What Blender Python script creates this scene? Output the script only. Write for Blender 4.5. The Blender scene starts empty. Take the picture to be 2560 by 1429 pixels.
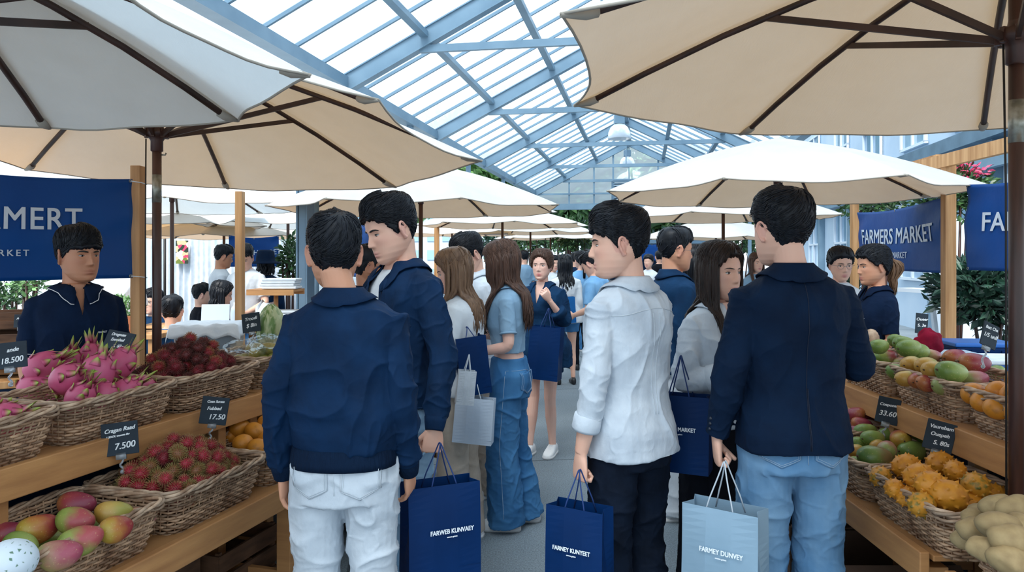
import bpy, bmesh, math, random
import numpy as np
from mathutils import Vector, Matrix, noise
from mathutils.bvhtree import BVHTree
V = Vector
PI = math.pi
C = bpy.context.scene.collection
F = 1850.0; CX = 1280.0; HY = 640.0; CZ = 1.6      # the lens, in pixels of a 2560 x 1429 frame

def at(px, py, Y):
    """the place in the market seen at (px, py), Y metres ahead"""
    return V(((px - CX) / F * Y, Y, CZ + (HY - py) / F * Y))
def gx(px, Y): return (px - CX) / F * Y
def lerp(a, b, t): return a + (b - a) * t
def sm(t):
    t = max(0.0, min(1.0, t)); return t * t * (3 - 2 * t)
def rad(a): return math.radians(a)

# ------------------------------------------------------------ mesh builder
class MB:
    def __init__(s): s.v = []; s.f = []; s.m = []
    def add(s, vs, fs, mi=0):
        o = len(s.v); s.v.extend([tuple(p) for p in vs])
        s.f.extend([tuple(i + o for i in f) for f in fs]); s.m.extend([mi] * len(fs)); return s
    def merge(s, o, M=None):
        s.add([M @ V(p) for p in o.v] if M else o.v, o.f); 
        s.m[-len(o.f):] = o.m if o.f else []
        return s
    def box(s, c, d, R=None, mi=0, taper=1.0):
        x, y, z = d[0] / 2, d[1] / 2, d[2] / 2; c = V(c); vs = []
        for k, (a, b, e) in enumerate([(-x, -y, -z), (x, -y, -z), (x, y, -z), (-x, y, -z), (-x, -y, z), (x, -y, z), (x, y, z), (-x, y, z)]):
            p = V((a, b, e))
            if k > 3: p.x *= taper; p.y *= taper
            vs.append(c + (R @ p if R else p))
        return s.add(vs, [(3, 2, 1, 0), (4, 5, 6, 7), (0, 1, 5, 4), (1, 2, 6, 5), (2, 3, 7, 6), (3, 0, 4, 7)], mi)
    def beam(s, p0, p1, w, h, up=V((0, 0, 1)), mi=0):
        p0 = V(p0); p1 = V(p1); d = (p1 - p0).normalized(); a = d.cross(up)
        if a.length < 1e-4: a = d.cross(V((0, 1, 0)))
        a.normalize(); b = a.cross(d).normalized(); vs = []
        for p in (p0, p1):
            for i, j in ((-1, -1), (1, -1), (1, 1), (-1, 1)): vs.append(p + a * (i * w / 2) + b * (j * h / 2))
        return s.add(vs, [(0, 1, 2, 3), (7, 6, 5, 4), (4, 5, 1, 0), (5, 6, 2, 1), (6, 7, 3, 2), (7, 4, 0, 3)], mi)
    def loft(s, rings, cap=True, mi=0, close=False):
        n = len(rings[0]); vs = [p for r in rings for p in r]; fs = []; m = len(rings)
        for i in range(m if close else m - 1):
            i2 = (i + 1) % m
            for j in range(n):
                k = (j + 1) % n; fs.append((i * n + j, i * n + k, i2 * n + k, i2 * n + j))
        if cap and not close:
            for base, rev in ((0, True), ((m - 1) * n, False)):
                c = sum((V(vs[base + j]) for j in range(n)), V()) / n; ci = len(vs); vs.append(c)
                for j in range(n):
                    k = (j + 1) % n; fs.append((base + k, base + j, ci) if rev else (base + j, base + k, ci))
        return s.add(vs, fs, mi)
    def tube(s, pts, rr, n=8, ref=None, cap=True, mi=0, close=False):
        """rr: one radius or a list; a radius may be a pair (along ref side, along the other)"""
        pts = [V(p) for p in pts]; m = len(pts)
        if not isinstance(rr, (list, tuple)) or (len(rr) == 2 and m != 2 and not isinstance(rr[0], (list, tuple))): rr = [rr] * m
        rings = []; a = V(ref) if ref is not None else None
        for i, p in enumerate(pts):
            if close: t = pts[(i + 1) % m] - pts[i - 1]
            else: t = pts[min(i + 1, m - 1)] - pts[max(i - 1, 0)]
            if t.length < 1e-9: t = V((0, 0, 1))
            t.normalize()
            if a is None:
                a = t.orthogonal()
            a = a - t * a.dot(t)
            if a.length < 1e-5: a = t.orthogonal()
            a.normalize(); b = t.cross(a); r = rr[i]
            ra, rb = r if isinstance(r, (list, tuple)) else (r, r)
            rings.append([p + a * (ra * math.cos(2 * PI * k / n)) + b * (rb * math.sin(2 * PI * k / n)) for k in range(n)])
        return s.loft(rings, cap, mi, close)
    def lathe(s, prof, n=24, c=(0, 0, 0), mi=0, cap=True):
        c = V(c)
        return s.loft([[c + V((r * math.cos(2 * PI * k / n), r * math.sin(2 * PI * k / n), z)) for k in range(n)] for r, z in prof], cap, mi)
    def ball(s, c, r, nu=16, nv=10, R=None, mi=0, fn=None):
        c = V(c); r = r if isinstance(r, (tuple, list)) else (r, r, r); rings = []
        for i in range(nv + 1):
            ph = PI * (i + .02) / (nv + .04) ; rg = []
            for k in range(nu):
                th = 2 * PI * k / nu
                p = V((math.sin(ph) * math.cos(th), math.sin(ph) * math.sin(th), -math.cos(ph)))
                q = V((p.x * r[0], p.y * r[1], p.z * r[2]))
                if fn: q = fn(p, q)
                rg.append(c + (R @ q if R else q))
            rings.append(rg)
        return s.loft(rings, True, mi)
    def grid(s, P, mi=0):
        nr, nc = len(P), len(P[0])
        return s.add([p for r in P for p in r], [(i * nc + j, i * nc + j + 1, (i + 1) * nc + j + 1, (i + 1) * nc + j) for i in range(nr - 1) for j in range(nc - 1)], mi)
    def mesh(s, name):
        me = bpy.data.meshes.new(name); me.from_pydata(s.v, [], s.f)
        if any(s.m): me.polygons.foreach_set('material_index', s.m)
        me.update(); return me
    def build(s, name, mats, parent=None, smooth=True, bevel=0, **k):
        return link(name, s.mesh(name), mats, parent, smooth, bevel, **k)

def link(name, me, mats, parent=None, smooth=True, bevel=0, thick=0, offset=-1, **k):
    o = bpy.data.objects.new(name, me); C.objects.link(o)
    if mats is not None:
        for m in (mats if isinstance(mats, (list, tuple)) else [mats]): me.materials.append(m)
    if parent is not None: o.parent = parent
    me.polygons.foreach_set('use_smooth', [smooth] * len(me.polygons))
    if thick:
        md = o.modifiers.new('t', 'SOLIDIFY'); md.thickness = thick; md.offset = offset
    if bevel:
        md = o.modifiers.new('b', 'BEVEL'); md.width = bevel; md.segments = 2; md.limit_method = 'ANGLE'
    tag(o, **k); return o
def tag(o, label=None, cat=None, group=None, kind=None):
    if label: o['label'] = label
    if cat: o['category'] = cat
    if group: o['group'] = group
    if kind: o['kind'] = kind
    return o
def empty(name, loc=(0, 0, 0), rz=0, label=None, cat=None, group=None, kind=None, parent=None):
    o = bpy.data.objects.new(name, None); C.objects.link(o); o.location = loc; o.rotation_euler = (0, 0, rz)
    o.empty_display_size = .1
    if parent is not None: o.parent = parent
    return tag(o, label, cat, group, kind)
def kids(o): return [c for c in bpy.data.objects if c.parent == o]
def copy_tree(o, parent=None, loc=None, rot=None, scale=None, **k):
    c = o.copy(); C.objects.link(c); c.parent = parent
    for ch in KIDS.get(o.name) or KIDS.setdefault(o.name, kids(o)): copy_tree(ch, c)
    if loc is not None: c.location = loc
    if rot is not None: c.rotation_euler = rot
    if scale is not None: c.scale = scale if isinstance(scale, (tuple, list)) else (scale,) * 3
    if k: tag(c, **k)
    return c
KIDS = {}

def remesh(mb, voxel, smooth=2, fac=.5):
    me = mb.mesh('tmp'); o = bpy.data.objects.new('tmp', me); C.objects.link(o)
    r = o.modifiers.new('r', 'REMESH'); r.mode = 'VOXEL'; r.voxel_size = voxel; r.adaptivity = 0
    if smooth:
        q = o.modifiers.new('s', 'SMOOTH'); q.iterations = smooth; q.factor = fac
    dg = bpy.context.evaluated_depsgraph_get(); dg.update()
    out = bpy.data.meshes.new_from_object(o.evaluated_get(dg))
    bpy.data.objects.remove(o); bpy.data.meshes.remove(me); out.materials.clear(); return out
def co(me):
    a = np.empty(len(me.vertices) * 3, 'f'); me.vertices.foreach_get('co', a); return a.reshape(-1, 3)
def setco(me, a): me.vertices.foreach_set('co', a.astype('f').ravel()); me.update()
def nor(me):
    a = np.empty(len(me.vertices) * 3, 'f'); me.vertices.foreach_get('normal', a); return a.reshape(-1, 3)
def bvh(me): return BVHTree.FromPolygons([v.co.copy() for v in me.vertices], [tuple(p.vertices) for p in me.polygons])

# ------------------------------------------------------------ materials
def nt(name):
    m = bpy.data.materials.new(name); m.use_nodes = True; t = m.node_tree
    return m, t, t.nodes['Principled BSDF'], t.nodes, t.links
def rgb(c):
    if isinstance(c, str):
        c = [int(c[i:i + 2], 16) / 255 for i in (0, 2, 4)]
        c = [x / 12.92 if x <= .04045 else ((x + .055) / 1.055) ** 2.4 for x in c]
    return tuple(c) + (1,) if len(c) == 3 else tuple(c)
def setin(b, **k):
    names = dict(rough='Roughness', metal='Metallic', spec='Specular IOR Level', sheen='Sheen Weight', trans='Transmission Weight', coat='Coat Weight', alpha='Alpha', sss='Subsurface Weight', aniso='Anisotropic')
    for a, v in k.items(): b.inputs[names[a]].default_value = v
def mat(name, col, rough=.6, col2=None, scale=5, detail=4, stretch=(1, 1, 1), bump=0, bscale=40, bdist=.002, coords='Object', bstretch=(1, 1, 1), lo=.35, hi=.65, weave=0, island=0, **k):
    m, t, b, N, L = nt(name); b.inputs['Base Color'].default_value = rgb(col); setin(b, rough=rough, **k)
    tc = N.new('ShaderNodeTexCoord')
    def mapped(st):
        mp = N.new('ShaderNodeMapping'); mp.inputs['Scale'].default_value = st; L.new(tc.outputs[coords], mp.inputs['Vector']); return mp
    last = None
    if col2 is not None:
        n = N.new('ShaderNodeTexNoise'); n.inputs['Scale'].default_value = scale; n.inputs['Detail'].default_value = detail
        L.new(mapped(stretch).outputs[0], n.inputs['Vector'])
        r = N.new('ShaderNodeValToRGB'); r.color_ramp.elements[0].position = lo; r.color_ramp.elements[1].position = hi
        r.color_ramp.elements[0].color = rgb(col); r.color_ramp.elements[1].color = rgb(col2)
        L.new(n.outputs['Fac'], r.inputs['Fac']); last = r.outputs['Color']
    if island:
        g = N.new('ShaderNodeNewGeometry'); h = N.new('ShaderNodeHueSaturation')
        mr = N.new('ShaderNodeMapRange'); mr.inputs['To Min'].default_value = 1 - island; mr.inputs['To Max'].default_value = 1 + island
        L.new(g.outputs['Random Per Island'], mr.inputs['Value']); L.new(mr.outputs[0], h.inputs['Value'])
        if last is None: h.inputs['Color'].default_value = rgb(col)
        else: L.new(last, h.inputs['Color'])
        last = h.outputs['Color']
    if last is not None: L.new(last, b.inputs['Base Color'])
    if bump or weave:
        n = N.new('ShaderNodeTexNoise'); n.inputs['Scale'].default_value = bscale; n.inputs['Detail'].default_value = 5
        L.new(mapped(bstretch).outputs[0], n.inputs['Vector']); hgt = n.outputs['Fac']
        bp = N.new('ShaderNodeBump'); bp.inputs['Strength'].default_value = bump or .01; bp.inputs['Distance'].default_value = bdist
        L.new(hgt, bp.inputs['Height']); o = bp.outputs[0]
        if weave:
            w = N.new('ShaderNodeTexNoise'); w.inputs['Scale'].default_value = weave; w.inputs['Detail'].default_value = 2
            L.new(mapped((1, 1, 6)).outputs[0], w.inputs['Vector'])
            b2 = N.new('ShaderNodeBump'); b2.inputs['Strength'].default_value = .25; b2.inputs['Distance'].default_value = .001
            L.new(w.outputs['Fac'], b2.inputs['Height']); L.new(o, b2.inputs['Normal']); o = b2.outputs[0]
        L.new(o, b.inputs['Normal'])
    return m
def fabric(name, col, col2=None, rough=.8, **k):
    k.setdefault('bump', .75); k.setdefault('spec', .12); k.setdefault('bscale', 11); k.setdefault('bdist', .012); k.setdefault('weave', 320)
    return mat(name, col, rough, col2 or col, scale=k.pop('scale', 9), bstretch=k.pop('bstretch', (1, 1, .7)), **k)

M = {}
M['skin'] = None
def skin_mat(name, col, lip):
    m, t, b, N, L = nt(name); setin(b, rough=.48); b.inputs['Subsurface Radius'].default_value = (.012, .005, .003)
    b.inputs['Subsurface Scale'].default_value = 1.0
    a = N.new('ShaderNodeAttribute'); a.attribute_name = 'lip'
    n = N.new('ShaderNodeTexNoise'); n.inputs['Scale'].default_value = 18; n.inputs['Detail'].default_value = 4
    mx = N.new('ShaderNodeMix'); mx.data_type = 'RGBA'; mx.inputs[6].default_value = rgb(col)
    c2 = [x * f for x, f in zip(rgb(col)[:3], (1.0, .84, .8))]; mx.inputs[7].default_value = (*c2, 1)
    tc = N.new('ShaderNodeTexCoord'); L.new(tc.outputs['Object'], n.inputs['Vector']); L.new(n.outputs['Fac'], mx.inputs[0])
    m2 = N.new('ShaderNodeMix'); m2.data_type = 'RGBA'; L.new(mx.outputs[2], m2.inputs[6]); m2.inputs[7].default_value = rgb(lip)
    L.new(a.outputs['Fac'], m2.inputs[0]); L.new(m2.outputs[2], b.inputs['Base Color'])
    n2 = N.new('ShaderNodeTexNoise'); n2.inputs['Scale'].default_value = 400; L.new(tc.outputs['Object'], n2.inputs['Vector'])
    bp = N.new('ShaderNodeBump'); bp.inputs['Strength'].default_value = .08; bp.inputs['Distance'].default_value = .001
    L.new(n2.outputs['Fac'], bp.inputs['Height']); L.new(bp.outputs[0], b.inputs['Normal']); return m
SK = dict(light=skin_mat('skin_light', 'e0b6a0', 'b5656a'), mid=skin_mat('skin_mid', 'cf9c7e', 'a85a55'), tan=skin_mat('skin_tan', 'b98566', '9b5548'),
          f=skin_mat('skin_fair', 'e6bfae', 'b0484e'))
def hair_mat(name, col, col2):
    return mat(name, col, .42, col2, scale=60, detail=3, stretch=(1, 1, .12), bump=.4, bscale=260, bstretch=(1, 1, .1), bdist=.002, spec=.22, lo=.3, hi=.8)
HM = dict(black=hair_mat('hair_black', '0b0d12', '1b2029'), brown=hair_mat('hair_brown', '3a2a24', '5e4438'), dkbrown=hair_mat('hair_dark_brown', '1d1715', '392b26'),
          light=hair_mat('hair_light_brown', '5c4536', '8a6d55'))
M['eyewhite'] = mat('eye_white', 'd9d6d2', .25); M['iris'] = mat('iris_dark', '1a100c', .15); M['lash'] = mat('lash', '120e0d', .6)
M['navy'] = fabric('navy_cotton', '08213d', '0c2a4b', rough=.72)
M['navy2'] = fabric('navy_wool', '07182e', '0a1f38', rough=.8)
M['navy3'] = fabric('navy_pique', '081830', '0b1e39', rough=.85)
M['navy4'] = fabric('navy_linen', '0c2947', '113557', rough=.8)
M['ribnavy'] = fabric('navy_rib', '07192f', '091f38', rough=.85, bscale=90, bstretch=(1, 1, .05))
M['linen'] = fabric('white_linen', 'b2bdc9', 'c6d0da', rough=.85, bump=.9, bscale=11)
M['white'] = fabric('white_cotton', 'c3cad2', 'd3dae0')
M['cream'] = fabric('cream_denim', 'b2bcc6', 'c4cdd6', bump=.6, bscale=16)
M['beigetr'] = fabric('beige_cotton', 'a79c90', 'b8ada0')
M['black'] = fabric('black_cloth', '0b0e16', '11151f')
M['darknavytr'] = fabric('dark_navy_cloth', '0a121f', '101b2c')
def denim(name, a, b):
    return mat(name, a, .85, b, scale=6, detail=8, stretch=(1, 1, .5), bump=.6, bscale=15, bdist=.006, weave=400, lo=.25, hi=.75, spec=.15)
M['jeans'] = denim('blue_denim', '2b5d8e', '4c82b2'); M['jeanslt'] = denim('light_denim', '6d93b4', 'a0bbd0'); M['jeansmid'] = denim('mid_denim', '41709a', '7d9fbb')
M['denimtop'] = denim('washed_denim_knit', '7597b4', '8fafc8')
M['bluetee'] = fabric('light_blue_jersey', '6ea3d4', '7fb2de'); M['blueshirt'] = fabric('blue_shirt', '2b5480', '346492')
M['floral'] = mat('blue_floral', '1f4f9a', .8, 'c8d8ec', scale=70, detail=1, lo=.6, hi=.68)
M['shoe'] = mat('white_leather', 'dfe2e4', .5, bump=.2); M['sole'] = mat('white_rubber', 'cfd2d4', .7); M['dkshoe'] = mat('dark_shoe', '15171c', .5)
M['sock'] = fabric('white_sock', 'd8dcdf', 'e3e6e8', bscale=60)
M['button'] = mat('button', '1a2230', .3); M['trimwhite'] = mat('white_trim', 'd9dde2', .7)
M['metal'] = mat('glasses_metal', '8a8a8c', .3, metal=1); M['strapblk'] = mat('watch_strap', '20262e', .5)
M['stitch'] = mat('stitching', '9fb6cb', .8); M['stitchw'] = mat('white_stitching', 'c3ccd4', .8); M['seamnavy'] = mat('navy_seam', '08172e', .8)
M['wood'] = mat('pine_board', 'c9935c', .55, 'a06d42', scale=3.5, detail=6, stretch=(1, .35, 7), bump=.25, bscale=18, bstretch=(1, .2, 6), lo=.3, hi=.8, island=.12)
M['woodpost'] = mat('pine_post', 'c99a68', .6, 'a87747', scale=5, detail=6, stretch=(5, 5, .3), bump=.2, bscale=20, bstretch=(4, 4, .3), island=.1)
M['wooddk'] = mat('dark_stained_wood', '4c2d24', .42, '301b15', scale=9, detail=5, stretch=(3, 3, .4), bump=.15, bscale=30)
M['ribwood'] = mat('umbrella_rib_wood', '432a22', .5, '2c1a13', scale=8, detail=4)
M['woodshadow'] = mat('old_crate_wood', '6b4a33', .8, '4a3222', scale=6, stretch=(1, 1, 5))  # crate wood with shade put into its colour
M['wicker'] = mat('wicker_willow', 'ad8d70', .55, '77573f', scale=14, detail=3, bump=.3, bscale=60, lo=.35, hi=.7, island=.42)
M['wickerlt'] = mat('wicker_rim_willow', 'c2a78d', .55, '8b6c54', scale=20, detail=3, bump=.3, bscale=60, island=.3)
M['slate'] = mat('chalkboard', '17242f', .75, '22323f', scale=6, detail=5)
M['chalk'] = mat('chalk', 'e8ecee', .9); M['clip'] = mat('clear_clip_plastic', 'c9d3da', .15, trans=.6, alpha=1)
M['bagblue'] = mat('blue_paper', '00234f', .55, '002a5c', spec=.15, scale=3, bump=.15, bscale=7, bdist=.01)
M['baglt'] = mat('bright_blue_paper', '0a4f8c', .45, '0e5998', spec=.2, scale=3, bump=.3, bscale=7, bdist=.01)
M['bagsilver'] = mat('silver_blue_paper', '86a3b8', .35, '92aec2', scale=3, bump=.2, bscale=7, bdist=.01, metal=.25)
M['baggrey'] = mat('pale_grey_paper', 'aebfd2', .55, 'bccbdc', scale=4, bump=.3, bscale=9, bdist=.01)
M['cordblue'] = mat('blue_cord', '16366e', .7); M['cordsilver'] = mat('silver_cord', 'b3bec8', .5); M['print'] = mat('white_print', 'e6edf3', .6)
M['steel'] = mat('blue_grey_steel', '6b889d', .45, '7b97ab', scale=2, metal=.1)
M['steeldk'] = mat('grey_steel', '5a7488', .45, '68849a', scale=3, metal=.2)
M['banner'] = mat('banner_blue', '003c80', .5, '00458c', spec=.25, scale=1.5, bump=.4, bscale=2.2, bdist=.05)
M['lettering'] = mat('banner_lettering', 'c9d3df', .6)
M['plastic'] = mat('translucent_box_plastic', 'b8cddd', .3); M['blueplastic'] = mat('blue_plastic', '1a5ba8', .35)
M['cloth_wh'] = fabric('white_tablecloth', 'd5dfe8', 'e3ebf2'); M['drape'] = fabric('white_drape', 'cfdae5', 'dfe7ef')
M['leaf'] = mat('leaf_green', '2c4a2c', .45, '44693a', scale=8, island=.35); M['leafdk'] = mat('leaf_dark', '15302a', .35, '284a38', scale=8, island=.35)
M['leaflt'] = mat('leaf_light', '5d8a52', .5, '7fa36a', scale=8, island=.3); M['petal'] = mat('pink_petal', 'c23a64', .5)
M['soil'] = mat('cardboard', '5c4638', .85, '463429', scale=4); M['redcloth'] = fabric('dark_red_cloth', '8a1430', '6e0f28')
# ------------------------------------------------------------ camera, sky, sun
cam = bpy.data.objects.new('camera', bpy.data.cameras.new('camera')); C.objects.link(cam)
cam.location = (0, 0, CZ); cam.rotation_euler = (PI / 2, 0, 0)
cam.data.sensor_width = 36; cam.data.lens = 36 * F / 2560; cam.data.shift_y = -(1429 / 2 - HY) / 2560; cam.data.clip_start = .05; cam.data.clip_end = 400
bpy.context.scene.camera = cam
S = bpy.context.scene
S.view_settings.view_transform = 'Standard'; S.view_settings.look = 'None'; S.view_settings.gamma = 1; S.view_settings.use_curve_mapping = False
S.view_settings.exposure = 0.5
S.cycles.use_denoising = True; S.cycles.max_bounces = 7; S.cycles.diffuse_bounces = 3; S.cycles.use_adaptive_sampling = True; S.cycles.adaptive_threshold = .03; S.cycles.transparent_max_bounces = 16
S.cycles.sample_clamp_indirect = 6
w = bpy.data.worlds.new('sky'); S.world = w; w.use_nodes = True; N = w.node_tree.nodes; L = w.node_tree.links
bg = N['Background']; bg.inputs['Strength'].default_value = 1.35
tc = N.new('ShaderNodeTexCoord'); sx = N.new('ShaderNodeSeparateXYZ'); rp = N.new('ShaderNodeValToRGB')
L.new(tc.outputs['Generated'], sx.inputs[0]); L.new(sx.outputs['Z'], rp.inputs[0]); L.new(rp.outputs[0], bg.inputs[0])
e = rp.color_ramp.elements; e[0].position = 0; e[0].color = (.76, .89, 1, 1); e[1].position = .5; e[1].color = (.78, .90, 1, 1)
sun = bpy.data.objects.new('sun', bpy.data.lights.new('sun', 'SUN')); C.objects.link(sun)
sun.data.energy = 4.3; sun.data.angle = rad(25); sun.data.color = (1, .97, .92); sun.rotation_euler = (rad(32), rad(-14), 0); sun.location = (0, 0, 20)

# ------------------------------------------------------------ ground
m, t, b, N, L = nt('concrete_ground'); setin(b, rough=.75)
tc = N.new('ShaderNodeTexCoord')
def noi(sc, det=5):
    n = N.new('ShaderNodeTexNoise'); n.inputs['Scale'].default_value = sc; n.inputs['Detail'].default_value = det; L.new(tc.outputs['Object'], n.inputs['Vector']); return n
r1 = N.new('ShaderNodeValToRGB'); L.new(noi(.9).outputs[0], r1.inputs[0])
r1.color_ramp.elements[0].color = rgb('62707a'); r1.color_ramp.elements[1].color = rgb('7f8c95'); r1.color_ramp.elements[0].position = .3; r1.color_ramp.elements[1].position = .7
r2 = N.new('ShaderNodeValToRGB'); L.new(noi(120, 3).outputs[0], r2.inputs[0]); r2.color_ramp.elements[0].position = .33; r2.color_ramp.elements[1].position = .72
r2.color_ramp.elements[0].color = (.62, .62, .62, 1); r2.color_ramp.elements[1].color = (1.35, 1.35, 1.35, 1)
mx = N.new('ShaderNodeMix'); mx.data_type = 'RGBA'; mx.blend_type = 'MULTIPLY'; mx.inputs[0].default_value = 1
L.new(r1.outputs[0], mx.inputs[6]); L.new(r2.outputs[0], mx.inputs[7])
bk = N.new('ShaderNodeTexBrick'); bk.offset = 0; bk.inputs['Scale'].default_value = .33; bk.inputs['Mortar Size'].default_value = .003; bk.inputs['Brick Width'].default_value = 1; bk.inputs['Row Height'].default_value = 1
bk.inputs['Color1'].default_value = bk.inputs['Color2'].default_value = (1, 1, 1, 1); bk.inputs['Mortar'].default_value = (.35, .37, .4, 1)
mp = N.new('ShaderNodeMapping'); mp.inputs['Rotation'].default_value = (0, 0, rad(-8)); mp.inputs['Location'].default_value = (.3, .35, 0); L.new(tc.outputs['Object'], mp.inputs[0]); L.new(mp.outputs[0], bk.inputs['Vector'])
m3 = N.new('ShaderNodeMix'); m3.data_type = 'RGBA'; m3.blend_type = 'MULTIPLY'; m3.inputs[0].default_value = 1
L.new(mx.outputs[2], m3.inputs[6]); L.new(bk.outputs[0], m3.inputs[7]); L.new(m3.outputs[2], b.inputs['Base Color'])
bp = N.new('ShaderNodeBump'); bp.inputs['Strength'].default_value = .4; bp.inputs['Distance'].default_value = .004; L.new(noi(150, 3).outputs[0], bp.inputs['Height']); L.new(bp.outputs[0], b.inputs['Normal'])
g = MB().box((0, 30, -.05), (120, 100, .1)); g.build('floor', m, kind='structure', smooth=False)

# ------------------------------------------------------------ glass house (ridge runs along dB)
def glass(name, tint, fac, milk=0):
    m = bpy.data.materials.new(name); m.use_nodes = True; N = m.node_tree.nodes; L = m.node_tree.links; N.remove(N['Principled BSDF'])
    tr = N.new('ShaderNodeBsdfTransparent'); tr.inputs[0].default_value = rgb(tint); gl = N.new('ShaderNodeBsdfGlossy'); gl.inputs['Roughness'].default_value = .05
    gl.inputs[0].default_value = (.8, .92, 1, 1); mx = N.new('ShaderNodeMixShader'); mx.inputs[0].default_value = fac
    L.new(tr.outputs[0], mx.inputs[1]); L.new(gl.outputs[0], mx.inputs[2]); out = mx
    if milk:
        dl = N.new('ShaderNodeBsdfTranslucent'); dl.inputs[0].default_value = (.9, .96, 1, 1); m2 = N.new('ShaderNodeMixShader'); m2.inputs[0].default_value = milk
        L.new(mx.outputs[0], m2.inputs[1]); L.new(dl.outputs[0], m2.inputs[2]); out = m2
    L.new(out.outputs[0], N['Material Output'].inputs[0]); return m
M['glass'] = glass('roof_glass', (.95, .98, 1), .05, .30)  # milky share stands in for haze and reflection on the panes
dB = V((.178, 1, 0)).normalized(); nB = V((dB.y, -dB.x, 0)); O_B = V((-.48, 0, 0)); K = 1 / dB.y
def bp_(lat, Y, z): return O_B + dB * (Y * K) + nB * lat + V((0, 0, z))     # a point of the glass house: across, ahead, up
HW, ZE, ZR = 3.28, 3.75, 5.42
trY = [-3.35, .7, 4.75, 8.8, 12.85, 16.9, 20.95, 25.0]
ceil_ = empty('ceiling', (0, 0, 0), kind='structure')
for Y in trY:
    for sgn in (-1, 1):
        a, c = bp_(sgn * HW, Y, ZE), bp_(0, Y, ZR)
        mb = MB().beam(a, c, .09, .2); q = (c - a).normalized()
        up = q.cross(dB).normalized(); up = up if up.z > 0 else -up
        mb.beam(a + up * .1, c + up * .1, .14, .015, up).beam(a - up * .1, c - up * .1, .14, .015, up)
        mb.build('rafter', M['steel'], ceil_, smooth=False)
    t = .31
    mb = MB().beam(bp_(-HW * (1 - t), Y, ZE + (ZR - ZE) * t - .1), bp_(HW * (1 - t), Y, ZE + (ZR - ZE) * t - .1), .06, .09)
    mb.build('tie_beam', M['steel'], ceil_, smooth=False)
    for lat in (-.02,): MB().beam(bp_(lat, Y, ZE + (ZR - ZE) * t - .1), bp_(lat, Y, ZR), .03, .03).build('king_rod', M['steel'], ceil_, smooth=False)
for sgn in (-1, 1):
    for t, wd in ((0, .18), (.33, .1), (.66, .1)):
        z = ZE + (ZR - ZE) * t; lat = sgn * HW * (1 - t)
        MB().beam(bp_(lat, trY[0], z + .04), bp_(lat, 25, z + .04), wd, .14 if t == 0 else .07).build('purlin' if t else 'eave_beam', M['steel'], ceil_, smooth=False)
    for i in range(len(trY) - 1):
        for k in range(1, 6):
            Y = lerp(trY[i], trY[i + 1], k / 6)
            MB().beam(bp_(sgn * HW, Y, ZE + .11), bp_(0, Y, ZR + .11), .035, .05).build('glazing_bar', M['steel'], ceil_, smooth=False)
        a, b_, c, d = bp_(sgn * HW, trY[i], ZE + .13), bp_(0, trY[i], ZR + .13), bp_(0, trY[i + 1], ZR + .13), bp_(sgn * HW, trY[i + 1], ZE + .13)
        link('glass_pane', MB().add([a, b_, c, d], [(0, 1, 2, 3)]).mesh('glass_pane'), M['glass'], ceil_, thick=.006)
MB().beam(bp_(0, trY[0], ZR + .05), bp_(0, 25, ZR + .05), .12, .2).build('ridge_beam', M['steel'], ceil_, smooth=False)
# far gable
gab = empty('wall_back', (0, 0, 0), kind='structure')
for lat in (-HW, -2.05, -1.2, -.55, .95, 2.0, HW):
    z = ZE + (ZR - ZE) * (1 - abs(lat) / HW); MB().beam(bp_(lat, 25.05, 0 if abs(lat) == HW else 3.29), bp_(lat, 25.05, z), .09 if abs(lat) == HW else .05, .09).build('mullion', M['steel'], gab, smooth=False)
MB().beam(bp_(-5.5, 25.0, 3.29), bp_(5.5, 25.0, 3.29), .2, .2).beam(bp_(-HW, 25, ZE - .02), bp_(HW, 25, ZE - .02), .06, .06).build('cross_beam', M['steel'], gab, smooth=False)
link('glass_pane', MB().add([bp_(-HW, 25.1, 3.3), bp_(HW, 25.1, 3.3), bp_(HW, 25.1, ZE), bp_(0, 25.1, ZR), bp_(-HW, 25.1, ZE)], [(0, 1, 2, 3, 4)]).mesh('glass_pane'), M['glass'], gab, thick=.006)
lv = empty('wall_vent', (0, 0, 0), label='grey louvred vent high in the far glass gable', cat='vent')
MB().beam(bp_(-.55, 24.9, 4.13), bp_(.62, 24.9, 4.13), .1, .07).beam(bp_(-.55, 24.9, 3.36), bp_(-.55, 24.9, 4.13), .1, .06).beam(bp_(.62, 24.9, 3.36), bp_(.62, 24.9, 4.13), .1, .06).build('vent_frame', M['steeldk'], lv, smooth=False)
for k in range(9): MB().beam(bp_(-.53, 24.9, 3.4 + k * .08), bp_(.6, 24.9, 3.4 + k * .08), .09, .02, V((0, .5, 1))).build('slat', M['steeldk'], lv, smooth=False)

# steel columns
def column(x, y, h, label, w=.16, mt='steeldk'):
    r = empty('steel_column', (x, y, 0), -.17, label, 'column')
    MB().box((0, 0, h / 2), (w * .35, w, h)).box((-w * .25, 0, h / 2), (.018, w * 1.1, h)).box((w * .25, 0, h / 2), (.018, w * 1.1, h)).build('shaft', M[mt], r, smooth=False)
    MB().box((0, 0, .01), (w * 1.8, w * 1.8, .02)).build('base_plate', M[mt], r, smooth=False); return r
q = bp_(-2.95, 7.4, 0); column(gx(766, 7.4), 7.4, 2.95, 'tall grey steel column behind the man in the navy bomber jacket', .2)
mb = MB().tube([(gx(792, 7.1), 7.1, .02), (gx(792, 7.1), 7.1, 2.7)], .022, 10); mb.build('drain_pipe', M['steeldk'], label='thin round grey pipe rising right beside the steel column', cat='pipe')
for Y in (11.5, 15.5, 19.5, 24.9):
    for lat in (-HW,): 
        p = bp_(lat, Y, 0); column(p.x, p.y, 3.75, 'slim blue-grey steel post carrying the left eave of the glass roof', .12, 'steel')['group'] = 'left eave posts'
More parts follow.
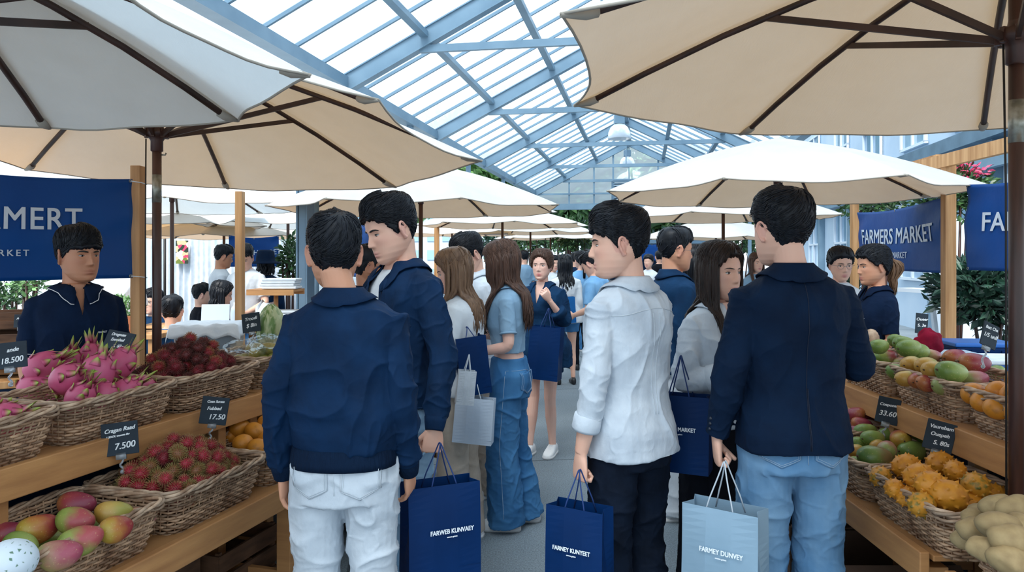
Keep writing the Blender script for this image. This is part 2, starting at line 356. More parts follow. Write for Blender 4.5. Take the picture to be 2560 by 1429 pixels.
for Y in (16.5, 20.5, 24.9):
    p = bp_(HW, Y, 0); column(p.x, p.y, 3.75, 'slim blue-grey steel post carrying the right eave of the glass roof', .12, 'steel')['group'] = 'right eave posts'

# pendant lamps
m, t, b, N, L = nt('lamp_acrylic'); b.inputs['Base Color'].default_value = rgb('dfeaf4'); setin(b, rough=.2, trans=.35)
M['acrylic'] = m
for (x, y, Y, s, lb) in ((1548, 335, 14.6, 1.0, 'larger nearer bell lamp hanging from the roof ridge'), (1568, 408, 21.6, 1.0, 'smaller farther bell lamp hanging from the roof ridge')):
    p = at(x, y, Y); r = empty('pendant_lamp', p, 0, lb, 'lamp')
    MB().lathe([(.02, .20), (.1, .19), (.17, .13), (.215, .03), (.225, -.09), (.215, -.1), (.205, -.09), (.19, .03), (.15, .12), (.02, .185)], 28).build('lamp_shade', M['acrylic'], r)
    MB().box((0, 0, .29), (.2, .16, .18)).build('lamp_housing', M['steel'], r, smooth=False, bevel=.01)
    MB().tube([(0, 0, .37), (0, 0, ZR - p.z)], .012, 6).build('cable', M['steeldk'], r)

# ------------------------------------------------------------ right building with windows, gutter
M['facade'] = mat('pale_blue_panel', 'aec6dc', .6, 'bcd0e2', scale=1); M['winglass'] = mat('window_glass', '6f95b6', .08, '9dbbd4', scale=.6, spec=.9); M['winframe'] = mat('white_window_frame', 'd5e2ee', .5)
wr = empty('wall_right', (0, 0, 0), kind='structure')
LW = 6.3
def wbox(mb, lat, y0, y1, z0, z1, th): 
    a, c = bp_(lat, (y0 + y1) / 2, (z0 + z1) / 2), 0
    return mb.box(a, (th, (y1 - y0) * K, z1 - z0), Matrix.Rotation(-math.atan(.178), 3, 'Z'))
wbox(MB(), LW + .15, 8, 34, 0, 6.2, .2).build('panel', M['facade'], wr, smooth=False)
wbox(MB(), LW - .1, 8, 34, 3.55, 3.8, .34).build('gutter', M['steeldk'], wr, smooth=False)
wbox(MB(), LW - .2, 8, 34, 3.05, 3.3, .12).build('rail', M['steel'], wr, smooth=False)
for Y in (9, 11.2, 13.4, 16, 19, 22, 25.5): wbox(MB(), LW - .02, Y, Y + .22, 0, 3.55, .2).build('pilaster', M['steel'], wr, smooth=False)
k = 1
for Y in (9.4, 11.6, 13.8, 16.6, 19.5, 22.5, 26):
    for (z0, z1) in ((1.1, 2.9), (4.0, 5.7)):
        w_ = empty('window_%d' % k, (0, 0, 0), kind='structure'); k += 1
        wbox(MB(), LW + .04, Y, Y + 1.5, z0, z1, .06).build('pane', M['winglass'], w_, smooth=False)
        mb = MB()
        for yy in (Y, Y + .72, Y + 1.44): wbox(mb, LW, yy, yy + .07, z0, z1, .08)
        for zz in (z0, (z0 + z1) / 2, z1): wbox(mb, LW, Y, Y + 1.5, zz - .03, zz + .03, .08)
        mb.build('window_frame', M['winframe'], w_, smooth=False)

# ------------------------------------------------------------ distant blocks and trees
M['block'] = mat('pale_tower', 'b4c9da', .8, 'c2d4e2', scale=.5); M['blockwin'] = mat('tower_window', '8fb0ca', .4)  # haze over the distant towers is put into these pale colours
def tower(px, top, Y, w, d, lb):
    h = 1.6 + (HY - top) / F * Y; r = empty('tower_block', (gx(px, Y), Y, 0), -.17, lb, 'building')
    MB().box((0, 0, h / 2), (w, d, h)).build('body', M['block'], r, smooth=False)
    mb = MB()
    for i in range(int(w / 1.6) - 1):
        for j in range(12): mb.box((-w / 2 + 1.6 * (i + 1), -d / 2 - .03, h - 2.2 - j * 1.9), (.75, .1, 1.0))
    mb.build('window_grid', M['blockwin'], r, smooth=False, kind='stuff')
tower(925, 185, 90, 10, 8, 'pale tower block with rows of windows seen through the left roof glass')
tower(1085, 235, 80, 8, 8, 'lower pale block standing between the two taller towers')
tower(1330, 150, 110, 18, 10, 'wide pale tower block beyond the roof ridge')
def leaves(mb, c, r, n, s, rng, shell=.55, droop=0, long=1.6):
    for _ in range(n):
        while 1:
            p = V((rng.uniform(-1, 1), rng.uniform(-1, 1), rng.uniform(-1, 1)))
            if shell < p.length < 1: break
        k = 1 + .25 * noise.noise(p * 3 + V(c)); q = V(c) + V((p.x * r[0], p.y * r[1], p.z * r[2])) * k
        a = (p + V((rng.uniform(-1, 1), rng.uniform(-1, 1), rng.uniform(-.6, 1) - droop))).normalized(); b_ = a.orthogonal().normalized(); b_.rotate(Matrix.Rotation(rng.uniform(0, 6.3), 3, a))
        l = s * rng.uniform(.6, 1.3); n_ = a.cross(b_) * l * .12
        mb.add([q, q + a * l * .5 * long + b_ * l * .33 + n_, q + a * l * long, q + a * l * .5 * long - b_ * l * .33 + n_], [(0, 1, 2, 3)])
def tree(x, y, h, r, lb, mt='leaf', n=2600, s=.35, seed=1, group=None, name='tree', z0=.35):
    rng = random.Random(seed); o = empty(name, (x, y, 0), rng.random(), lb, 'tree', group)
    mb = MB()
    for k in range(5): leaves(mb, (rng.uniform(-.45, .45) * r, rng.uniform(-.45, .45) * r, h * lerp(z0 + .12, .86, k / 4)), (r * .75, r * .75, h * .2), n // 5, s, rng, .3)
    mb.build('foliage', M[mt], o, smooth=False)
    MB().tube([(0, 0, 0), (.05, 0, h * .3), (0, .1, h * .8)], [.16, .12, .05], 8).build('trunk', M['wooddk'], o)
for i, (px, Y, h, r, mt) in enumerate(((1290, 40, 9, 3.2, 'leaflt'), (1420, 36, 7.5, 2.8, 'leaf'), (1560, 40, 8.5, 3, 'leaflt'), (1700, 38, 7, 2.8, 'leaf'), (1150, 46, 13, 4, 'leaflt'), (1950, 36, 6.5, 3, 'leafdk'))):  # lighter leaf colour on the pale trees stands in for haze
    tree(gx(px, Y), Y, h, r, ['pale tree behind the far gable left of the grey vent', 'mid green tree in line with the hanging lamps', 'light tree right behind the louvred vent', 'green tree at the far right end of the glass gable', 'tallest pale tree rising left beyond the glass roof', 'dark green tree by the far end of the right building'][i], mt, 2200, .5, i)

# ------------------------------------------------------------ parasols
def canvas(name, top, trans, f):
    m = bpy.data.materials.new(name); m.use_nodes = True; N = m.node_tree.nodes; L = m.node_tree.links; N.remove(N['Principled BSDF'])
    d = N.new('ShaderNodeBsdfDiffuse'); tr = N.new('ShaderNodeBsdfTranslucent'); tr.inputs[0].default_value = rgb(trans); mx = N.new('ShaderNodeMixShader'); mx.inputs[0].default_value = f
    tc = N.new('ShaderNodeTexCoord'); n = N.new('ShaderNodeTexNoise'); n.inputs['Scale'].default_value = 5; n.inputs['Detail'].default_value = 8; L.new(tc.outputs['Object'], n.inputs['Vector'])
    r = N.new('ShaderNodeValToRGB'); r.color_ramp.elements[0].position = .3; r.color_ramp.elements[0].color = [x * .93 for x in rgb(top)[:3]] + [1]; r.color_ramp.elements[1].position = .65; r.color_ramp.elements[1].color = rgb(top)
    L.new(n.outputs[0], r.inputs[0]); L.new(r.outputs[0], d.inputs[0])
    n2 = N.new('ShaderNodeTexNoise'); n2.inputs['Scale'].default_value = 30; n2.inputs['Detail'].default_value = 6; mp = N.new('ShaderNodeMapping'); mp.inputs['Scale'].default_value = (6, .8, 1); L.new(tc.outputs['Object'], mp.inputs[0]); L.new(mp.outputs[0], n2.inputs['Vector'])
    bp = N.new('ShaderNodeBump'); bp.inputs['Strength'].default_value = .22; bp.inputs['Distance'].default_value = .006; L.new(n2.outputs[0], bp.inputs['Height'])
    L.new(bp.outputs[0], d.inputs['Normal']); L.new(bp.outputs[0], tr.inputs['Normal'])
    L.new(d.outputs[0], mx.inputs[1]); L.new(tr.outputs[0], mx.inputs[2]); L.new(mx.outputs[0], N['Material Output'].inputs[0]); return m
M['canvas'] = canvas('cream_canvas', (.90, .88, .85), (.60, .36, .17), .34)
M['canvas_grey'] = canvas('grey_white_canvas', (.86, .90, .91), (.75, .80, .82), .30)
M['hem'] = mat('canopy_hem', 'a39a8e', .8)
M['chrome'] = mat('brushed_metal', 'a8a79e', .35, '807d70', scale=30, metal=.7)
def parasol(x, y, label, r=1.5, rot=0, z=2.1, rise=.45, hub=None, near=False, canvas_='canvas', group=None, pole=.022, tilt=(0, 0), base=True, corners=None):
    o = empty('parasol', (x, y, 0), 0, label, 'parasol', group)
    if corners is None: corners = [(r * math.cos(rad(rot + 45 * i)), r * math.sin(rad(rot + 45 * i)), z) for i in range(8)]
    zm = sum(c[2] for c in corners) / 8; apex = V((tilt[0], tilt[1], zm + rise)); cs = [V(c) for c in corners]
    nt_, nu = 10, 10; mb = MB(); ring = []
    for i in range(8):
        a, b_ = cs[i], cs[(i + 1) % 8]; P = []
        for j in range(nt_ + 1):
            t = j / nt_; row = []
            for k in range(nu + 1):
                u = k / nu; s = 4 * u * (1 - u)
                def rib(c, t): q = apex.lerp(c, t); q.z += .05 * math.sin(PI * t); return q
                q = rib(a, t).lerp(rib(b_, t), u); cen = V((tilt[0], tilt[1], q.z))
                q = q.lerp(cen, .05 * s * t * t); q.z -= .028 * s * t + .006 * math.sin(u * 9 + i * 2 + t * 5) * s * t
                row.append(q)
            P.append(row)
        mb.grid(P); ring += P[-1][:-1]
    me = mb.mesh('canopy'); bm = bmesh.new(); bm.from_mesh(me); bmesh.ops.remove_doubles(bm, verts=bm.verts, dist=1e-4); bmesh.ops.recalc_face_normals(bm, faces=bm.faces); bm.to_mesh(me); bm.free()
    cn = link('canopy', me, M[canvas_], o)
    MB().tube(ring, .0045, 6, close=True).build('hem', M['hem'], cn)
    hz = (hub if hub else zm + .13)
    for i, c in enumerate(cs):
        def rb(t): q = apex.lerp(c, t); q.z += .05 * math.sin(PI * t) - .022; return q
        m1 = MB().tube([rb(t) for t in (.03, .2, .4, .6, .8, .955)], [(.0125, .014)] * 6, 8, ref=(0, 0, 1)); m1.build('rib', M['ribwood'], o)
        e = rb(.955); dd = (c - apex).normalized()
        MB().tube([e - dd * .035, e + dd * .0, V(c) + V((0, 0, -.004))], [(.016, .02), (.017, .022), (.006, .012)], 8, ref=(0, 0, 1)).build('rib_pocket', M['hem'], o)
        j = rb(.5); h = V((0, 0, hz)) + (V((j.x, j.y, 0))).normalized() * .05
        MB().beam(h, j, .013, .024).build('strut', M['ribwood'], o, smooth=False)
        if near: MB().ball(j + V((0, 0, -.004)), .009, 8, 6).build('rib_bolt', M['chrome'], o)
    pb = .0
    MB().tube([(0, 0, .03), (0, 0, apex.z - .03)], pole, 16).build('pole', M['wooddk'], o)
    MB().lathe([(pole, hz - .085), (pole * 1.35, hz - .08), (pole * 1.35, hz - .03), (pole * 1.75, hz - .015), (pole * 2.5, hz + .0), (pole * 2.5, hz + .03), (pole * 1.2, hz + .035), (pole, hz + .06)], 20, cap=False).build('runner', M['wooddk'], o)
    if near:
        for k in range(8):
            a = rad(rot + 45 * k); MB().box((math.cos(a) * pole * 2.3, math.sin(a) * pole * 2.3, hz + .01), (.016, .016, .05), Matrix.Rotation(a, 3, 'Z')).build('runner_lug', M['wooddk'], o, smooth=False)
        MB().lathe([(pole * 1.03, hz - .34), (pole * 1.03, hz - .2)], 16).build('ferrule', M['chrome'], o)
        MB().tube([(-.05, -.01, hz - .02), (-.048, -.02, hz - .5), (-.046, -.02, .35)], .0035, 6).build('pull_cord', M['lash'], o)
        MB().tube([(pole, 0, hz - .1), (pole + .02, 0, hz - .1), (pole + .025, 0, hz - .09)], .004, 6).build('cord_cleat', M['chrome'], o)
    if base:
        MB().lathe([(.01, 0), (.24, 0), (.24, .035), (.22, .05), (.05, .055), (.035, .3), (pole, .3)], 24).build('base', M['steeldk'], o)
    return o
# three large near parasols; the corner heights give each its tilt
U2 = (-1.79, 3.73)
def corner(cx, cy, th, r, z): return (r * math.cos(rad(th)), r * math.sin(rad(th)), z)
parasol(*U2, 'large cream parasol, lit warm from above, over the dragon fruit and rambutan stall', near=True, hub=2.21, rise=.42, rot=5,
        corners=[corner(0, 0, 5, 1.64, 2.10), corner(0, 0, 52, 1.63, 2.07), corner(0, 0, 98.5, 1.545, 2.083), corner(0, 0, 142, 1.72, 2.16), corner(0, 0, 185, 1.6, 2.4), corner(0, 0, 230, 1.6, 2.52), corner(0, 0, 277, 1.6, 2.5), corner(0, 0, 325, 1.56, 2.2)])
parasol(-1.76, 2.02, 'grey-white parasol with a shaded underside, nearest at top left', near=True, r=1.17, rot=-15 + 26, z=2.15, rise=.4, hub=2.27, canvas_='canvas_grey', group=None)
parasol(1.65, 2.42, 'large cream parasol over the mango and melon stall on the right', near=True, r=1.58, rot=61, z=2.25, rise=.45, hub=2.31, pole=.0235)
parasol(gx(1052, 7.5), 7.5, 'cream parasol with a white top right behind the tall man in the open jacket', r=1.5, rot=20, z=2.08, rise=.47)
parasol(gx(1943, 6.2), 6.2, 'broad white-topped parasol directly over the man in the navy blazer', r=1.5, rot=12, z=2.12, rise=.47)
parasol(gx(1808, 9.7), 9.7, 'white-topped parasol lower and farther, behind the blazer man\'s head', r=1.45, rot=15, z=2.11, rise=.42)
parasol(gx(1790, 14.2), 14.2, 'small distant parasol low over the glasses man on the right', r=1.5, rot=5, z=1.95, rise=.36)
parasol(gx(1256, 12.6), 12.6, 'distant parasol over the crowd, brown pole left of the others in the aisle', r=1.5, rot=8, z=2.13, rise=.33)
parasol(gx(1326, 16.2), 16.2, 'distant parasol in the aisle, middle of the receding row', r=1.5, rot=18, z=2.12, rise=.33)
parasol(gx(1376, 21), 21, 'farthest parasol in the aisle row, lowest in view', r=1.6, rot=3, z=2.1, rise=.3)
parasol(gx(430, 8.3), 8.3, 'big white parasol over the seated visitors on the left', r=1.45, rot=22, z=2.16, rise=.45, canvas_='canvas_grey')
parasol(gx(395, 10.4), 10.4, 'white parasol behind the left seating, cream lit underside', r=1.5, rot=4, z=2.03, rise=.35)
parasol(gx(560, 12.0), 12.0, 'low flat white parasol in front of the white drapes', r=1.5, rot=10, z=1.92, rise=.25)
parasol(gx(720, 10.7), 10.7, 'pale parasol between the timber post and the steel column', r=1.3, rot=30, z=2.05, rise=.4, canvas_='canvas_grey')
parasol(gx(1130, 17), 17, 'distant white parasol behind the whispering pair at left of the aisle', r=1.5, rot=14, z=2.1, rise=.4)
# ------------------------------------------------------------ people (built facing +Y, 1.75 m frame)
def pint(tab, x):
    for i in range(len(tab) - 1):
        a, b = tab[i], tab[i + 1]
        lo, hi = min(a[0], b[0]), max(a[0], b[0])
        if lo <= x <= hi:
            t = 0 if a[0] == b[0] else (x - a[0]) / (b[0] - a[0])
            t = t * t * (3 - 2 * t) * .35 + t * .65
            return [lerp(p, q, t) for p, q in zip(a[1:], b[1:])]
    return list((tab[0] if abs(x - tab[0][0]) < abs(x - tab[-1][0]) else tab[-1])[1:])
HEADT = [(.119, -.004, -.016, .006), (.115, .03, -.05, .036), (.105, .052, -.075, .053), (.088, .069, -.091, .066), (.065, .081, -.101, .0745), (.04, .088, -.105, .0775), (.018, .0895, -.104, .0775),
         (0, .0865, -.099, .0765), (-.025, .0860, -.088, .0745), (-.05, .0850, -.072, .070), (-.075, .0835, -.052, .062), (-.095, .0815, -.028, .051), (-.108, .077, -.005, .040), (-.116, .066, .015, .026), (-.120, .05, .03, .01)]
def gs(x, s): return math.exp(-(x / s) ** 2)
def head_feat(x, z, fem):
    ax = abs(x); d = 0
    if -.056 < z < .02:
        h = lerp(.003, .0215, sm((.014 - z) / .05)) * (1 - sm((-.038 - z) / .010)); d += h * gs(x, lerp(.006, .0085, (.016 - z) / .06)) * (.85 if fem else 1)
    d += .0065 * gs(ax - .012, .0055) * gs(z + .038, .006)
    d -= .0095 * gs(ax - .031, .015) * gs(z - .002, .0105); d += .0045 * gs(ax - .032, .011) * gs(z - .001, .0055)
    d += (.0015 if fem else .0035) * gs(ax - .03, .018) * gs(z - .02, .006)
    d += .0058 * gs(x, .0175) * gs(z + .0665, .0042) + .0062 * gs(x, .0155) * gs(z + .0775, .0048) - .0035 * gs(x, .021) * gs(z + .0718, .0022)
    d -= .0035 * gs(x, .02) * gs(z + .0875, .005); d += .0045 * gs(x, .019) * gs(z + .104, .011); d += .003 * gs(ax - .043, .017) * gs(z + .022, .018)
    return d
def head_geo(fem, na=72, nz=84):
    rings = []
    for i in range(nz + 1):
        z = .119 - .239 * (.5 - .5 * math.cos(PI * i / nz)); f, b, w = pint(HEADT, z)
        if fem: w *= .965; 
        if fem and z < -.06: w *= 1 - .10 * sm((-.06 - z) / .05)
        cy, ry = (f + b) / 2, (f - b) / 2; rg = []
        for k in range(na):
            a = 2 * PI * k / na; s, c = math.sin(a), math.cos(a)
            x = w * math.copysign(abs(s) ** .92, s); y = cy + ry * math.copysign(abs(c) ** (.86 if c > 0 else .95), c)
            if c > .1: y += head_feat(x, z, fem) * sm(c * 2.2)
            rg.append(V((x, y, z)))
        rings.append(rg)
    mb = MB().loft(rings)
    return mb
def ears(mb, fem):
    for s in (-1, 1):
        w = .0735 * (.965 if fem else 1); c = V((s * (w + .003), -.012, -.004))
        R = Matrix.Rotation(s * rad(-24), 3, 'Z') @ Matrix.Rotation(rad(-12), 3, 'X'); pts = []; rr = []
        for k in range(15):
            a = rad(-150 + 285 * k / 14 + 40); q = V((s * .006, .0165 * math.cos(a) * (1 - .2 * (math.sin(a) < 0)), .031 * math.sin(a))); pts.append(c + R @ q); rr.append(lerp(.0042, .0050, math.sin(PI * k / 14)))
        mb.tube(pts, rr, 8)
        mb.ball(c + R @ V((0, .002, -.002)), (.0065, .0145, .026), 12, 8, R); mb.ball(c + R @ V((s * .003, .004, -.028)), (.0055, .009, .010), 10, 6, R)
HG = {}
def head_cache(fem):
    if fem not in HG:
        m = head_geo(fem); me = m.mesh('h'); HG[fem] = (m, bvh(me)); bpy.data.meshes.remove(me)
    return HG[fem]
def hsurf(fem, d, c=V((0, -.01, .02))):
    h = head_cache(fem)[1].ray_cast(c + d * .4, -d)
    return (h[0] - c).length if h[0] else .09
def hand(mb, w, d, n, t, grip='relax', s=1.0):
    """w wrist, d along the fingers, n palm normal, t towards the thumb"""
    d = V(d).normalized(); n = V(n); n = (n - d * n.dot(d)).normalized(); tt = n.cross(d); 
    if tt.dot(V(t)) < 0: tt = -tt
    t = tt; w = V(w)
    rings = []
    for u, a, b in ((-.03, .027, .020), (0, .0265, .0185), (.02, .033, .0175), (.045, .039, .0155), (.07, .0415, .0135), (.087, .039, .010), (.092, .033, .007)):
        rings.append([w + d * (u * s) + t * (a * s * math.cos(2 * PI * k / 16)) + n * (b * s * math.sin(2 * PI * k / 16)) for k in range(16)])
    mb.loft(rings)
    curl = dict(relax=(14, 22, 16), grip=(62, 88, 62), hold=(40, 60, 35), flat=(6, 8, 5), phone=(30, 62, 40))[grip]
    for i, (o, l) in enumerate(((.0305, .072), (.0103, .080), (-.0100, .074), (-.0295, .058))):
        a = 0; p = w + d * (.078 * s) + t * (o * s); pts = [p - d * .015]; rr = [.0088]; spl = (o / .03) * (.10 if grip != 'grip' else .03); extra = (i * 5 if grip == 'relax' else i * 2)
        pts.append(p); rr.append(.0088)
        for c_, fl, r0 in zip(curl, (.46, .3, .24), (.0083, .0076, .0062)):
            a += rad(c_ + extra * .6); q = (d * math.cos(a) + n * math.sin(a) + t * spl * math.cos(a)).normalized(); p = p + q * (l * fl * s); pts.append(p); rr.append(r0)
        mb.tube(pts, [r * s for r in rr], 10); mb.ball(p, .0064 * s, 10, 8)
    p = w + d * (.022 * s) + t * (.022 * s) + n * (.004 * s); pts = [p - d * .01, p]; rr = [.014, .0145]
    seq = dict(relax=((.55, .83, .18), (.3, .93, .25), (.2, .93, .3)), grip=((.5, .7, .6), (-.05, .72, .75), (-.5, .55, .65)), hold=((.6, .65, .5), (.25, .8, .6), (0, .85, .5)), flat=((.8, .6, .1), (.6, .8, .1), (.5, .85, .1)), phone=((.6, .6, .5), (.2, .8, .6), (-.1, .85, .5)))[grip]
    for (a, b, c_), l, r0 in zip(seq, (.036, .031, .026), (.0122, .0100, .0078)):
        p = p + (t * a + d * b + n * c_).normalized() * (l * s); pts.append(p); rr.append(r0)
    mb.tube(pts, [r * s for r in rr], 10); mb.ball(p, .0078 * s, 10, 8)

def torso_tab(fem):
    # z, half width, half depth, y centre, power
    if fem: return [(.80, .125, .095, -.01), (.86, .168, .112, -.012), (.93, .170, .112, -.012), (1.0, .152, .098, -.004), (1.08, .128, .085, .002), (1.16, .132, .09, .006), (1.24, .145, .112, .014), (1.31, .150, .108, .010), (1.37, .158, .09, 0), (1.42, .140, .072, -.006), (1.455, .095, .06, -.008), (1.485, .055, .052, -.006)]
    return [(.80, .115, .093, -.01), (.86, .152, .110, -.012), (.93, .154, .110, -.01), (1.0, .146, .100, -.002), (1.08, .139, .096, .003), (1.16, .143, .101, .003), (1.24, .152, .110, .004), (1.31, .160, .113, .003), (1.37, .164, .105, -.002), (1.42, .148, .085, -.006), (1.455, .108, .068, -.008), (1.485, .065, .060, -.006)]
def torso_rings(fem, z0, z1, ease, n=36, flare=None, step=.025):
    T = torso_tab(fem); rings = []; k = max(2, int((z1 - z0) / step))
    for i in range(k + 1):
        z = lerp(z0, z1, i / k); w, d, yc = pint(T, max(z, .80)); e = ease * (1 - .75 * sm((z - 1.40) / .08))
        if z < .93: w0, d0, y0 = pint(T, .93); w, d, yc = max(w, w0), max(d, d0), y0
        fl = flare(z) if flare else 0
        rings.append([V(((w + e + fl) * math.copysign(abs(math.cos(a)) ** .88, math.cos(a)), yc + (d + e + fl) * math.copysign(abs(math.sin(a)) ** .9, math.sin(a)), z)) for a in [2 * PI * j / n for j in range(n)]])
    return rings
SHX = {False: .160, True: .143}
def arm_pts(P, side):
    fem = P['fem']; s = -1 if side == 'L' else 1; sh = V((s * SHX[fem], -.006, 1.378))
    a = P.get('arms', {}).get(side, {})
    el = V(a.get('elbow', (s * (SHX[fem] + .035), -.035, 1.13))); wr = V(a.get('wrist', (s * (SHX[fem] + .042), .03, .885)))
    return sh, el, wr, a, s
def bend(a, b, c, n=4, r=.25):
    """a smooth path a-b-c"""
    out = [a.lerp(b, t) for t in (0, .3, .6, 1 - r * .6)]
    for i in range(1, n): 
        t = i / n; p, q = a.lerp(b, 1 - r * .6), b.lerp(c, r * .6); out.append(p * (1 - t) ** 2 + b * 2 * t * (1 - t) + q * t * t)
    return out + [b.lerp(c, t) for t in (r * .6, .5, .8, 1)]
def leg_pts(P, side):
    s = -1 if side == 'L' else 1; lg = P.get('legs', {}).get(side, {})
    return V((s * .088, -.004, .90 + P.get('dz', 0))), V(lg.get('knee', (s * .098, .012, .49))), V(lg.get('ankle', (s * .105, -.03, .085))), s
def wrinkle(me, amp, seed=0, sc=(5, 5, 9), low=None, amp2=None):
    a = co(me); n = nor(me); sd = V((seed * 7.3, seed * 3.1, seed * 1.7)); d = np.empty(len(a))
    for i, p in enumerate(a):
        q = V((p[0] * sc[0], p[1] * sc[1], p[2] * sc[2])) + sd
        q2 = q + V((noise.noise(q * .6), noise.noise(q * .6 + V((9, 9, 9))), 0)) * .9
        r = 1 - abs(noise.noise(q2)) * 2.2; d[i] = (r * r * r if r > 0 else 0) - .3 + .45 * noise.noise(q * .45)
    if low is not None: d *= low(a)
    setco(me, a + n * (d * amp)[:, None])
def cut_wedge(me, f):
    """delete faces for which f(centre, normal) is true"""
    bm = bmesh.new(); bm.from_mesh(me)
    bmesh.ops.delete(bm, geom=[x for x in bm.faces if f(x.calc_center_median())], context='FACES')
    bm.to_mesh(me); bm.free(); return me
def bis(me, p, n):
    bm = bmesh.new(); bm.from_mesh(me); bmesh.ops.bisect_plane(bm, geom=bm.verts[:] + bm.edges[:] + bm.faces[:], plane_co=p, plane_no=n); bm.to_mesh(me); bm.free()
def xf(me, sc): me.transform(Matrix.Scale(sc, 4))
def seam(tree, pts, d, r=.0015, off=.001):
    """thin raised line laid on a surface: pts are shot along d"""
    out = []
    for p in pts:
        h = tree.ray_cast(V(p), V(d))
        if h[0]: out.append(h[0] + h[1] * off)
    return out

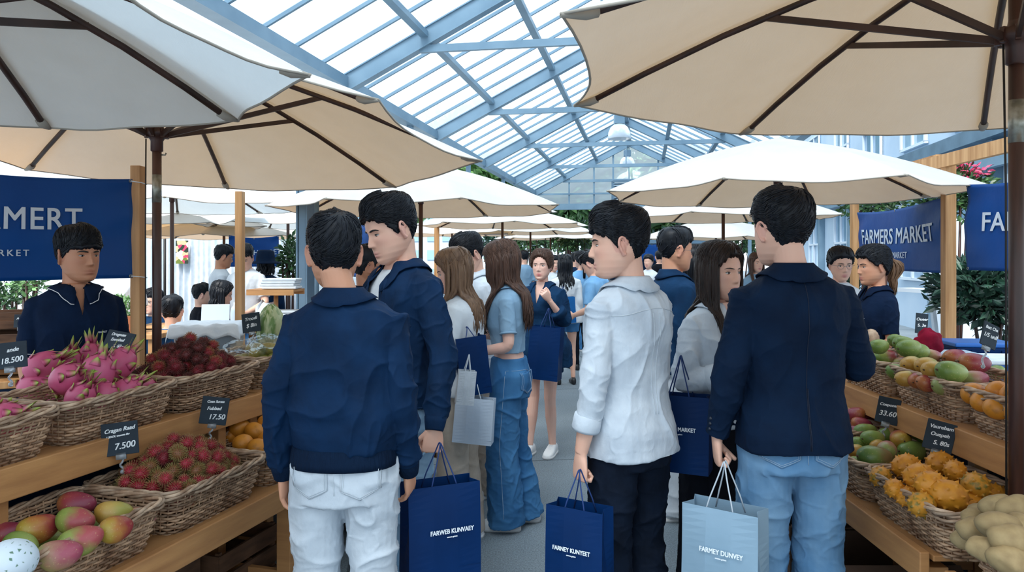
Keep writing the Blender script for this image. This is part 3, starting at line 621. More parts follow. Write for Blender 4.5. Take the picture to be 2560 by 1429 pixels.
def person(x, y, H, rz, label, fem=False, skin='light', hair=None, top=None, bottom=None, shoes='sneaker', head=(0, 0), vox=.008, P=None, eyes=True, group=None, gaze=1.0, glasses=False, z0=0):
    P = dict(P or {}); P['fem'] = fem; sc = H / 1.75; hero = vox < .0067; dz = P.get('dz', 0)
    root = empty('person', (x, y, z0), rad(rz), label, 'person', group)
    # ---- skin
    mb = MB(); hs = P.get('hs', 1.05)
    HMx = Matrix.Translation((P.get('hx', 0), P.get('hy', 0) - .012, 1.50)) @ Matrix.Rotation(rad(head[0]), 4, 'Z') @ Matrix.Rotation(rad(-head[1]), 4, 'X') @ (Matrix.Rotation(rad(head[2]), 4, 'Y') if len(head) > 2 else Matrix()) @ Matrix.Translation((0, .027, .120)) @ Matrix.Scale(hs, 4)
    hg = head_cache(fem)[0]; mb.merge(hg, HMx); e_ = MB(); ears(e_, fem); mb.merge(e_, HMx)
    nr = .052 if not fem else .043; hb = HMx @ V((0, -.035, -.05)); hc = HMx @ V((0, -.03, .0))
    mb.tube([(0, -.014, 1.40), (0, -.014, 1.455), V((0, -.014, 1.455)).lerp(hb, .55), hb, hc], [(nr * 1.5, nr * 1.25), (nr * 1.12, nr * 1.1), (nr, nr), (nr * .98, nr), (nr * .85, nr * .8)], 24, ref=(1, 0, 0))
    mb.loft(torso_rings(fem, .845, 1.485, 0))
    for s in (-1, 1): mb.ball((s * .078, -.045, .885), (.08, .075, .085), 16, 10)
    for side in 'LR':
        sh, el, wr, a, s = arm_pts(P, side); k = .86 if fem else 1
        mb.tube([V((s * .10, -.006, 1.385))] + bend(sh, el, wr), [.045 * k, .05 * k, .05 * k, .044 * k, .040 * k, .039 * k, .039 * k, .039 * k, .040 * k, .035 * k, .029 * k, .0235 * k], 16, ref=(0, 1, 0))
        fd = (wr - el).normalized(); d = V(a.get('dir', fd)); n = V(a.get('palm', (-s, .25, 0))); t = V(a.get('thumb', (0, 1, .2)))
        hand(mb, wr + fd * .012, d, n, t, a.get('grip', 'relax'), .9 if fem else 1.0)
        hp, kn, an, s = leg_pts(P, side); kk = .96 if fem else 1
        mb.tube([hp + V((0, 0, .03))] + [hp.lerp(kn, t) for t in (.1, .4, .8)] + [kn] + [kn.lerp(an, t) for t in (.15, .4, .75, 1)], [(.082 * kk, .088 * kk), (.084 * kk, .088 * kk), (.074 * kk, .076 * kk), (.056 * kk, .058 * kk), (.052 * kk, .054 * kk), (.049 * kk, .052 * kk), (.050 * kk, .056 * kk), (.036 * kk, .04 * kk), (.031, .035)], 16, ref=(1, 0, 0))
        mb.tube([an + V((0, -.045, -.045)), an + V((0, .02, -.045)), an + V((s * .006, .12, -.062)), an + V((s * .008, .175, -.068))], [(.028, .032), (.036, .036), (.042, .020), (.03, .012)], 14, ref=(1, 0, 0))
    me = remesh(mb, vox * .55 if hero else vox * .8, 1, .4); I = HMx.inverted(); A = co(me)
    hm = np.array(I); L_ = A @ hm[:3, :3].T + hm[:3, 3]; X, Y_, Z_ = L_[:, 0], L_[:, 1], L_[:, 2]
    lp = np.where(Y_ > .06, np.exp(-(X / .021) ** 2) ** 1 * (np.exp(-((Z_ + .0655) / .0048) ** 2) + np.exp(-((Z_ + .0775) / .0058) ** 2)), 0); lp = np.clip(lp * 1.1, 0, 1) * (.9 if fem else .6)
    ck = np.where(Y_ > .02, .18 * np.exp(-((np.abs(X) - .045) / .02) ** 2 - ((Z_ + .025) / .02) ** 2), 0); er = np.where((np.abs(X) > .074) & (np.abs(Z_) < .045), .28, 0)
    at_ = me.attributes.new('lip', 'FLOAT', 'POINT'); at_.data.foreach_set('value', np.clip(lp + ck + er, 0, 1).astype('f'))
    xf(me, sc); link('body', me, SK[skin], root)
    # ---- face
    hb_ = head_cache(fem)[1]
    def hs_(px, pz):
        h = hb_.ray_cast(V((px, .3, pz)), V((0, -1, 0))); return h[0] if h[0] else V((px, .08, pz))
    if eyes:
        for s in (-1, 1):
            m_ = MB(); c = hs_(s * .0315, .000); o = V((s * .7, 0, 0)) * 0; R = Matrix.Rotation(s * rad(-14), 3, 'Z')
            op = .0044 * gaze; m_.ball(c + V((0, -.0042, 0)), (.0138, .0068, op), 18, 10, R); gz = P.get('gz', 0)
            m_.ball(c + V((s * 0 + gz, -.0008, -.0003)), (.0060, .0041, op * .99), 14, 8, R, mi=1)
            m_.tube([c + R @ V((u * .0155, .0015 - .004 * u * u, op * (1.12 - .95 * u * u) + (.0015 if u * s > 0 else 0) * abs(u))) for u in (-1, -.6, -.2, .2, .6, 1)], [.0006, .0012, .0015, .0015, .0013, .0006], 6, mi=2)
            m_.tube([c + R @ V((u * .0145, .0008 - .004 * u * u, -op * (1.0 - .9 * u * u))) for u in (-1, -.5, 0, .5, 1)], .0005, 5, mi=2)
            me = m_.mesh('eye'); me.transform(HMx); xf(me, sc); link('eye', me, [M['eyewhite'], M['iris'], M['lash']], root)
            m_ = MB(); bz = .0185 if fem else .0175
            m_.tube([hs_(s * u, bz + dz_) + V((0, .0006, 0)) for u, dz_ in ((.012, -.001), (.022, .001), (.033, .003), (.043, .0025), (.051, -.0015))], [(.0012, .0024), (.0016, .0038), (.0016, .0034), (.0013, .0026), (.0008, .0012)] if not fem else [(.001, .0015), (.0012, .0024), (.0012, .0022), (.001, .0016), (.0006, .0008)], 8, ref=(0, 1, 0))
            me = m_.mesh('eyebrow'); me.transform(HMx); xf(me, sc); link('eyebrow', me, M['lash'], root)
    if glasses:
        m_ = MB()
        for s in (-1, 1):
            c = hs_(s * .033, 0) + V((0, .012, -.002)); m_.tube([c + V((.022 * math.cos(a), -.006 * abs(math.cos(a)) * (math.cos(a) * s > 0), .019 * math.sin(a))) for a in [2 * PI * k / 20 for k in range(20)]], .0011, 6, close=True)
            m_.tube([c + V((s * .022, -.006, .004)), (s * .079, .06, .004), (s * .081, -.005, .006)], .0011, 6)
        c = hs_(0, .003); m_.tube([(-.011, c.y + .004, 0), (0, c.y + .006, .002), (.011, c.y + .004, 0)], .0011, 6)
        me = m_.mesh('glasses'); me.transform(HMx); xf(me, sc); link('glasses', me, M['metal'], root)
    if hair: hair_build(root, HMx, sc, fem, hair, hero, P)
    if top: top_build(root, P, sc, fem, top, vox, hero)
    if bottom: bottom_build(root, P, sc, fem, bottom, vox, hero)
    # ---- shoes
    if shoes:
        for side in 'LR':
            hp, kn, an, s = leg_pts(P, side); fy = V((s * .06, 1, 0)).normalized(); b = V((an.x, an.y, an.z - .085)); rg = []
            for (u, w_, zt, zb) in ((-.085, .012, .05, .006), (-.078, .028, .082, 0), (-.04, .036, .092, 0), (.01, .038, .098, 0), (.06, .042, .080, 0), (.11, .046, .062, 0), (.155, .043, .050, 0), (.185, .030, .040, .002), (.196, .010, .028, .008)):
                cxy = b + fy * u; px = V((fy.y, -fy.x, 0)); rg.append([cxy + px * (w_ * math.copysign(abs(math.cos(a)) ** .7, math.cos(a))) + V((0, 0, lerp(zb, zt, .5 + .5 * math.copysign(abs(math.sin(a)) ** .75, math.sin(a))))) for a in [2 * PI * j / 20 for j in range(20)]])
            st = 'white sneaker' if shoes == 'sneaker' else None
            me = MB().loft(rg).mesh('shoe'); xf(me, sc); so = link('shoe', me, M['shoe'] if shoes == 'sneaker' else M['dkshoe'], root)
            if shoes == 'sneaker':
                m_ = MB(); q = [[b + fy * u + V((fy.y, -fy.x, 0)) * (w_ * 1.07 * sg) for (u, w_) in ((-.088, .014), (-.078, .030), (-.04, .037), (.02, .039), (.07, .044), (.12, .046), (.165, .041), (.19, .028), (.201, .010))] for sg in (-1, 1)]
                loop = q[0] + q[1][::-1]; m_.loft([[p + V((0, 0, z)) for p in loop] for z in (0, .022)]); me = m_.mesh('sole'); xf(me, sc); link('sole', me, M['sole'], so)
                if vox < .009:
                    m_ = MB()
                    for i in range(5): 
                        u = .045 + i * .017; zz = lerp(.086, .06, i / 4); px = V((fy.y, -fy.x, 0)); m_.tube([b + fy * u + px * k_ + V((0, 0, zz - abs(k_) * .25)) for k_ in (-.02, -.008, .008, .02)], .003, 6)
                    me = m_.mesh('laces'); xf(me, sc); link('laces', me, M['white'], so)
    return root

# ---- hair
def hair_build(root, HMx, sc, fem, h, hero, P):
    kind = h['kind']; ml = HM[h.get('col', 'black')]; rng = random.Random(h.get('seed', 1)); c0 = V((0, -.01, .02))
    zl = h.get('line') or dict(short=[(0, .052), (30, .054), (52, .050), (66, .018), (78, -.012), (90, -.004), (104, .012), (118, -.022), (140, -.055), (180, -.070)],
              fringe=[(0, .034), (30, .030), (50, .026), (66, .006), (78, -.012), (90, -.004), (104, .010), (118, -.022), (140, -.058), (180, -.074)],
              long=[(0, .072), (18, .066), (32, .050), (48, .018), (62, -.03), (75, -.07), (90, -.085), (110, -.095), (180, -.10)],
              tied=[(0, .062), (30, .055), (52, .034), (68, .006), (84, .012), (98, .014), (115, -.02), (150, -.05), (180, -.060)])[h.get('style', 'short' if kind == 'short' else 'long')]
    vol = h.get('vol', 1.0); side_t = h.get('side', .008 if kind == 'short' else .016); part = h.get('part', 0)
    def line(az): return pint(zl, abs(az))[0]
    def thick(d, p):
        az = abs(math.degrees(math.atan2(d.x, d.y))); up = sm((p.z - .02) / .09); t = lerp(side_t, .027 * vol, up)
        if kind == 'short':
            t += .012 * vol * up * sm((60 - az) / 60); zb = p.z
            if az > 80: t = lerp(.0015, t, sm((zb - line(az)) / .10))
            else: t = lerp(.006 + (.010 * vol if az < 50 else 0), t, sm((zb - line(az)) / .05))
        elif kind == 'long': t -= .010 * gs(p.x - part, .006) * up
        return t
    def capsurf(d): 
        R = hsurf(fem, d, c0); p = c0 + d * R; return p + d * thick(d, p), p
    nu, nv = (120, 60) if hero else (64, 34); rings = []
    for i in range(nv + 1):
        el = rad(lerp(89.5, -62, i / nv)); rg = []
        for k in range(nu):
            az = 2 * PI * k / nu; d = V((math.sin(az) * math.cos(el), math.cos(az) * math.cos(el), math.sin(el)))
            q, p = capsurf(d); a_ = math.degrees(az); a_ = a_ - 360 if a_ > 180 else a_
            ln = line(a_) + .010 * noise.noise(V((math.sin(az) * 9, math.cos(az) * 9, h.get('seed', 1)))) + .005 * noise.noise(V((math.sin(az) * 30, math.cos(az) * 30, 3)))
            t = sm((p.z - ln) / .010 + .5); swirl = az * 3 + el * (2 if kind == 'short' else .3)
            st = .0028 * noise.noise(V((math.sin(az + el * .8) * 14, math.cos(az + el * .8) * 14, el * 2.2))) + .0013 * noise.noise(V((math.sin(az + el * .8) * 42, math.cos(az + el * .8) * 42, el * 3)))
            rg.append(p.lerp(q, 1) + d * st * 1.2 if t > .99 else (p - d * .007).lerp(q + d * st, t))
        rings.append(rg)
    mb = MB().loft(rings)
    # locks
    crown = V((.012, -.055, .12)).normalized(); n = h.get('n', 1100 if hero else 90); rl = .0019 if hero else .0035
    for _ in range(n):
        az = rng.uniform(-PI, PI); el = math.asin(rng.uniform(math.sin(rad(-35)), 1)); d = V((math.sin(az) * math.cos(el), math.cos(az) * math.cos(el), math.sin(el)))
        q, p = capsurf(d)
        if p.z < line(math.degrees(az)) + .01: continue
        pts = []; steps = 6; lg = rng.uniform(.035, .075) if kind == 'short' else rng.uniform(.06, .1); tw = rng.uniform(-.09, .09) + .35 * noise.noise(d * 2.5)
        if kind == 'short' and p.z < .02: lg *= .4
        for s in range(steps + 1):
            q, p = capsurf(d); az_ = math.degrees(math.atan2(d.x, d.y))
            if p.z < line(az_) - (.012 if kind == 'short' and abs(az_) < 55 else .002): break
            u = s / steps; pts.append(q + d * (.0012 + (.0035 if kind == 'short' else .001) * u * u * rng.uniform(.2, 1.1)))
            if kind == 'short': fl = (d - crown * d.dot(crown)); fl = fl if fl.length > .05 else V((rng.uniform(-1, 1), .5, 0)); fl = fl.normalized(); fl = fl + V((0, .5 * max(0, d.z), 0)) + d.cross(crown) * .5
            elif kind == 'tied': fl = (V(h.get('knot', (0, -.1, .05))).normalized() - d)
            else: fl = V((math.copysign(.6, d.x - part * 5) * max(0, d.z), -.25, -1))
            fl = fl - d * fl.dot(d); fl = fl.normalized() + d.cross(fl.normalized()) * tw; d = (d + fl * (lg / steps / .12)).normalized()
        if len(pts) >= 3: mb.tube(pts, [rl * (1 - .75 * (i / (len(pts) - 1)) ** 1.5) * rng.uniform(.8, 1.2) for i in range(len(pts))], 5 if hero else 4)
    me = mb.mesh('hair'); me.transform(HMx); xf(me, sc); ho = link('hair', me, ml, root)
    if kind == 'long':
        mb = MB(); L0 = h.get('len', .38); nl = h.get('nl', 420 if hero else 150); HI = HMx.to_3x3(); vb = h.get('face', 50)
        tip = MB(); fwd = h.get('fwd', 0)
        for i in range(nl):
            sgn = rng.choice((-1, 1)); lo = vb; a_ = rng.uniform(lo, 180) * sgn
            az = rad(a_); z = rng.uniform(-.03, .03); d = V((math.sin(az), math.cos(az), (z - .02) / .09)).normalized(); q, p = capsurf(d)
            q = HMx @ (q + d * rng.uniform(-.010, .004)); dn = HI @ V((math.sin(az), math.cos(az), 0)); dn.z = 0; dn.normalize(); pts = [HMx @ capsurf(V((d.x, d.y, d.z + .5)).normalized())[0], q]
            L = L0 * rng.uniform(.78, 1.05) * (1 if abs(a_) > 75 else h.get('frontlen', .9)); ns = 9; ph = rng.uniform(0, 6); wv = h.get('wave', .006)
            cen = HMx @ V((0, -.02, 0))
            for s in range(1, ns + 1):
                u = s / ns; zz = q.z - L * u; xx = q.x + dn.x * .012 * u; yy = q.y + dn.y * .012 * u
                # gather towards the neck, then spread over the shoulders / back
                g = sm(u * 2.2) * (.22 if abs(a_) > 105 else .05) * (1 - sm((u - .35) / .3)); xx = lerp(xx, cen.x, g); yy = lerp(yy, cen.y, g)
                if zz < 1.52:
                    k = sm((1.52 - zz) / .09); bk = abs(a_) > 105
                    if bk: w_, d_, yc = pint(torso_tab(fem), max(zz, .95)); yy = lerp(yy, min(yy, yc - d_ * math.sqrt(max(.1, 1 - (xx / (w_ + .03)) ** 2)) - .035 - rng.random() * .012), k)
                    else:
                        w_, d_, yc = pint(torso_tab(fem), max(zz, .95)); yy = lerp(yy, yc + (d_ * math.sqrt(max(.1, 1 - (xx / (w_ + .03)) ** 2)) + .028 + rng.random() * .012) * (1 if (abs(a_) < 100 or fwd) else -1), k)
                pts.append(V((xx + wv * math.sin(ph + u * 9) * u, yy + wv * math.cos(ph * 1.3 + u * 8) * u, zz)))
            r0 = .0065 if hero else .011; mb.tube(pts, [(r0 * .6 * k_, r0 * k_ * 1.1) for k_ in [.7, 1, 1.1, 1.1, 1.05, 1, .95, .85, .65, .4, .08][:len(pts)]], 6 if hero else 5, ref=dn)
        me = mb.mesh('long_hair'); xf(me, sc); link('long_hair', me, HM[h.get('tipcol', h.get('col', 'black'))], ho)
    if kind == 'tied':
        mb = MB(); k0 = V(h.get('knot', (0, -.125, .045)))
        if h.get('bun'): mb.ball(k0 + V((0, -.02, .01)), (.036, .032, .034), 20, 12, fn=lambda p, q: q * (1 + .08 * noise.noise(p * 4)))
        else:
            mb.ball(k0 + V((0, .0, 0)), (.022, .022, .022), 12, 8)
            for i in range(140):
                a = rng.uniform(0, 6.3); r = rng.uniform(0, 1); L = h.get('len', .26) * rng.uniform(.75, 1.05); pts = []
                for s in range(9):
                    u = s / 8; w_ = .012 + .03 * math.sin(PI * min(1, u * 1.1) ** .7); pts.append(k0 + V((math.cos(a) * r * w_ + .008 * math.sin(u * 8 + a), -.028 * math.sin(PI * min(u * 1.6, 1)) - .01 + math.sin(a) * r * w_ * .9 + .006 * math.sin(u * 9 + a * 2), .02 * math.sin(PI * u * .8) - L * u)))
                mb.tube(pts, [.004, .0055, .006, .006, .0055, .005, .004, .003, .0006], 5)
        me = mb.mesh('ponytail' if not h.get('bun') else 'hair_bun'); me.transform(HMx); xf(me, sc); link('ponytail' if not h.get('bun') else 'hair_bun', me, HM[h.get('tipcol', h.get('col', 'black'))], ho)
        if h.get('clip'):
            mb = MB().tube([k0 + V((.026 * math.cos(a), 0, .026 * math.sin(a))) for a in [2 * PI * k / 16 for k in range(16)]], .006, 8, close=True); me = mb.mesh('hair_clip'); me.transform(HMx); xf(me, sc); link('hair_clip', me, mat('tortoise_clip', 'a98260', .4), ho)

# ---- upper garment
def top_build(root, P, sc, fem, t, vox, hero):
    ez = t.get('ease', .022); hem = t.get('hem', .88); ma = M[t['mat']]; v2 = vox * (.8 if hero else 1); name = t.get('name', 'shirt')
    fl = t.get('flare'); flare = (lambda z: fl * sm((1.2 - z) / .35)) if fl else (lambda z: .012 * sm((1.04 - z) / .08))
    if name == 'bomber_jacket': flare = lambda z: .022 * gs(z - (hem + .12), .09) - .012 * sm((hem + .04 - z) / .05)
    mb = MB().loft(torso_rings(fem, hem, t.get('ztop', 1.478), ez, flare=flare)); se = t.get('sleeve', .97); ls = t.get('loose', 1.0); cuffs = []
    for side in 'LR':
        sh, el, wr, a, s = arm_pts(P, side); path = bend(sh, el, wr); k = (.88 if fem else 1) * ls
        radi = [.060, .060, .057, .053, .052, .052, .052, .051, .047, .042, .039]; radi = [r * k * (.93 if not fem else .98) + (ez - .022) * .5 for r in radi]
        tot = [0]
        for i in range(1, len(path)): tot.append(tot[-1] + (path[i] - path[i - 1]).length)
        lim = tot[-1] * se; pts, rr = [V((s * .06, -.006, 1.385)), V((s * .112 * (.93 if fem else 1), -.006, 1.390))], [(.062 * (.92 if fem else 1), .06), (.060 * (.92 if fem else 1), .058)]
        for i, (p, r) in enumerate(zip(path, radi)):
            if tot[i] <= lim: pts.append(p); rr.append(r if se > .6 else r + t.get('sflare', .006) * tot[i] / lim); last = i
            else:
                u = (lim - tot[i - 1]) / (tot[i] - tot[i - 1])
                if u > .05: pts.append(path[i - 1].lerp(p, u)); rr.append(r if se > .6 else r + t.get('sflare', .006))
                break
        mb.tube(pts, rr, 22, ref=(0, 1, 0)); ax = (pts[-1] - pts[-2]).normalized(); r_ = rr[-1] if not isinstance(rr[-1], tuple) else rr[-1][0]; cuffs.append((pts[-1], ax, r_, s))
    me = remesh(mb, v2, 4 if hero else 3, .6)
    sd = t.get('seed', int(abs(hash(root['label'])) % 50) if False else len(root['label']))
    wrinkle(me, t.get('wr', .007) if hero else .006, sd, t.get('wsc', (6.5, 6.5, 4.2)), lambda a: np.clip((1.50 - a[:, 2]) / .08, 0.1, 1))
    if hero: wrinkle(me, t.get('wr2', .0032), sd + 5, (13, 13, 17), lambda a: np.clip((np.abs(a[:, 0]) - .12) / .08, .3, 1))
    tree = bvh(me); op = t.get('open')
    if op: # front opening: (half width at top, half width at hem, lowest z)
        wt, wb, zb = op; ztop = 1.49
        def wz(z): return lerp(wt, wb, (ztop - z) / (ztop - zb)) if z > zb else -1
        if zb > hem + .05: 
            for s in (-1, 1): bis(me, V((s * wt, 0, ztop)), V((1, 0, s * (wt - wb) / (ztop - zb) * -1)))
        else:
            for s in (-1, 1): bis(me, V((s * wt, 0, ztop)), V((1, 0, -s * (wt - wb) / (ztop - zb))))
        cut_wedge(me, lambda c: c.y > .01 and abs(c.x) < wz(c.z) and c.z < 1.6)
    # open bottom so that nothing solid closes the hem
    xf(me, sc); g = link(name, me, ma, root, thick=.004 * sc if op else 0)
    def part(n_, m_, mt, par=g, **k): me = m_.mesh(n_); xf(me, sc); return link(n_, me, mt, par, **k)
    T = t.get('collar')
    if T:
        cm = M[t.get('cmat', t['mat'])]; hgt, wid, gap = T.get('h', .04), T.get('w', .045), T.get('gap', 30); P_ = []; nn = 44; nrx, nry = (.061, .063) if not fem else (.056, .056)
        tipd = T.get('tip', .03)
        for i in range(nn + 1):
            a = rad(lerp(gap, 360 - gap, i / nn)); fr = max(0, math.cos(a)); ed = 1 - sm(min(i, nn - i) / 6)
            dx, dy = math.sin(a), math.cos(a); lean = T.get('lean', 0)
            def pt(r, z): return V((dx * (nrx + r), -.012 + dy * (nry + r), z - .030 * fr))
            zb = 1.462; row = [pt(.006, zb - .012), pt(.001, zb + hgt * .5), pt(.002, zb + hgt), pt(.006, zb + hgt + .003), pt(.011, zb + hgt - .004), pt(.010 + wid * .3, zb + hgt - .020 - .3 * wid), pt(.010 + wid * .42 + ed * .014, zb + hgt - .024 - wid * .8 - ed * tipd)]
            for q_ in range(len(row)):
                h = tree.find_nearest(row[q_])
                if h[0] is not None and q_ > 2:
                    off = (.004, .007, .009, .009)[q_ - 3]
                    if (row[q_] - h[0]).dot(h[1]) < off: row[q_] = h[0] + h[1] * off
            P_.append(row)
        part('collar', MB().grid(P_), cm, thick=.003 * sc)
        if T.get('stripe'): part('collar_trim', MB().tube([r[-1] + V((0, 0, .003)) + (V((r[-1].x, r[-1].y, 0)).normalized() * .003) for r in P_], .0018, 6), M['trimwhite'])
    for (c, ax, r, s) in cuffs:
        cf = t.get('cuff')
        if cf == 'rib': part('cuff', MB().tube([c - ax * .01, c + ax * .01, c + ax * .035, c + ax * .04], [r * 1.02, r * .96, r * .84, r * .80], 24, ref=(0, 1, 0)), M[t.get('cmat', 'ribnavy')])
        elif cf == 'roll':
            R_ = r * 1.16; part('cuff', MB().tube([c - ax * .04, c - ax * .036, c + ax * .012, c + ax * .022, c + ax * .018], [R_ * .9, R_ * 1.08, R_ * 1.12, R_ * 1.04, R_ * .8], 24, ref=(0, 1, 0)), ma)
        elif cf == 'band': part('cuff', MB().tube([c - ax * .006, c + ax * .004], [r + .005, r + .005], 24, ref=(0, 1, 0)), M[t.get('cmat', t['mat'])])
        elif cf == 'stripe': part('cuff', MB().tube([c - ax * .014, c - ax * .011], [r + .0065, r + .0065], 24, ref=(0, 1, 0)), M['trimwhite'])
        if cf == 'buttons' :
            q, ax2 = c, ax
            for i in range(3):
                o = q - ax * (.03 + i * .02); h = tree.ray_cast(o + V((s * .25, -.12, 0)), V((-s * .9, .45, 0)).normalized())
                if h[0]: part('button', MB().ball(h[0], (.0065, .0065, .0065), 10, 6), M['button'])
    if name == 'bomber_jacket':
        rs = torso_rings(fem, hem - .055, hem + .01, ez - .004, step=.02)
        part('hem_band', MB().loft(rs), M['ribnavy'])
    if hero:
        def ln(pts, d, mt='seamnavy', r=.0013): 
            o = seam(tree, pts, d, r)
            return MB().tube(o, r, 5) if len(o) > 2 else None
        sm_ = t.get('seams', ()); mt = M[t.get('smat', 'seamnavy')]
        yz = t.get('yoke')
        L_ = []
        if 'yoke' in sm_: L_.append(ln([(lerp(-.17, .17, k / 24), -.5, 1.375 - .012 * math.cos(k / 24 * 2 * PI)) for k in range(25)], (0, 1, 0)))
        if 'center' in sm_: L_.append(ln([(0, -.5, lerp(1.45, hem + .02, k / 24)) for k in range(25)], (0, 1, 0)))
        if 'pleat' in sm_: 
            for x_ in (-.018, .018): L_.append(ln([(x_ * (1 - k / 40), -.5, lerp(1.37, 1.0, k / 24)) for k in range(25)], (0, 1, 0)))
        if 'vent' in sm_: L_.append(ln([(.004, -.5, lerp(hem + .22, hem + .004, k / 12)) for k in range(13)], (0, 1, 0), r=.002))
        for s in (-1, 1):
            if 'arm' in sm_: L_.append(ln([(s * lerp(.165, .150, sm(k / 14)), -.5, lerp(1.44, 1.24, k / 14)) for k in range(15)], (0, 1, 0)))
            if 'arm' in sm_: L_.append(ln([(s * lerp(.165, .150, sm(k / 14)), .5, lerp(1.44, 1.24, k / 14)) for k in range(15)], (0, -1, 0)))
            if 'side' in sm_: L_.append(ln([(s * .12, -.5, lerp(1.36, hem + .02, k / 24)) for k in range(25)], (0, 1, 0)))
        for m_ in L_:
            if m_: part('seam', m_, mt)
        if op and t.get('placket'):
            for s in (-1, 1):
                o = seam(tree, [(s * (wz(z) + .004), .5, z) for z in [lerp(1.44, hem + .01, k / 30) for k in range(31)]], (0, -1, 0), off=.001)
                if len(o) > 3: part('placket', MB().tube(o, [(.0035, .007)] * len(o), 8, ref=(0, 1, 0)), ma)
        if 'buttons' in sm_:
            for k in range(6):
                h = tree.ray_cast(V((0, .6, lerp(1.36, hem + .08, k / 5))), V((0, -1, 0)))
                if h[0]: part('button', MB().ball(h[0], .0055, 8, 6), M[t.get('bmat', 'button')])
    if t.get('logo'):
        q = t['logo']; h = tree.ray_cast(V((q[0], .6, q[1])), V((0, -1, 0)))
        if h[0]:
            n = h[1]; to = text_obj(t.get('logotext', 'MARKET'), .012, 'logo', M['print'], g, ext=.0006)
            xa = V((-1, 0, 0)); xa = (xa - n * xa.dot(n)).normalized(); ya = n.cross(xa)
            to.matrix_local = Matrix.Scale(sc, 4) @ Matrix.Translation(h[0] + n * .0025) @ Matrix(((xa.x, ya.x, n.x), (xa.y, ya.y, n.y), (xa.z, ya.z, n.z))).to_4x4()
    inner = t.get('inner')
    if inner:
        t2 = dict(mat=inner.get('mat', 'white'), name=inner.get('name', 'tee_shirt'), ease=inner.get('ease', .008), hem=inner.get('hem', hem - .02), sleeve=.2, ztop=inner.get('ztop', 1.452), wr=.003, wr2=.001, seed=3); t2.update(inner)
        top_build(root, P, sc, fem, t2, vox, hero)
        if inner.get('neck'): pass
def bottom_build(root, P, sc, fem, b, vox, hero):
    ma = M[b['mat']]; kind = b.get('kind', 'trousers'); ez = b.get('ease', .014); wl = b.get('wide', 0); top = b.get('top', .985); dz = P.get('dz', 0); v2 = vox * (.9 if hero else 1.1)
    mb = MB(); mb.loft(torso_rings(fem, .80, top, ez))
    if kind != 'skirt':
        for s in (-1, 1): mb.ball((s * .076, -.05, .895), (.083 + ez * .5, .078, .09), 16, 10)
    end = b.get('end', 0.0)
    for side in 'LR':
        hp, kn, an, s = leg_pts(P, side); foot = V((an.x, an.y, .03)) if dz == 0 else an
        path = [hp + V((0, 0, .03)), hp.lerp(kn, .15), hp.lerp(kn, .45), hp.lerp(kn, .8), kn, kn.lerp(foot, .25), kn.lerp(foot, .5), kn.lerp(foot, .8), foot]
        rr = [.088, .094, .086, .072 + wl * .4, .066 + wl * .6, .064 + wl * .75, .062 + wl * .9, .058 + wl, .058 + wl]
        if kind == 'shorts' or kind == 'skirtlegs':
            n_ = 3 if end == 0 else end; path, rr = path[:n_], [r + .012 for r in rr[:n_]]
        if kind != 'skirt': mb.tube(path, [(r + ez * .3, r + ez * .3 + .004) for r in rr], 24, ref=(1, 0, 0))
    if kind == 'skirt':
        zb = b.get('zb', .25); rg = []
        for k in range(16):
            z = lerp(.92, zb, k / 15); w_ = lerp(.185, b.get('w', .2), k / 15); rg.append([V((w_ * math.cos(a) * (1 + .03 * math.sin(a * 7) * k / 15), -.01 + w_ * .75 * math.sin(a) * (1 + .04 * math.sin(a * 9) * k / 15), z)) for a in [2 * PI * j / 48 for j in range(48)]])
        mb.loft(rg)
    me = remesh(mb, v2, 4 if hero else 3, .6)
    wrinkle(me, b.get('wr', .007), len(root['label']) + 3, (7, 7, 8) if kind != 'skirt' else (12, 12, 1.5)); 
    if hero: wrinkle(me, .0028, 9, (16, 16, 22), lambda a: np.clip((.86 - a[:, 2]) / .2, .25, 1))
    tree = bvh(me); xf(me, sc); g = link({'trousers': 'trousers', 'shorts': 'shorts', 'skirt': 'skirt'}.get(kind, 'trousers'), me, ma, root)
    def part(n_, m_, mt, par=g, **k): me = m_.mesh(n_); xf(me, sc); return link(n_, me, mt, par, **k)
    if hero and b.get('pockets'):
        mt = M[b.get('smat', 'stitch')]
        for s in (-1, 1):
            cx_, cz_ = s * .083, .90; out = [(-.062, .055), (.062, .055), (.062, -.045), (0, -.075), (-.062, -.045)]
            rows = []
            for j in range(13):
                v = lerp(.055, -.075, j / 12); hw = .062 if v > -.045 else .062 * max(.02, (v + .075) / .03); row = []
                for i in range(13):
                    h = tree.ray_cast(V((cx_ + lerp(-hw, hw, i / 12), -.6, cz_ + v)), V((0, 1, 0))); row.append((h[0] + h[1] * .0022) if h[0] else None)
                if None in row: continue
                rows.append(row)
            if len(rows) > 5: po = part('back_pocket', MB().grid(rows), ma, thick=.002 * sc, offset=0)
            for ins in (.004, .010):
                loop = []
                for (u0, v0), (u1, v1) in zip([(-.062 + ins, .055), (-.062 + ins, -.045 + ins * .5), (0, -.075 + ins), (.062 - ins, -.045 + ins * .5)], [(-.062 + ins, -.045 + ins * .5), (0, -.075 + ins), (.062 - ins, -.045 + ins * .5), (.062 - ins, .055)]):
                    loop += [(cx_ + lerp(u0, u1, k / 8), -.6, cz_ + lerp(v0, v1, k / 8)) for k in range(8)]
                o = seam(tree, loop, (0, 1, 0), off=.0048)
                if len(o) > 4: part('stitching', MB().tube(o, .0009, 5), mt)
        for pts, d in (([(0, -.6, lerp(1.0, .84, k / 10)) for k in range(11)], (0, 1, 0)), ([(lerp(-.17, .17, k / 30), -.6, .972 - .02 * gs(lerp(-.17, .17, k / 30), .05)) for k in range(31)], (0, 1, 0))):
            o = seam(tree, pts, d, off=.001)
            if len(o) > 4: part('stitching', MB().tube(o, .0011, 5), mt)
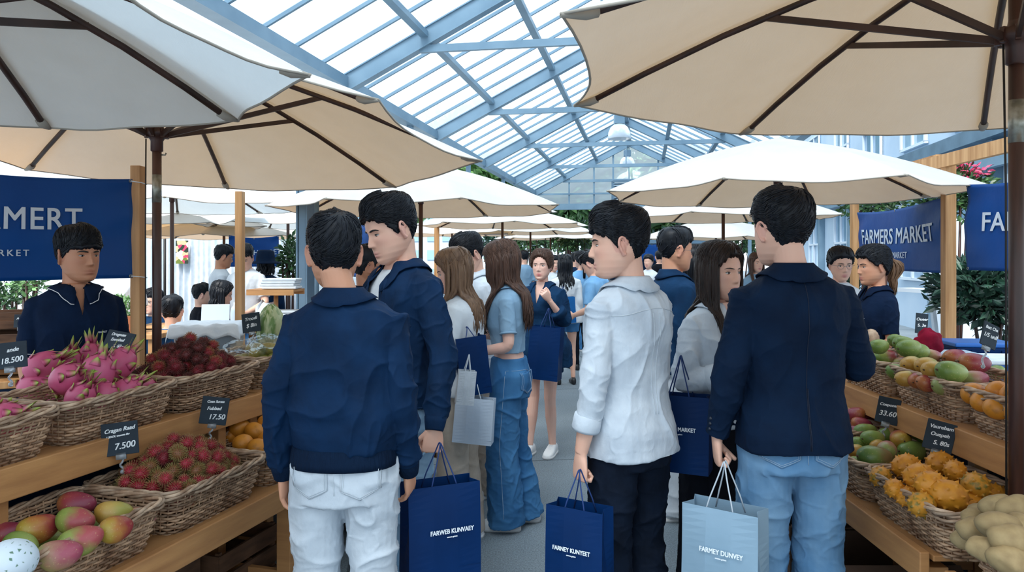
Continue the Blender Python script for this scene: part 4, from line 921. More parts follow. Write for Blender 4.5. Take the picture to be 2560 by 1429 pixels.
    if b.get('sideseam'):
        for s in (-1, 1):
            hp, kn, an, s_ = leg_pts(P, 'L' if s < 0 else 'R'); o = seam(tree, [(s * .6, hp.lerp(kn, k / 12).y if k <= 12 else kn.lerp(an, (k - 12) / 12).y, lerp(.97, .10, k / 24)) for k in range(25)], (-s, 0, 0), off=.0008)
            if len(o) > 4: part('stitching', MB().tube(o, .0014, 5), M['stitch'])
def text_obj(s, size, name, mt, parent, ext=.001, bold=0, shear=0, space=1, align='CENTER', sx=1):
    cu = bpy.data.curves.new('t', 'FONT'); cu.body = s; cu.size = size; cu.extrude = ext; cu.align_x = align; cu.align_y = 'CENTER'; cu.shear = shear; cu.space_character = space
    o = bpy.data.objects.new('t', cu); C.objects.link(o); dg = bpy.context.evaluated_depsgraph_get(); dg.update(); me = bpy.data.meshes.new_from_object(o.evaluated_get(dg)); bpy.data.objects.remove(o); me.materials.clear()
    if bold:
        m_ = MB(); vs = [v.co.copy() for v in me.vertices]; fs = [tuple(p.vertices) for p in me.polygons]
        for i, (a, b) in enumerate(((-1, -.6), (1, .6), (-1, .6), (1, -.6))): m_.add([v + V((a * bold, b * bold, i * .00004)) for v in vs], fs)
        me = m_.mesh('t')
    if sx != 1: me.transform(Matrix.Diagonal((sx, 1, 1, 1)))
    return link(name, me, mt, parent, smooth=False)
# ------------------------------------------------------------ wicker baskets
def rrect(a, b, rc, n):
    """n points of a rounded rectangle, evenly spaced"""
    seg = []; 
    for (cx, cy, a0) in ((a - rc, b - rc, 0), (-a + rc, b - rc, 90), (-a + rc, -b + rc, 180), (a - rc, -b + rc, 270)):
        for k in range(9): t = rad(a0 + 90 * k / 8); seg.append(V((cx + rc * math.cos(t), cy + rc * math.sin(t), 0)))
    seg.append(seg[0]); L_ = [0]
    for p, q in zip(seg, seg[1:]): L_.append(L_[-1] + (q - p).length)
    out = []; j = 0
    for i in range(n):
        s = L_[-1] * i / n
        while L_[j + 1] < s: j += 1
        out.append(seg[j].lerp(seg[j + 1], (s - L_[j]) / max(1e-9, L_[j + 1] - L_[j])))
    return out
BH = .165
def make_basket(seed=1):
    rng = random.Random(seed); NS = 62; n = NS * 3
    ring = lambda t, o=0: [p + (p - V((0, 0, 0))).normalized() * 0 + V((0, 0, BH * t)) for p in rrect(lerp(.235, .278, t) + o, lerp(.17, .213, t) + o, .055, n)]
    root = empty('wicker_basket', (0, 0, 0), 0, 'x', 'basket')
    mb = MB(); rows = 14
    for k in range(rows):
        t = (k + .5) / (rows + .6); r0, r1 = ring(t, -.004), ring(t, .004); P = []
        for i in range(n):
            f = .5 + .5 * math.cos(PI * (i / 3) + PI * k); p = r0[i].lerp(r1[i], f); p.z += .0025 * noise.noise(V((i * .07, k * 3.1, seed))) + .003 * noise.noise(V((i * .02, k * .4, seed + 5))); P.append(p)
        i = rng.randint(0, 30); end = i + n
        while i < end:
            m_ = min(rng.randint(26, 70), end - i + 3); q = [P[j % n] for j in range(i, i + m_ + 2)]; r = rng.uniform(.0042, .0056)
            mb.tube(q, [r * (.55 if j in (0, len(q) - 1) else 1) for j in range(len(q))], 6); i += m_
    b0, b1 = ring(0), ring(1)
    for i in range(0, n, 3): mb.tube([b0[i], b0[i].lerp(b1[i], .5), b1[i]], .0034, 5)
    mb.build('weave', M['wicker'], root)
    mb = MB()
    for j, (rz, ro, rr, tw) in enumerate(((BH + .004, 0, .0062, 0), (BH + .004, 0, .0062, 2.1), (BH + .004, 0, .0062, 4.2), (BH - .012, .003, .0055, 1))):
        q = rrect(.278 + ro, .213 + ro, .055, n); m_ = len(q); P = []
        for i, p in enumerate(q):
            a = i * .32 + tw; nn_ = V((p.x / .278 ** 2, p.y / .213 ** 2, 0)).normalized(); P.append(p + nn_ * (.0085 * math.cos(a)) + V((0, 0, rz + .0065 * math.sin(a))))
        i = 0
        while i < n: m_ = rng.randint(30, 60); mb.tube([P[(i + k) % n] for k in range(m_ + 3)], [rr] * (m_ + 3), 6); i += m_
    mb.build('rim', M['wickerlt'], root)
    q = rrect(.235, .17, .05, 40); MB().loft([[p + V((0, 0, z)) for p in q] for z in (0, .008)]).build('base', M['wicker'], root, smooth=False)
    return root
BK = make_basket(3)
class Stand:
    pass
def frame(loc, rz): return Matrix.Translation(loc) @ Matrix.Rotation(rz, 4, 'Z')
first = [True]
def basket(S_, x, y, z, label, drz=0, tilt=0):
    """a basket centred at stand coordinates x, y, with its base at z"""
    Mx = S_ @ Matrix.Translation((x, y, z)) @ Matrix.Rotation(rad(drz), 4, 'Z') @ Matrix.Rotation(rad(tilt), 4, 'X')
    o = BK if first[0] else copy_tree(BK); first[0] = False
    o.location = Mx.to_translation(); o.rotation_euler = Mx.to_euler(); o['label'] = label; o['group'] = 'wicker baskets of fruit on the stalls'; o.name = 'wicker_basket'
    return Mx

# ------------------------------------------------------------ fruit
def attr_mat(name, base, tip, rough=.5, name_attr='tip', base2=None, scale=20, bump=0, **k):
    m, t, b, N, L = nt(name); setin(b, rough=rough, **k); a = N.new('ShaderNodeAttribute'); a.attribute_name = name_attr
    mx = N.new('ShaderNodeMix'); mx.data_type = 'RGBA'; L.new(a.outputs['Fac'], mx.inputs[0]); mx.inputs[7].default_value = rgb(tip); mx.inputs[6].default_value = rgb(base)
    if base2:
        tc = N.new('ShaderNodeTexCoord'); n = N.new('ShaderNodeTexNoise'); n.inputs['Scale'].default_value = scale; L.new(tc.outputs['Object'], n.inputs['Vector'])
        m2 = N.new('ShaderNodeMix'); m2.data_type = 'RGBA'; L.new(n.outputs[0], m2.inputs[0]); m2.inputs[6].default_value = rgb(base); m2.inputs[7].default_value = rgb(base2); L.new(m2.outputs[2], mx.inputs[6])
    L.new(mx.outputs[2], b.inputs['Base Color']); return m
def blush(name, a, b_, c, rough=.38, dots=0):
    """skin colour running from a (one end) through b to c, with soft patches"""
    m, t, b, N, L = nt(name); setin(b, rough=rough); tc = N.new('ShaderNodeTexCoord'); sx = N.new('ShaderNodeSeparateXYZ'); L.new(tc.outputs['Object'], sx.inputs[0])
    n = N.new('ShaderNodeTexNoise'); n.inputs['Scale'].default_value = 14; n.inputs['Detail'].default_value = 4; L.new(tc.outputs['Object'], n.inputs['Vector'])
    ma = N.new('ShaderNodeMath'); ma.operation = 'MULTIPLY_ADD'; L.new(sx.outputs['X'], ma.inputs[0]); ma.inputs[1].default_value = 6; L.new(n.outputs[0], ma.inputs[2])
    mb_ = N.new('ShaderNodeMath'); mb_.operation = 'MULTIPLY_ADD'; L.new(sx.outputs['Z'], mb_.inputs[0]); mb_.inputs[1].default_value = 4.5; L.new(ma.outputs[0], mb_.inputs[2])
    r = N.new('ShaderNodeValToRGB'); L.new(mb_.outputs[0], r.inputs[0]); e = r.color_ramp.elements; e[0].position = .22; e[0].color = rgb(a); e[1].position = .82; e[1].color = rgb(c); q = e.new(.5); q.color = rgb(b_)
    out = r.outputs[0]
    n2 = N.new('ShaderNodeTexNoise'); n2.inputs['Scale'].default_value = 160; n2.inputs['Detail'].default_value = 1; L.new(tc.outputs['Object'], n2.inputs['Vector'])
    r2 = N.new('ShaderNodeValToRGB'); L.new(n2.outputs[0], r2.inputs[0]); r2.color_ramp.elements[0].position = .66; r2.color_ramp.elements[1].position = .72; r2.color_ramp.elements[0].color = (0, 0, 0, 1); r2.color_ramp.elements[1].color = (.35, .35, .35, 1)
    mx = N.new('ShaderNodeMix'); mx.data_type = 'RGBA'; L.new(r2.outputs[0], mx.inputs[0]); L.new(out, mx.inputs[6]); mx.inputs[7].default_value = rgb('d9c489' if not dots else '5b3f1c'); L.new(mx.outputs[2], b.inputs['Base Color'])
    return m
MG = dict(ry=blush('mango_red_yellow', 'ad9038', 'b07236', '983438'), gr=blush('mango_green_red', '6f8a3a', '8f9a4a', 'a84a4e'), g=blush('mango_green', '64803a', '7d9548', '95a55a'), red=blush('mango_red', 'a8653a', '97383f', '883046'),
          pale=blush('mango_pale', 'a9a364', 'b98a6c', 'b46a74'), y=blush('mango_yellow', 'b58a3c', 'c2a055', 'a8a04e'), dk=blush('mango_dark_green', '4c6a30', '66803c', '7d6a44'), pk=blush('mango_pink_green', '8a9456', 'a87c66', 'a0485a'))
def proto(name, parts, cat):
    """parts: [(name, MB, material)]; the first is the thing itself"""
    o = parts[0][1].build(parts[0][0], parts[0][2]); o['category'] = cat
    for n_, mb, mt in parts[1:]: mb.build(n_, mt, o)
    o.hide_render = False; return o
def mango_geo(seed, rx=.060, ry=.043, rz=.041):
    return MB().ball((0, 0, 0), (rx, ry, rz), 28, 18, fn=lambda p, q: V((q.x * (1 + .04 * p.z), q.y * (1 - .14 * p.x), q.z * (1 - .10 * p.x) + .006 * p.x * p.x + .0015 * noise.noise(p * 2 + V((seed, 0, 0))))))
PR = {}
def stemmb(x=-.060, z=.004): return MB().tube([(x + .003, 0, z), (x - .002, 0, z + .001), (x - .006, 0, z + .002)], [.0045, .003, .0025], 8)
def get_mango(k):
    if ('m', k) not in PR: PR['m', k] = (mango_geo(len(PR)).mesh('mango'), stemmb().mesh('stem'))
    return PR['m', k]
def mango(p, k, label, rot=(0, 0, 0), s=1.0, group=None, name='mango', cat='mango', mt=None, geo=None):
    me, st = geo or get_mango(k)
    if not me.materials: me.materials.append(mt or MG[k]); [setattr(x, 'use_smooth', True) for x in me.polygons]
    o = bpy.data.objects.new(name, me); C.objects.link(o); o.location = p; o.rotation_euler = [rad(a) for a in rot]; o.scale = (s,) * 3; tag(o, label, cat, group)
    if st:
        if not st.materials: st.materials.append(M['soil'])
        c = bpy.data.objects.new('stem', st); C.objects.link(c); c.parent = o
    return o
# dragon fruit
MG['dragon'] = attr_mat('dragon_fruit_skin', 'b43862', '9db04a', .42, base2='cc6488', scale=12)
def dragon_geo(seed):
    rng = random.Random(seed); mb = MB().ball((0, 0, 0), (.060, .060, .076), 26, 18, fn=lambda p, q: q * (1 + .03 * noise.noise(p * 2.5 + V((seed, 0, 0))))); out = []
    def bract(base, n, up, L_, w_, curl):
        side = n.cross(up).normalized(); P = []; sc = MB(); tips = []
        for i in range(7):
            t = i / 6; d = (up * math.cos(curl * t) + n * math.sin(curl * t)); c = base + n * (.002 + .35 * L_ * t * math.sin(curl * t * .8)) + up * (L_ * t * (1 - .25 * t)); ww = w_ * (1 - t ** 1.6) + .0012
            P.append([c - side * ww - n * .002 * (1 - t), c + n * .0025, c + side * ww - n * .002 * (1 - t), c - n * .002]); tips.extend([max(0, (t - .2) / .5)] * 4)
        sc.loft(P); tips.extend([0, 1]); me = sc.mesh('scale'); me.attributes.new('tip', 'FLOAT', 'POINT').data.foreach_set('value', [min(1, t) for t in tips]); out.append(me)
    rows = ((-50, 3, .032, .017), (-15, 4, .040, .019), (20, 4, .044, .018), (48, 4, .054, .015), (72, 4, .072, .012), (82, 2, .095, .011))
    for el, n_, L_, w_ in rows:
        for k in range(n_):
            az = 2 * PI * (k + rng.uniform(-.2, .2) + (el % 2) * .5) / n_; e = rad(el + rng.uniform(-6, 6)); n = V((math.cos(az) * math.cos(e), math.sin(az) * math.cos(e), math.sin(e)))
            up = V((-math.cos(az) * math.sin(e), -math.sin(az) * math.sin(e), math.cos(e))) if el < 70 else (n * .6 + V((math.cos(az), math.sin(az), 0)) * .25 + V((0, 0, .8)))
            b = V((n.x * .060, n.y * .060, n.z * .076)); bract(b, n, up.normalized(), L_ * rng.uniform(.7, 1.15), w_ * rng.uniform(.8, 1.1), rng.uniform(.5, 1.3) if el < 70 else .3)
    return mb.mesh('dragon_fruit'), out
def thing2(name, me, mt, child, cname, cmt, p, rot, s, label, cat, group=None):
    ch_ = child if isinstance(child, list) else [child]
    for m_, t_ in [(me, mt)] + [(c, cmt) for c in ch_]:
        if m_ and not m_.materials: m_.materials.append(t_); m_.polygons.foreach_set('use_smooth', [True] * len(m_.polygons))
    o = bpy.data.objects.new(name, me); C.objects.link(o); o.location = p; o.rotation_euler = [rad(a) for a in rot]; o.scale = (s,) * 3; tag(o, label, cat, group)
    for m_ in ch_: c = bpy.data.objects.new(cname, m_); C.objects.link(c); c.parent = o
    return o
DG = [dragon_geo(i) for i in range(3)]
# rambutan
def rambutan_geo(seed, L_=.015, n=190):
    rng = random.Random(seed); mb = MB().ball((0, 0, 0), (.0195, .0195, .0225), 14, 10); h = MB(); tips = []
    for i in range(n):
        z = 1 - 2 * (i + .5) / n; a = i * 2.39996; r = math.sqrt(1 - z * z); d = V((r * math.cos(a), r * math.sin(a), z)); b = V((d.x * .019, d.y * .019, d.z * .022))
        side = V((rng.uniform(-1, 1), rng.uniform(-1, 1), rng.uniform(-1, 1))); side = (side - d * side.dot(d)) * .5; l = L_ * rng.uniform(.7, 1.2)
        p1 = b + d * l * .5 + side * l * .12; p2 = b + d * l * .95 + side * l * .55; t1 = d.orthogonal().normalized(); t2 = d.cross(t1); o = len(h.v)
        for p, w_ in ((b, .0017), (p1, .0012)):
            for k in range(3): h.v.append(tuple(p + t1 * (w_ * math.cos(2.1 * k)) + t2 * (w_ * math.sin(2.1 * k))))
        h.v.append(tuple(p2)); tips += [0, 0, 0, .4, .4, .4, 1]
        for k in range(3): j = (k + 1) % 3; h.f += [(o + k, o + j, o + 3 + j, o + 3 + k), (o + 3 + k, o + 3 + j, o + 6)]; h.m += [0, 0]
    me = h.mesh('hairs'); at_ = me.attributes.new('tip', 'FLOAT', 'POINT'); at_.data.foreach_set('value', tips); return mb.mesh('rambutan'), me
RT = []
for i, (c1, c2, c3, c4) in enumerate((('a02236', 'b02a3e', 'a8323c', '8f8a4a'), ('8a1f30', '9a2a38', '7f2a30', '6e4034'), ('8f5a3c', 'a0744a', '8f6a3c', '8a8a4c'), ('b02840', 'b83048', 'b03a48', 'a09a58'), ('6f2a2a', '7e3630', '5f2a26', '4a2a22'))):
    a, b = rambutan_geo(i); RT.append((a, attr_mat('rambutan_skin_%d' % i, c1, c2, .5), b, attr_mat('rambutan_hair_%d' % i, c3, c4, .5)))
def rambutan(p, k, label, group, s, rng): return thing2('rambutan', RT[k][0], RT[k][1], RT[k][2], 'hairs', RT[k][3], p, (rng.uniform(0, 360), rng.uniform(0, 360), rng.uniform(0, 360)), s, label, 'rambutan', group)
def hmelon_geo(seed):
    rng = random.Random(seed); sp = []
    for i in range(34):
        z = 1 - 2 * (i + .5) / 34; a = i * 2.39996; r = math.sqrt(1 - z * z); sp.append(V((r * math.cos(a), r * math.sin(a), z)))
    def fn(p, q):
        k = max(gs((p - s_).length, .07) for s_ in sp); return q * (1 + (.21 * k) + .02 * noise.noise(p * 3 + V((seed, 0, 0))))
    return MB().ball((0, 0, 0), (.072, .053, .053), 80, 50, fn=lambda p, q: (lambda r: V((r.x * .072 / .055 , r.y, r.z)))(fn(p, p * .055))).mesh('horned_melon')
MG['horn'] = mat('horned_melon_skin', 'd08a24', .5, 'b46a18', scale=26, detail=6, bump=.3, bscale=80, lo=.45, hi=.8); MG['horn2'] = mat('horned_melon_blotched', 'c98a26', .5, '6a6a2c', scale=30, detail=3, lo=.5, hi=.66)
MG['orange'] = mat('apricot_yellow_skin', 'cc8426', .45, '9c6420', scale=45, detail=3, bump=.15, bscale=120, lo=.55, hi=.8)
MG['potato'] = mat('potato_skin', 'a08a62', .75, '7c6644', scale=22, detail=6, bump=.35, bscale=50, lo=.35, hi=.75)
HMG = [hmelon_geo(i) for i in range(3)]
def potato_geo(seed): return MB().ball((0, 0, 0), (.066, .048, .043), 26, 18, fn=lambda p, q: q * (1 + .16 * noise.noise(p * 1.3 + V((seed * 3.3, 0, 0))) + .03 * noise.noise(p * 5 + V((seed, 0, 0))))).mesh('potato')
PTG = [potato_geo(i) for i in range(4)]
OG = MB().ball((0, 0, 0), (.047, .040, .038), 22, 16, fn=lambda p, q: V((q.x, q.y * (1 - .1 * p.x), q.z)) * (1 + .015 * noise.noise(p * 3))).mesh('yellow_fruit')
def ph(px, py, z):
    """the point at height z seen at (px, py)"""
    Y = (CZ - z) * F / (py - HY); return V((gx(px, Y), Y, z))
def pack(n, r, a, b, z0, seed, mound=.12, jit=.9):
    rng = random.Random(seed); P = []
    for _ in range(n):
        best = None
        for _ in range(45):
            x, y = rng.uniform(-a + r, a - r), rng.uniform(-b + r, b - r); z = z0 + r
            for q in P:
                d2 = (q.x - x) ** 2 + (q.y - y) ** 2
                if d2 < (2 * r * jit) ** 2: z = max(z, q.z + math.sqrt((2 * r * jit) ** 2 - d2))
            c = z + mound * ((x / a) ** 2 + (y / b) ** 2)
            if best is None or c < best[0]: best = (c, x, y, z)
        P.append(V(best[1:]))
    return P

# ------------------------------------------------------------ stands
def stand(loc, rz, length, label, upz=.915, loz=.60, dep=.47, low=.39, seed=0, legs=None):
    r = empty('display_stand', loc, rz, label, 'stand')
    L_ = length
    for i in range(4): MB().box((L_ / 2, .03 + dep / 8 + dep / 4 * i - .03, upz - .022), (L_, dep / 4 - .006, .02)).build('shelf_board', M['wood'], r, smooth=False, bevel=.003)
    for i in range(4): MB().box((L_ / 2, -low + low / 8 + .115 * i + .02, loz - .022), (L_, .109, .02)).build('shelf_board', M['wood'], r, smooth=False, bevel=.003)
    MB().box((L_ / 2, -.015, upz - .055), (L_, .032, .11)).build('front_rail', M['wood'], r, smooth=False, bevel=.004)
    MB().box((L_ / 2, -low - .015, loz - .05), (L_, .034, .10)).build('front_rail', M['wood'], r, smooth=False, bevel=.004)
    MB().box((L_ / 2, dep - .01, upz - .055), (L_, .03, .09)).build('back_rail', M['wood'], r, smooth=False, bevel=.004)
    for x in (legs or (.06, L_ / 2, L_ - .06)):
        MB().box((x, -low + .05, (loz - .1) / 2 + .03), (.055, .07, loz - .09)).build('leg', M['wood'], r, smooth=False, bevel=.003)
        MB().box((x, .04, (upz - .04) / 2), (.055, .07, upz - .08)).build('leg', M['wood'], r, smooth=False, bevel=.003)
        MB().box((x, dep - .05, (upz - .04) / 2), (.055, .06, upz - .06)).build('leg', M['wood'], r, smooth=False, bevel=.003)
        MB().box((x, (dep - low) / 2, .14), (.03, dep + low - .1, .06)).build('cross_bar', M['wood'], r, smooth=False, bevel=.003)
    MB().box((L_ / 2, dep + .012, upz / 2 - .04), (L_, .006, upz - .1)).build('backing_cloth', M['navy2'], r, smooth=False)  # dark sheet added to darken the space under the shelves
    return frame(V(loc), rz)
aL = math.atan2(.96, .28); uL = V((math.cos(aL), math.sin(aL), 0)); E = V((-1.269, 3.755, 0)); LEN = 2.6
SL = stand(E - uL * LEN, aL, LEN, 'two-tier pine stand with dragon fruit and rambutan, nearest on the left', legs=(.06, 1.2, 2.3, 2.54))
SL2 = stand(E + uL * .02, aL, 1.9, 'second pine stand behind the man in the navy bomber jacket')
SR = stand((1.80, 4.56, 0), -PI / 2, 2.06, 'two-tier pine stand with mangoes and horned melons on the right')
SR2 = stand((1.80, 2.36, 0), -PI / 2, 1.1, 'pine stand under the potatoes, nearest on the right', legs=(.06, 1.0))
# position along the left stand of a front-edge pixel column
def uY(Y): return (Y - (E - uL * LEN).y) / uL.y
bw = .585
uc = uY(2.925); ul = uY(2.719)
bL1 = basket(SL, uc - bw, .212, .895, 'basket of a few dragon fruits cut by the left edge, upper tier')
bL2 = basket(SL, uc, .212, .895, 'basket heaped with pink dragon fruits, upper tier of the left stand')
bL3 = basket(SL, uc + bw, .212, .895, 'basket of dark red rambutans behind the dragon fruits, upper tier')
bL4 = basket(SL2, uc + 2 * bw - LEN, .235, .90, 'basket of plastic-wrapped fruit behind the navy bomber jacket')
bM1 = basket(SL, ul - bw / 2, -.17, .58, 'basket of large mangoes at the lower left corner')
bM2 = basket(SL, ul + bw / 2, -.17, .58, 'basket of red and green rambutans, lower tier of the left stand')
bM3 = basket(SL, ul + bw * 1.5, -.17, .58, 'basket of yellow speckled fruit beside the navy bomber jacket')
def ry(Y): return 4.56 - Y
bR1 = basket(SR, ry(3.90), .235, .90, 'basket of green mangoes beside the blazer man\'s elbow, upper tier')
bR2 = basket(SR, ry(3.32), .235, .90, 'basket of red and yellow mangoes in the middle of the right upper tier')
bR3 = basket(SR, ry(2.74), .235, .90, 'basket of orange fruit behind the parasol pole, upper right tier')
bR0 = basket(SR, ry(3.86), -.17, .58, 'basket of dark red fruit half hidden behind the blazer man')
bR4 = basket(SR, ry(3.28), -.17, .58, 'basket of round green mangoes, lower tier on the right')
bR5 = basket(SR, ry(2.71), -.17, .58, 'basket of orange horned melons, lower tier on the right')
bR6 = basket(SR2, .30, -.17, .58, 'basket of potatoes at the lower right corner')
bR7 = basket(SR2, .30, .235, .90, 'basket of orange fruit cut by the right edge')

rng = random.Random(5)
def rr3(): return (rng.uniform(-25, 25), rng.uniform(-25, 25), rng.uniform(0, 360))
# mangoes, lower left: pixel, height, kind, rotation about z, look
for (px, py, z, k, rz_, rx_, s, lb) in (
    (96, 1322, .730, 'ry', 60, 10, 1.08, 'large yellow and red mango at the left of the corner basket'), (190, 1303, .745, 'gr', -10, 5, 1.06, 'green mango with a red flush, middle of the corner basket'),
    (192, 1262, .735, 'red', 5, 0, 1.06, 'long crimson mango at the back of the corner basket'), (284, 1284, .735, 'y', 30, -10, 1.0, 'yellow mango with a pink shoulder at the back right'),
    (288, 1322, .745, 'ry', 70, 60, .95, 'round orange-red mango showing its dark stem end'), (347, 1297, .72, 'pale', 40, 0, .93, 'pale pinkish mango nearest the basket rim'),
    (203, 1352, .745, 'gr', 15, 0, 1.06, 'green mango blushed pink in front of the others'), (148, 1388, .735, 'pk', 20, 0, 1.02, 'pink and pale green mango at the front of the corner basket'),
    (52, 1366, .705, 'g', -20, 0, 1.0, 'plain green mango beside the netted fruit'), (18, 1336, .70, 'red', 30, 0, .95, 'dark pink mango cut by the left edge'),
    (245, 1330, .66, 'g', 50, 0, 1.0, 'dull green mango under the round orange-red one'), (140, 1345, .655, 'gr', 80, 0, 1.0, 'half-hidden mango under the large yellow and red one')):
    mango(ph(px, py, z - (.03 if px > 300 else .012)), k, lb, (rx_, rng.uniform(-12, 12), rz_), s * 1.02, 'mangoes in the corner basket')
# netted fruit
m_, t_, b_, N, L = nt('foam_net'); setin(b_, rough=.8); v_ = N.new('ShaderNodeTexVoronoi'); v_.feature = 'DISTANCE_TO_EDGE'; v_.inputs['Scale'].default_value = 55
tc = N.new('ShaderNodeTexCoord'); L.new(tc.outputs['Object'], v_.inputs['Vector']); rp = N.new('ShaderNodeValToRGB'); L.new(v_.outputs[0], rp.inputs[0]); rp.color_ramp.elements[0].position = .28; rp.color_ramp.elements[0].color = rgb('cfdbe4'); rp.color_ramp.elements[1].position = .36; rp.color_ramp.elements[1].color = rgb('5f7f6a'); L.new(rp.outputs[0], b_.inputs['Base Color'])
MB().ball((0, 0, 0), (.066, .066, .058), 36, 24, fn=lambda p, q: q * (1 + .03 * abs(noise.noise(p * 9)))).build('netted_fruit', m_, label='round fruit in a white foam net at the bottom left corner', cat='fruit').location = ph(28, 1402, .76)
# dragon fruits
for i, (px, py, z, k, rot, s, lb) in enumerate((
    (105, 915, 1.135, 0, (60, 20, 100), 1.0, 'back left dragon fruit, dark magenta'), (170, 947, 1.12, 1, (70, 10, 60), 1.05, 'dragon fruit left of centre in the second row'), (241, 936, 1.13, 2, (-10, 15, 10), 1.1, 'tall central dragon fruit with long green tips'),
    (297, 910, 1.145, 0, (40, -40, 200), 1.05, 'back right dragon fruit under the tilted price sign'), (90, 966, 1.075, 2, (75, 0, 80), 1.05, 'dragon fruit lying at the front left with leaves to the left'), (203, 994, 1.08, 1, (30, 25, 30), .95, 'front dragon fruit with a curled green leaf on top'),
    (260, 990, 1.075, 0, (-20, 10, 70), .85, 'small dragon fruit in front with its green top upright'), (312, 980, 1.075, 2, (50, -20, 140), .9, 'front dragon fruit third from the right'), (352, 968, 1.07, 1, (60, 40, -60), .9, 'dragon fruit at the right end of the front row'),
    (172, 905, 1.13, 0, (20, 10, 40), .85, 'half-hidden dragon fruit at the back centre'), (228, 893, 1.14, 1, (-5, 5, 90), .9, 'rear dragon fruit whose long green tips stand highest'), (150, 990, 1.03, 2, (60, 0, 10), .85, 'dragon fruit low in the front of the heap'),
    (285, 945, 1.06, 1, (60, 0, 10), .9, 'dragon fruit buried under the back right ones'))):
    thing2('dragon_fruit', DG[k][0], MG['dragon'], DG[k][1], 'scale', MG['dragon'], ph(px, py, z - (.032 if py > 960 else .006)), rot, s, lb, 'dragon fruit', 'dragon fruits in the heaped basket')
for px, py, z, k, rot, lb in ((-22, 1030, 1.04, 0, (60, 0, 20), 'left one of the dragon fruits cut by the left edge'), (12, 1048, 1.03, 1, (70, 30, 80), 'dragon fruit at the left edge with a green leaf on top'), (52, 1052, 1.01, 2, (60, 40, -70), 'dragon fruit lying nearest the rim in the left-edge basket'), (-60, 1060, 1.0, 1, (60, 40, -70), 'dragon fruit mostly outside the left edge')):
    thing2('dragon_fruit', DG[k][0], MG['dragon'], DG[k][1], 'scale', MG['dragon'], ph(px, py, z), rot, .95, lb, 'dragon fruit', 'dragon fruits in the left-edge basket')
for i, p in enumerate(pack(185, .0250, .268, .202, .085, 8, .14, .95)):
    k = rng.choice((0, 3, 0, 2, 3, 1)); rambutan(bM2 @ p, k, 'one of the hairy red and green rambutans in the lower basket', 'rambutans in the lower basket', rng.uniform(1.0, 1.18), rng)
for i, p in enumerate(pack(185, .0250, .268, .202, .08, 9, .18, .95)):
    k = rng.choice((1, 4, 1, 0, 4)); rambutan(bL3 @ p, k, 'one of the dark red rambutans in the upper basket', 'rambutans in the upper basket', rng.uniform(1.0, 1.18), rng)
def odd(name, me, mt, p, rot, s, lb, cat, group):
    if not me.materials: me.materials.append(mt); me.polygons.foreach_set('use_smooth', [True] * len(me.polygons))
    o = bpy.data.objects.new(name, me); C.objects.link(o); o.location = p; o.rotation_euler = [rad(a) for a in rot]; o.scale = (s,) * 3; tag(o, lb, cat, group)
    o.material_slots[0].link = 'OBJECT'; o.material_slots[0].material = mt; return o
for px, py, z, s, lb in ((597, 1070, .76, 1.15, 'largest yellow speckled fruit at the left of the small heap'), (637, 1078, .755, 1, 'yellow speckled fruit in the middle of the small heap'), (668, 1060, .77, 1.05, 'yellow fruit at the top right, touching the bomber jacket'), (608, 1108, .735, 1, 'yellow fruit low in front on the left'), (646, 1120, .725, 1, 'yellow fruit with brown spots lowest in front'),
    (672, 1098, .74, 1, 'yellow fruit half behind the bomber jacket'), (574, 1088, .73, .9, 'small yellow fruit beside the rambutans'), (640, 1050, .74, 1, 'yellow fruit hidden at the back of the small heap'), (700, 1075, .74, 1, 'yellow fruit hidden behind the bomber jacket')):
    odd('yellow_fruit', OG, MG['orange'], ph(px, py, z), rr3(), s * 1.12, lb, 'fruit', 'yellow speckled fruit, lower left stand')
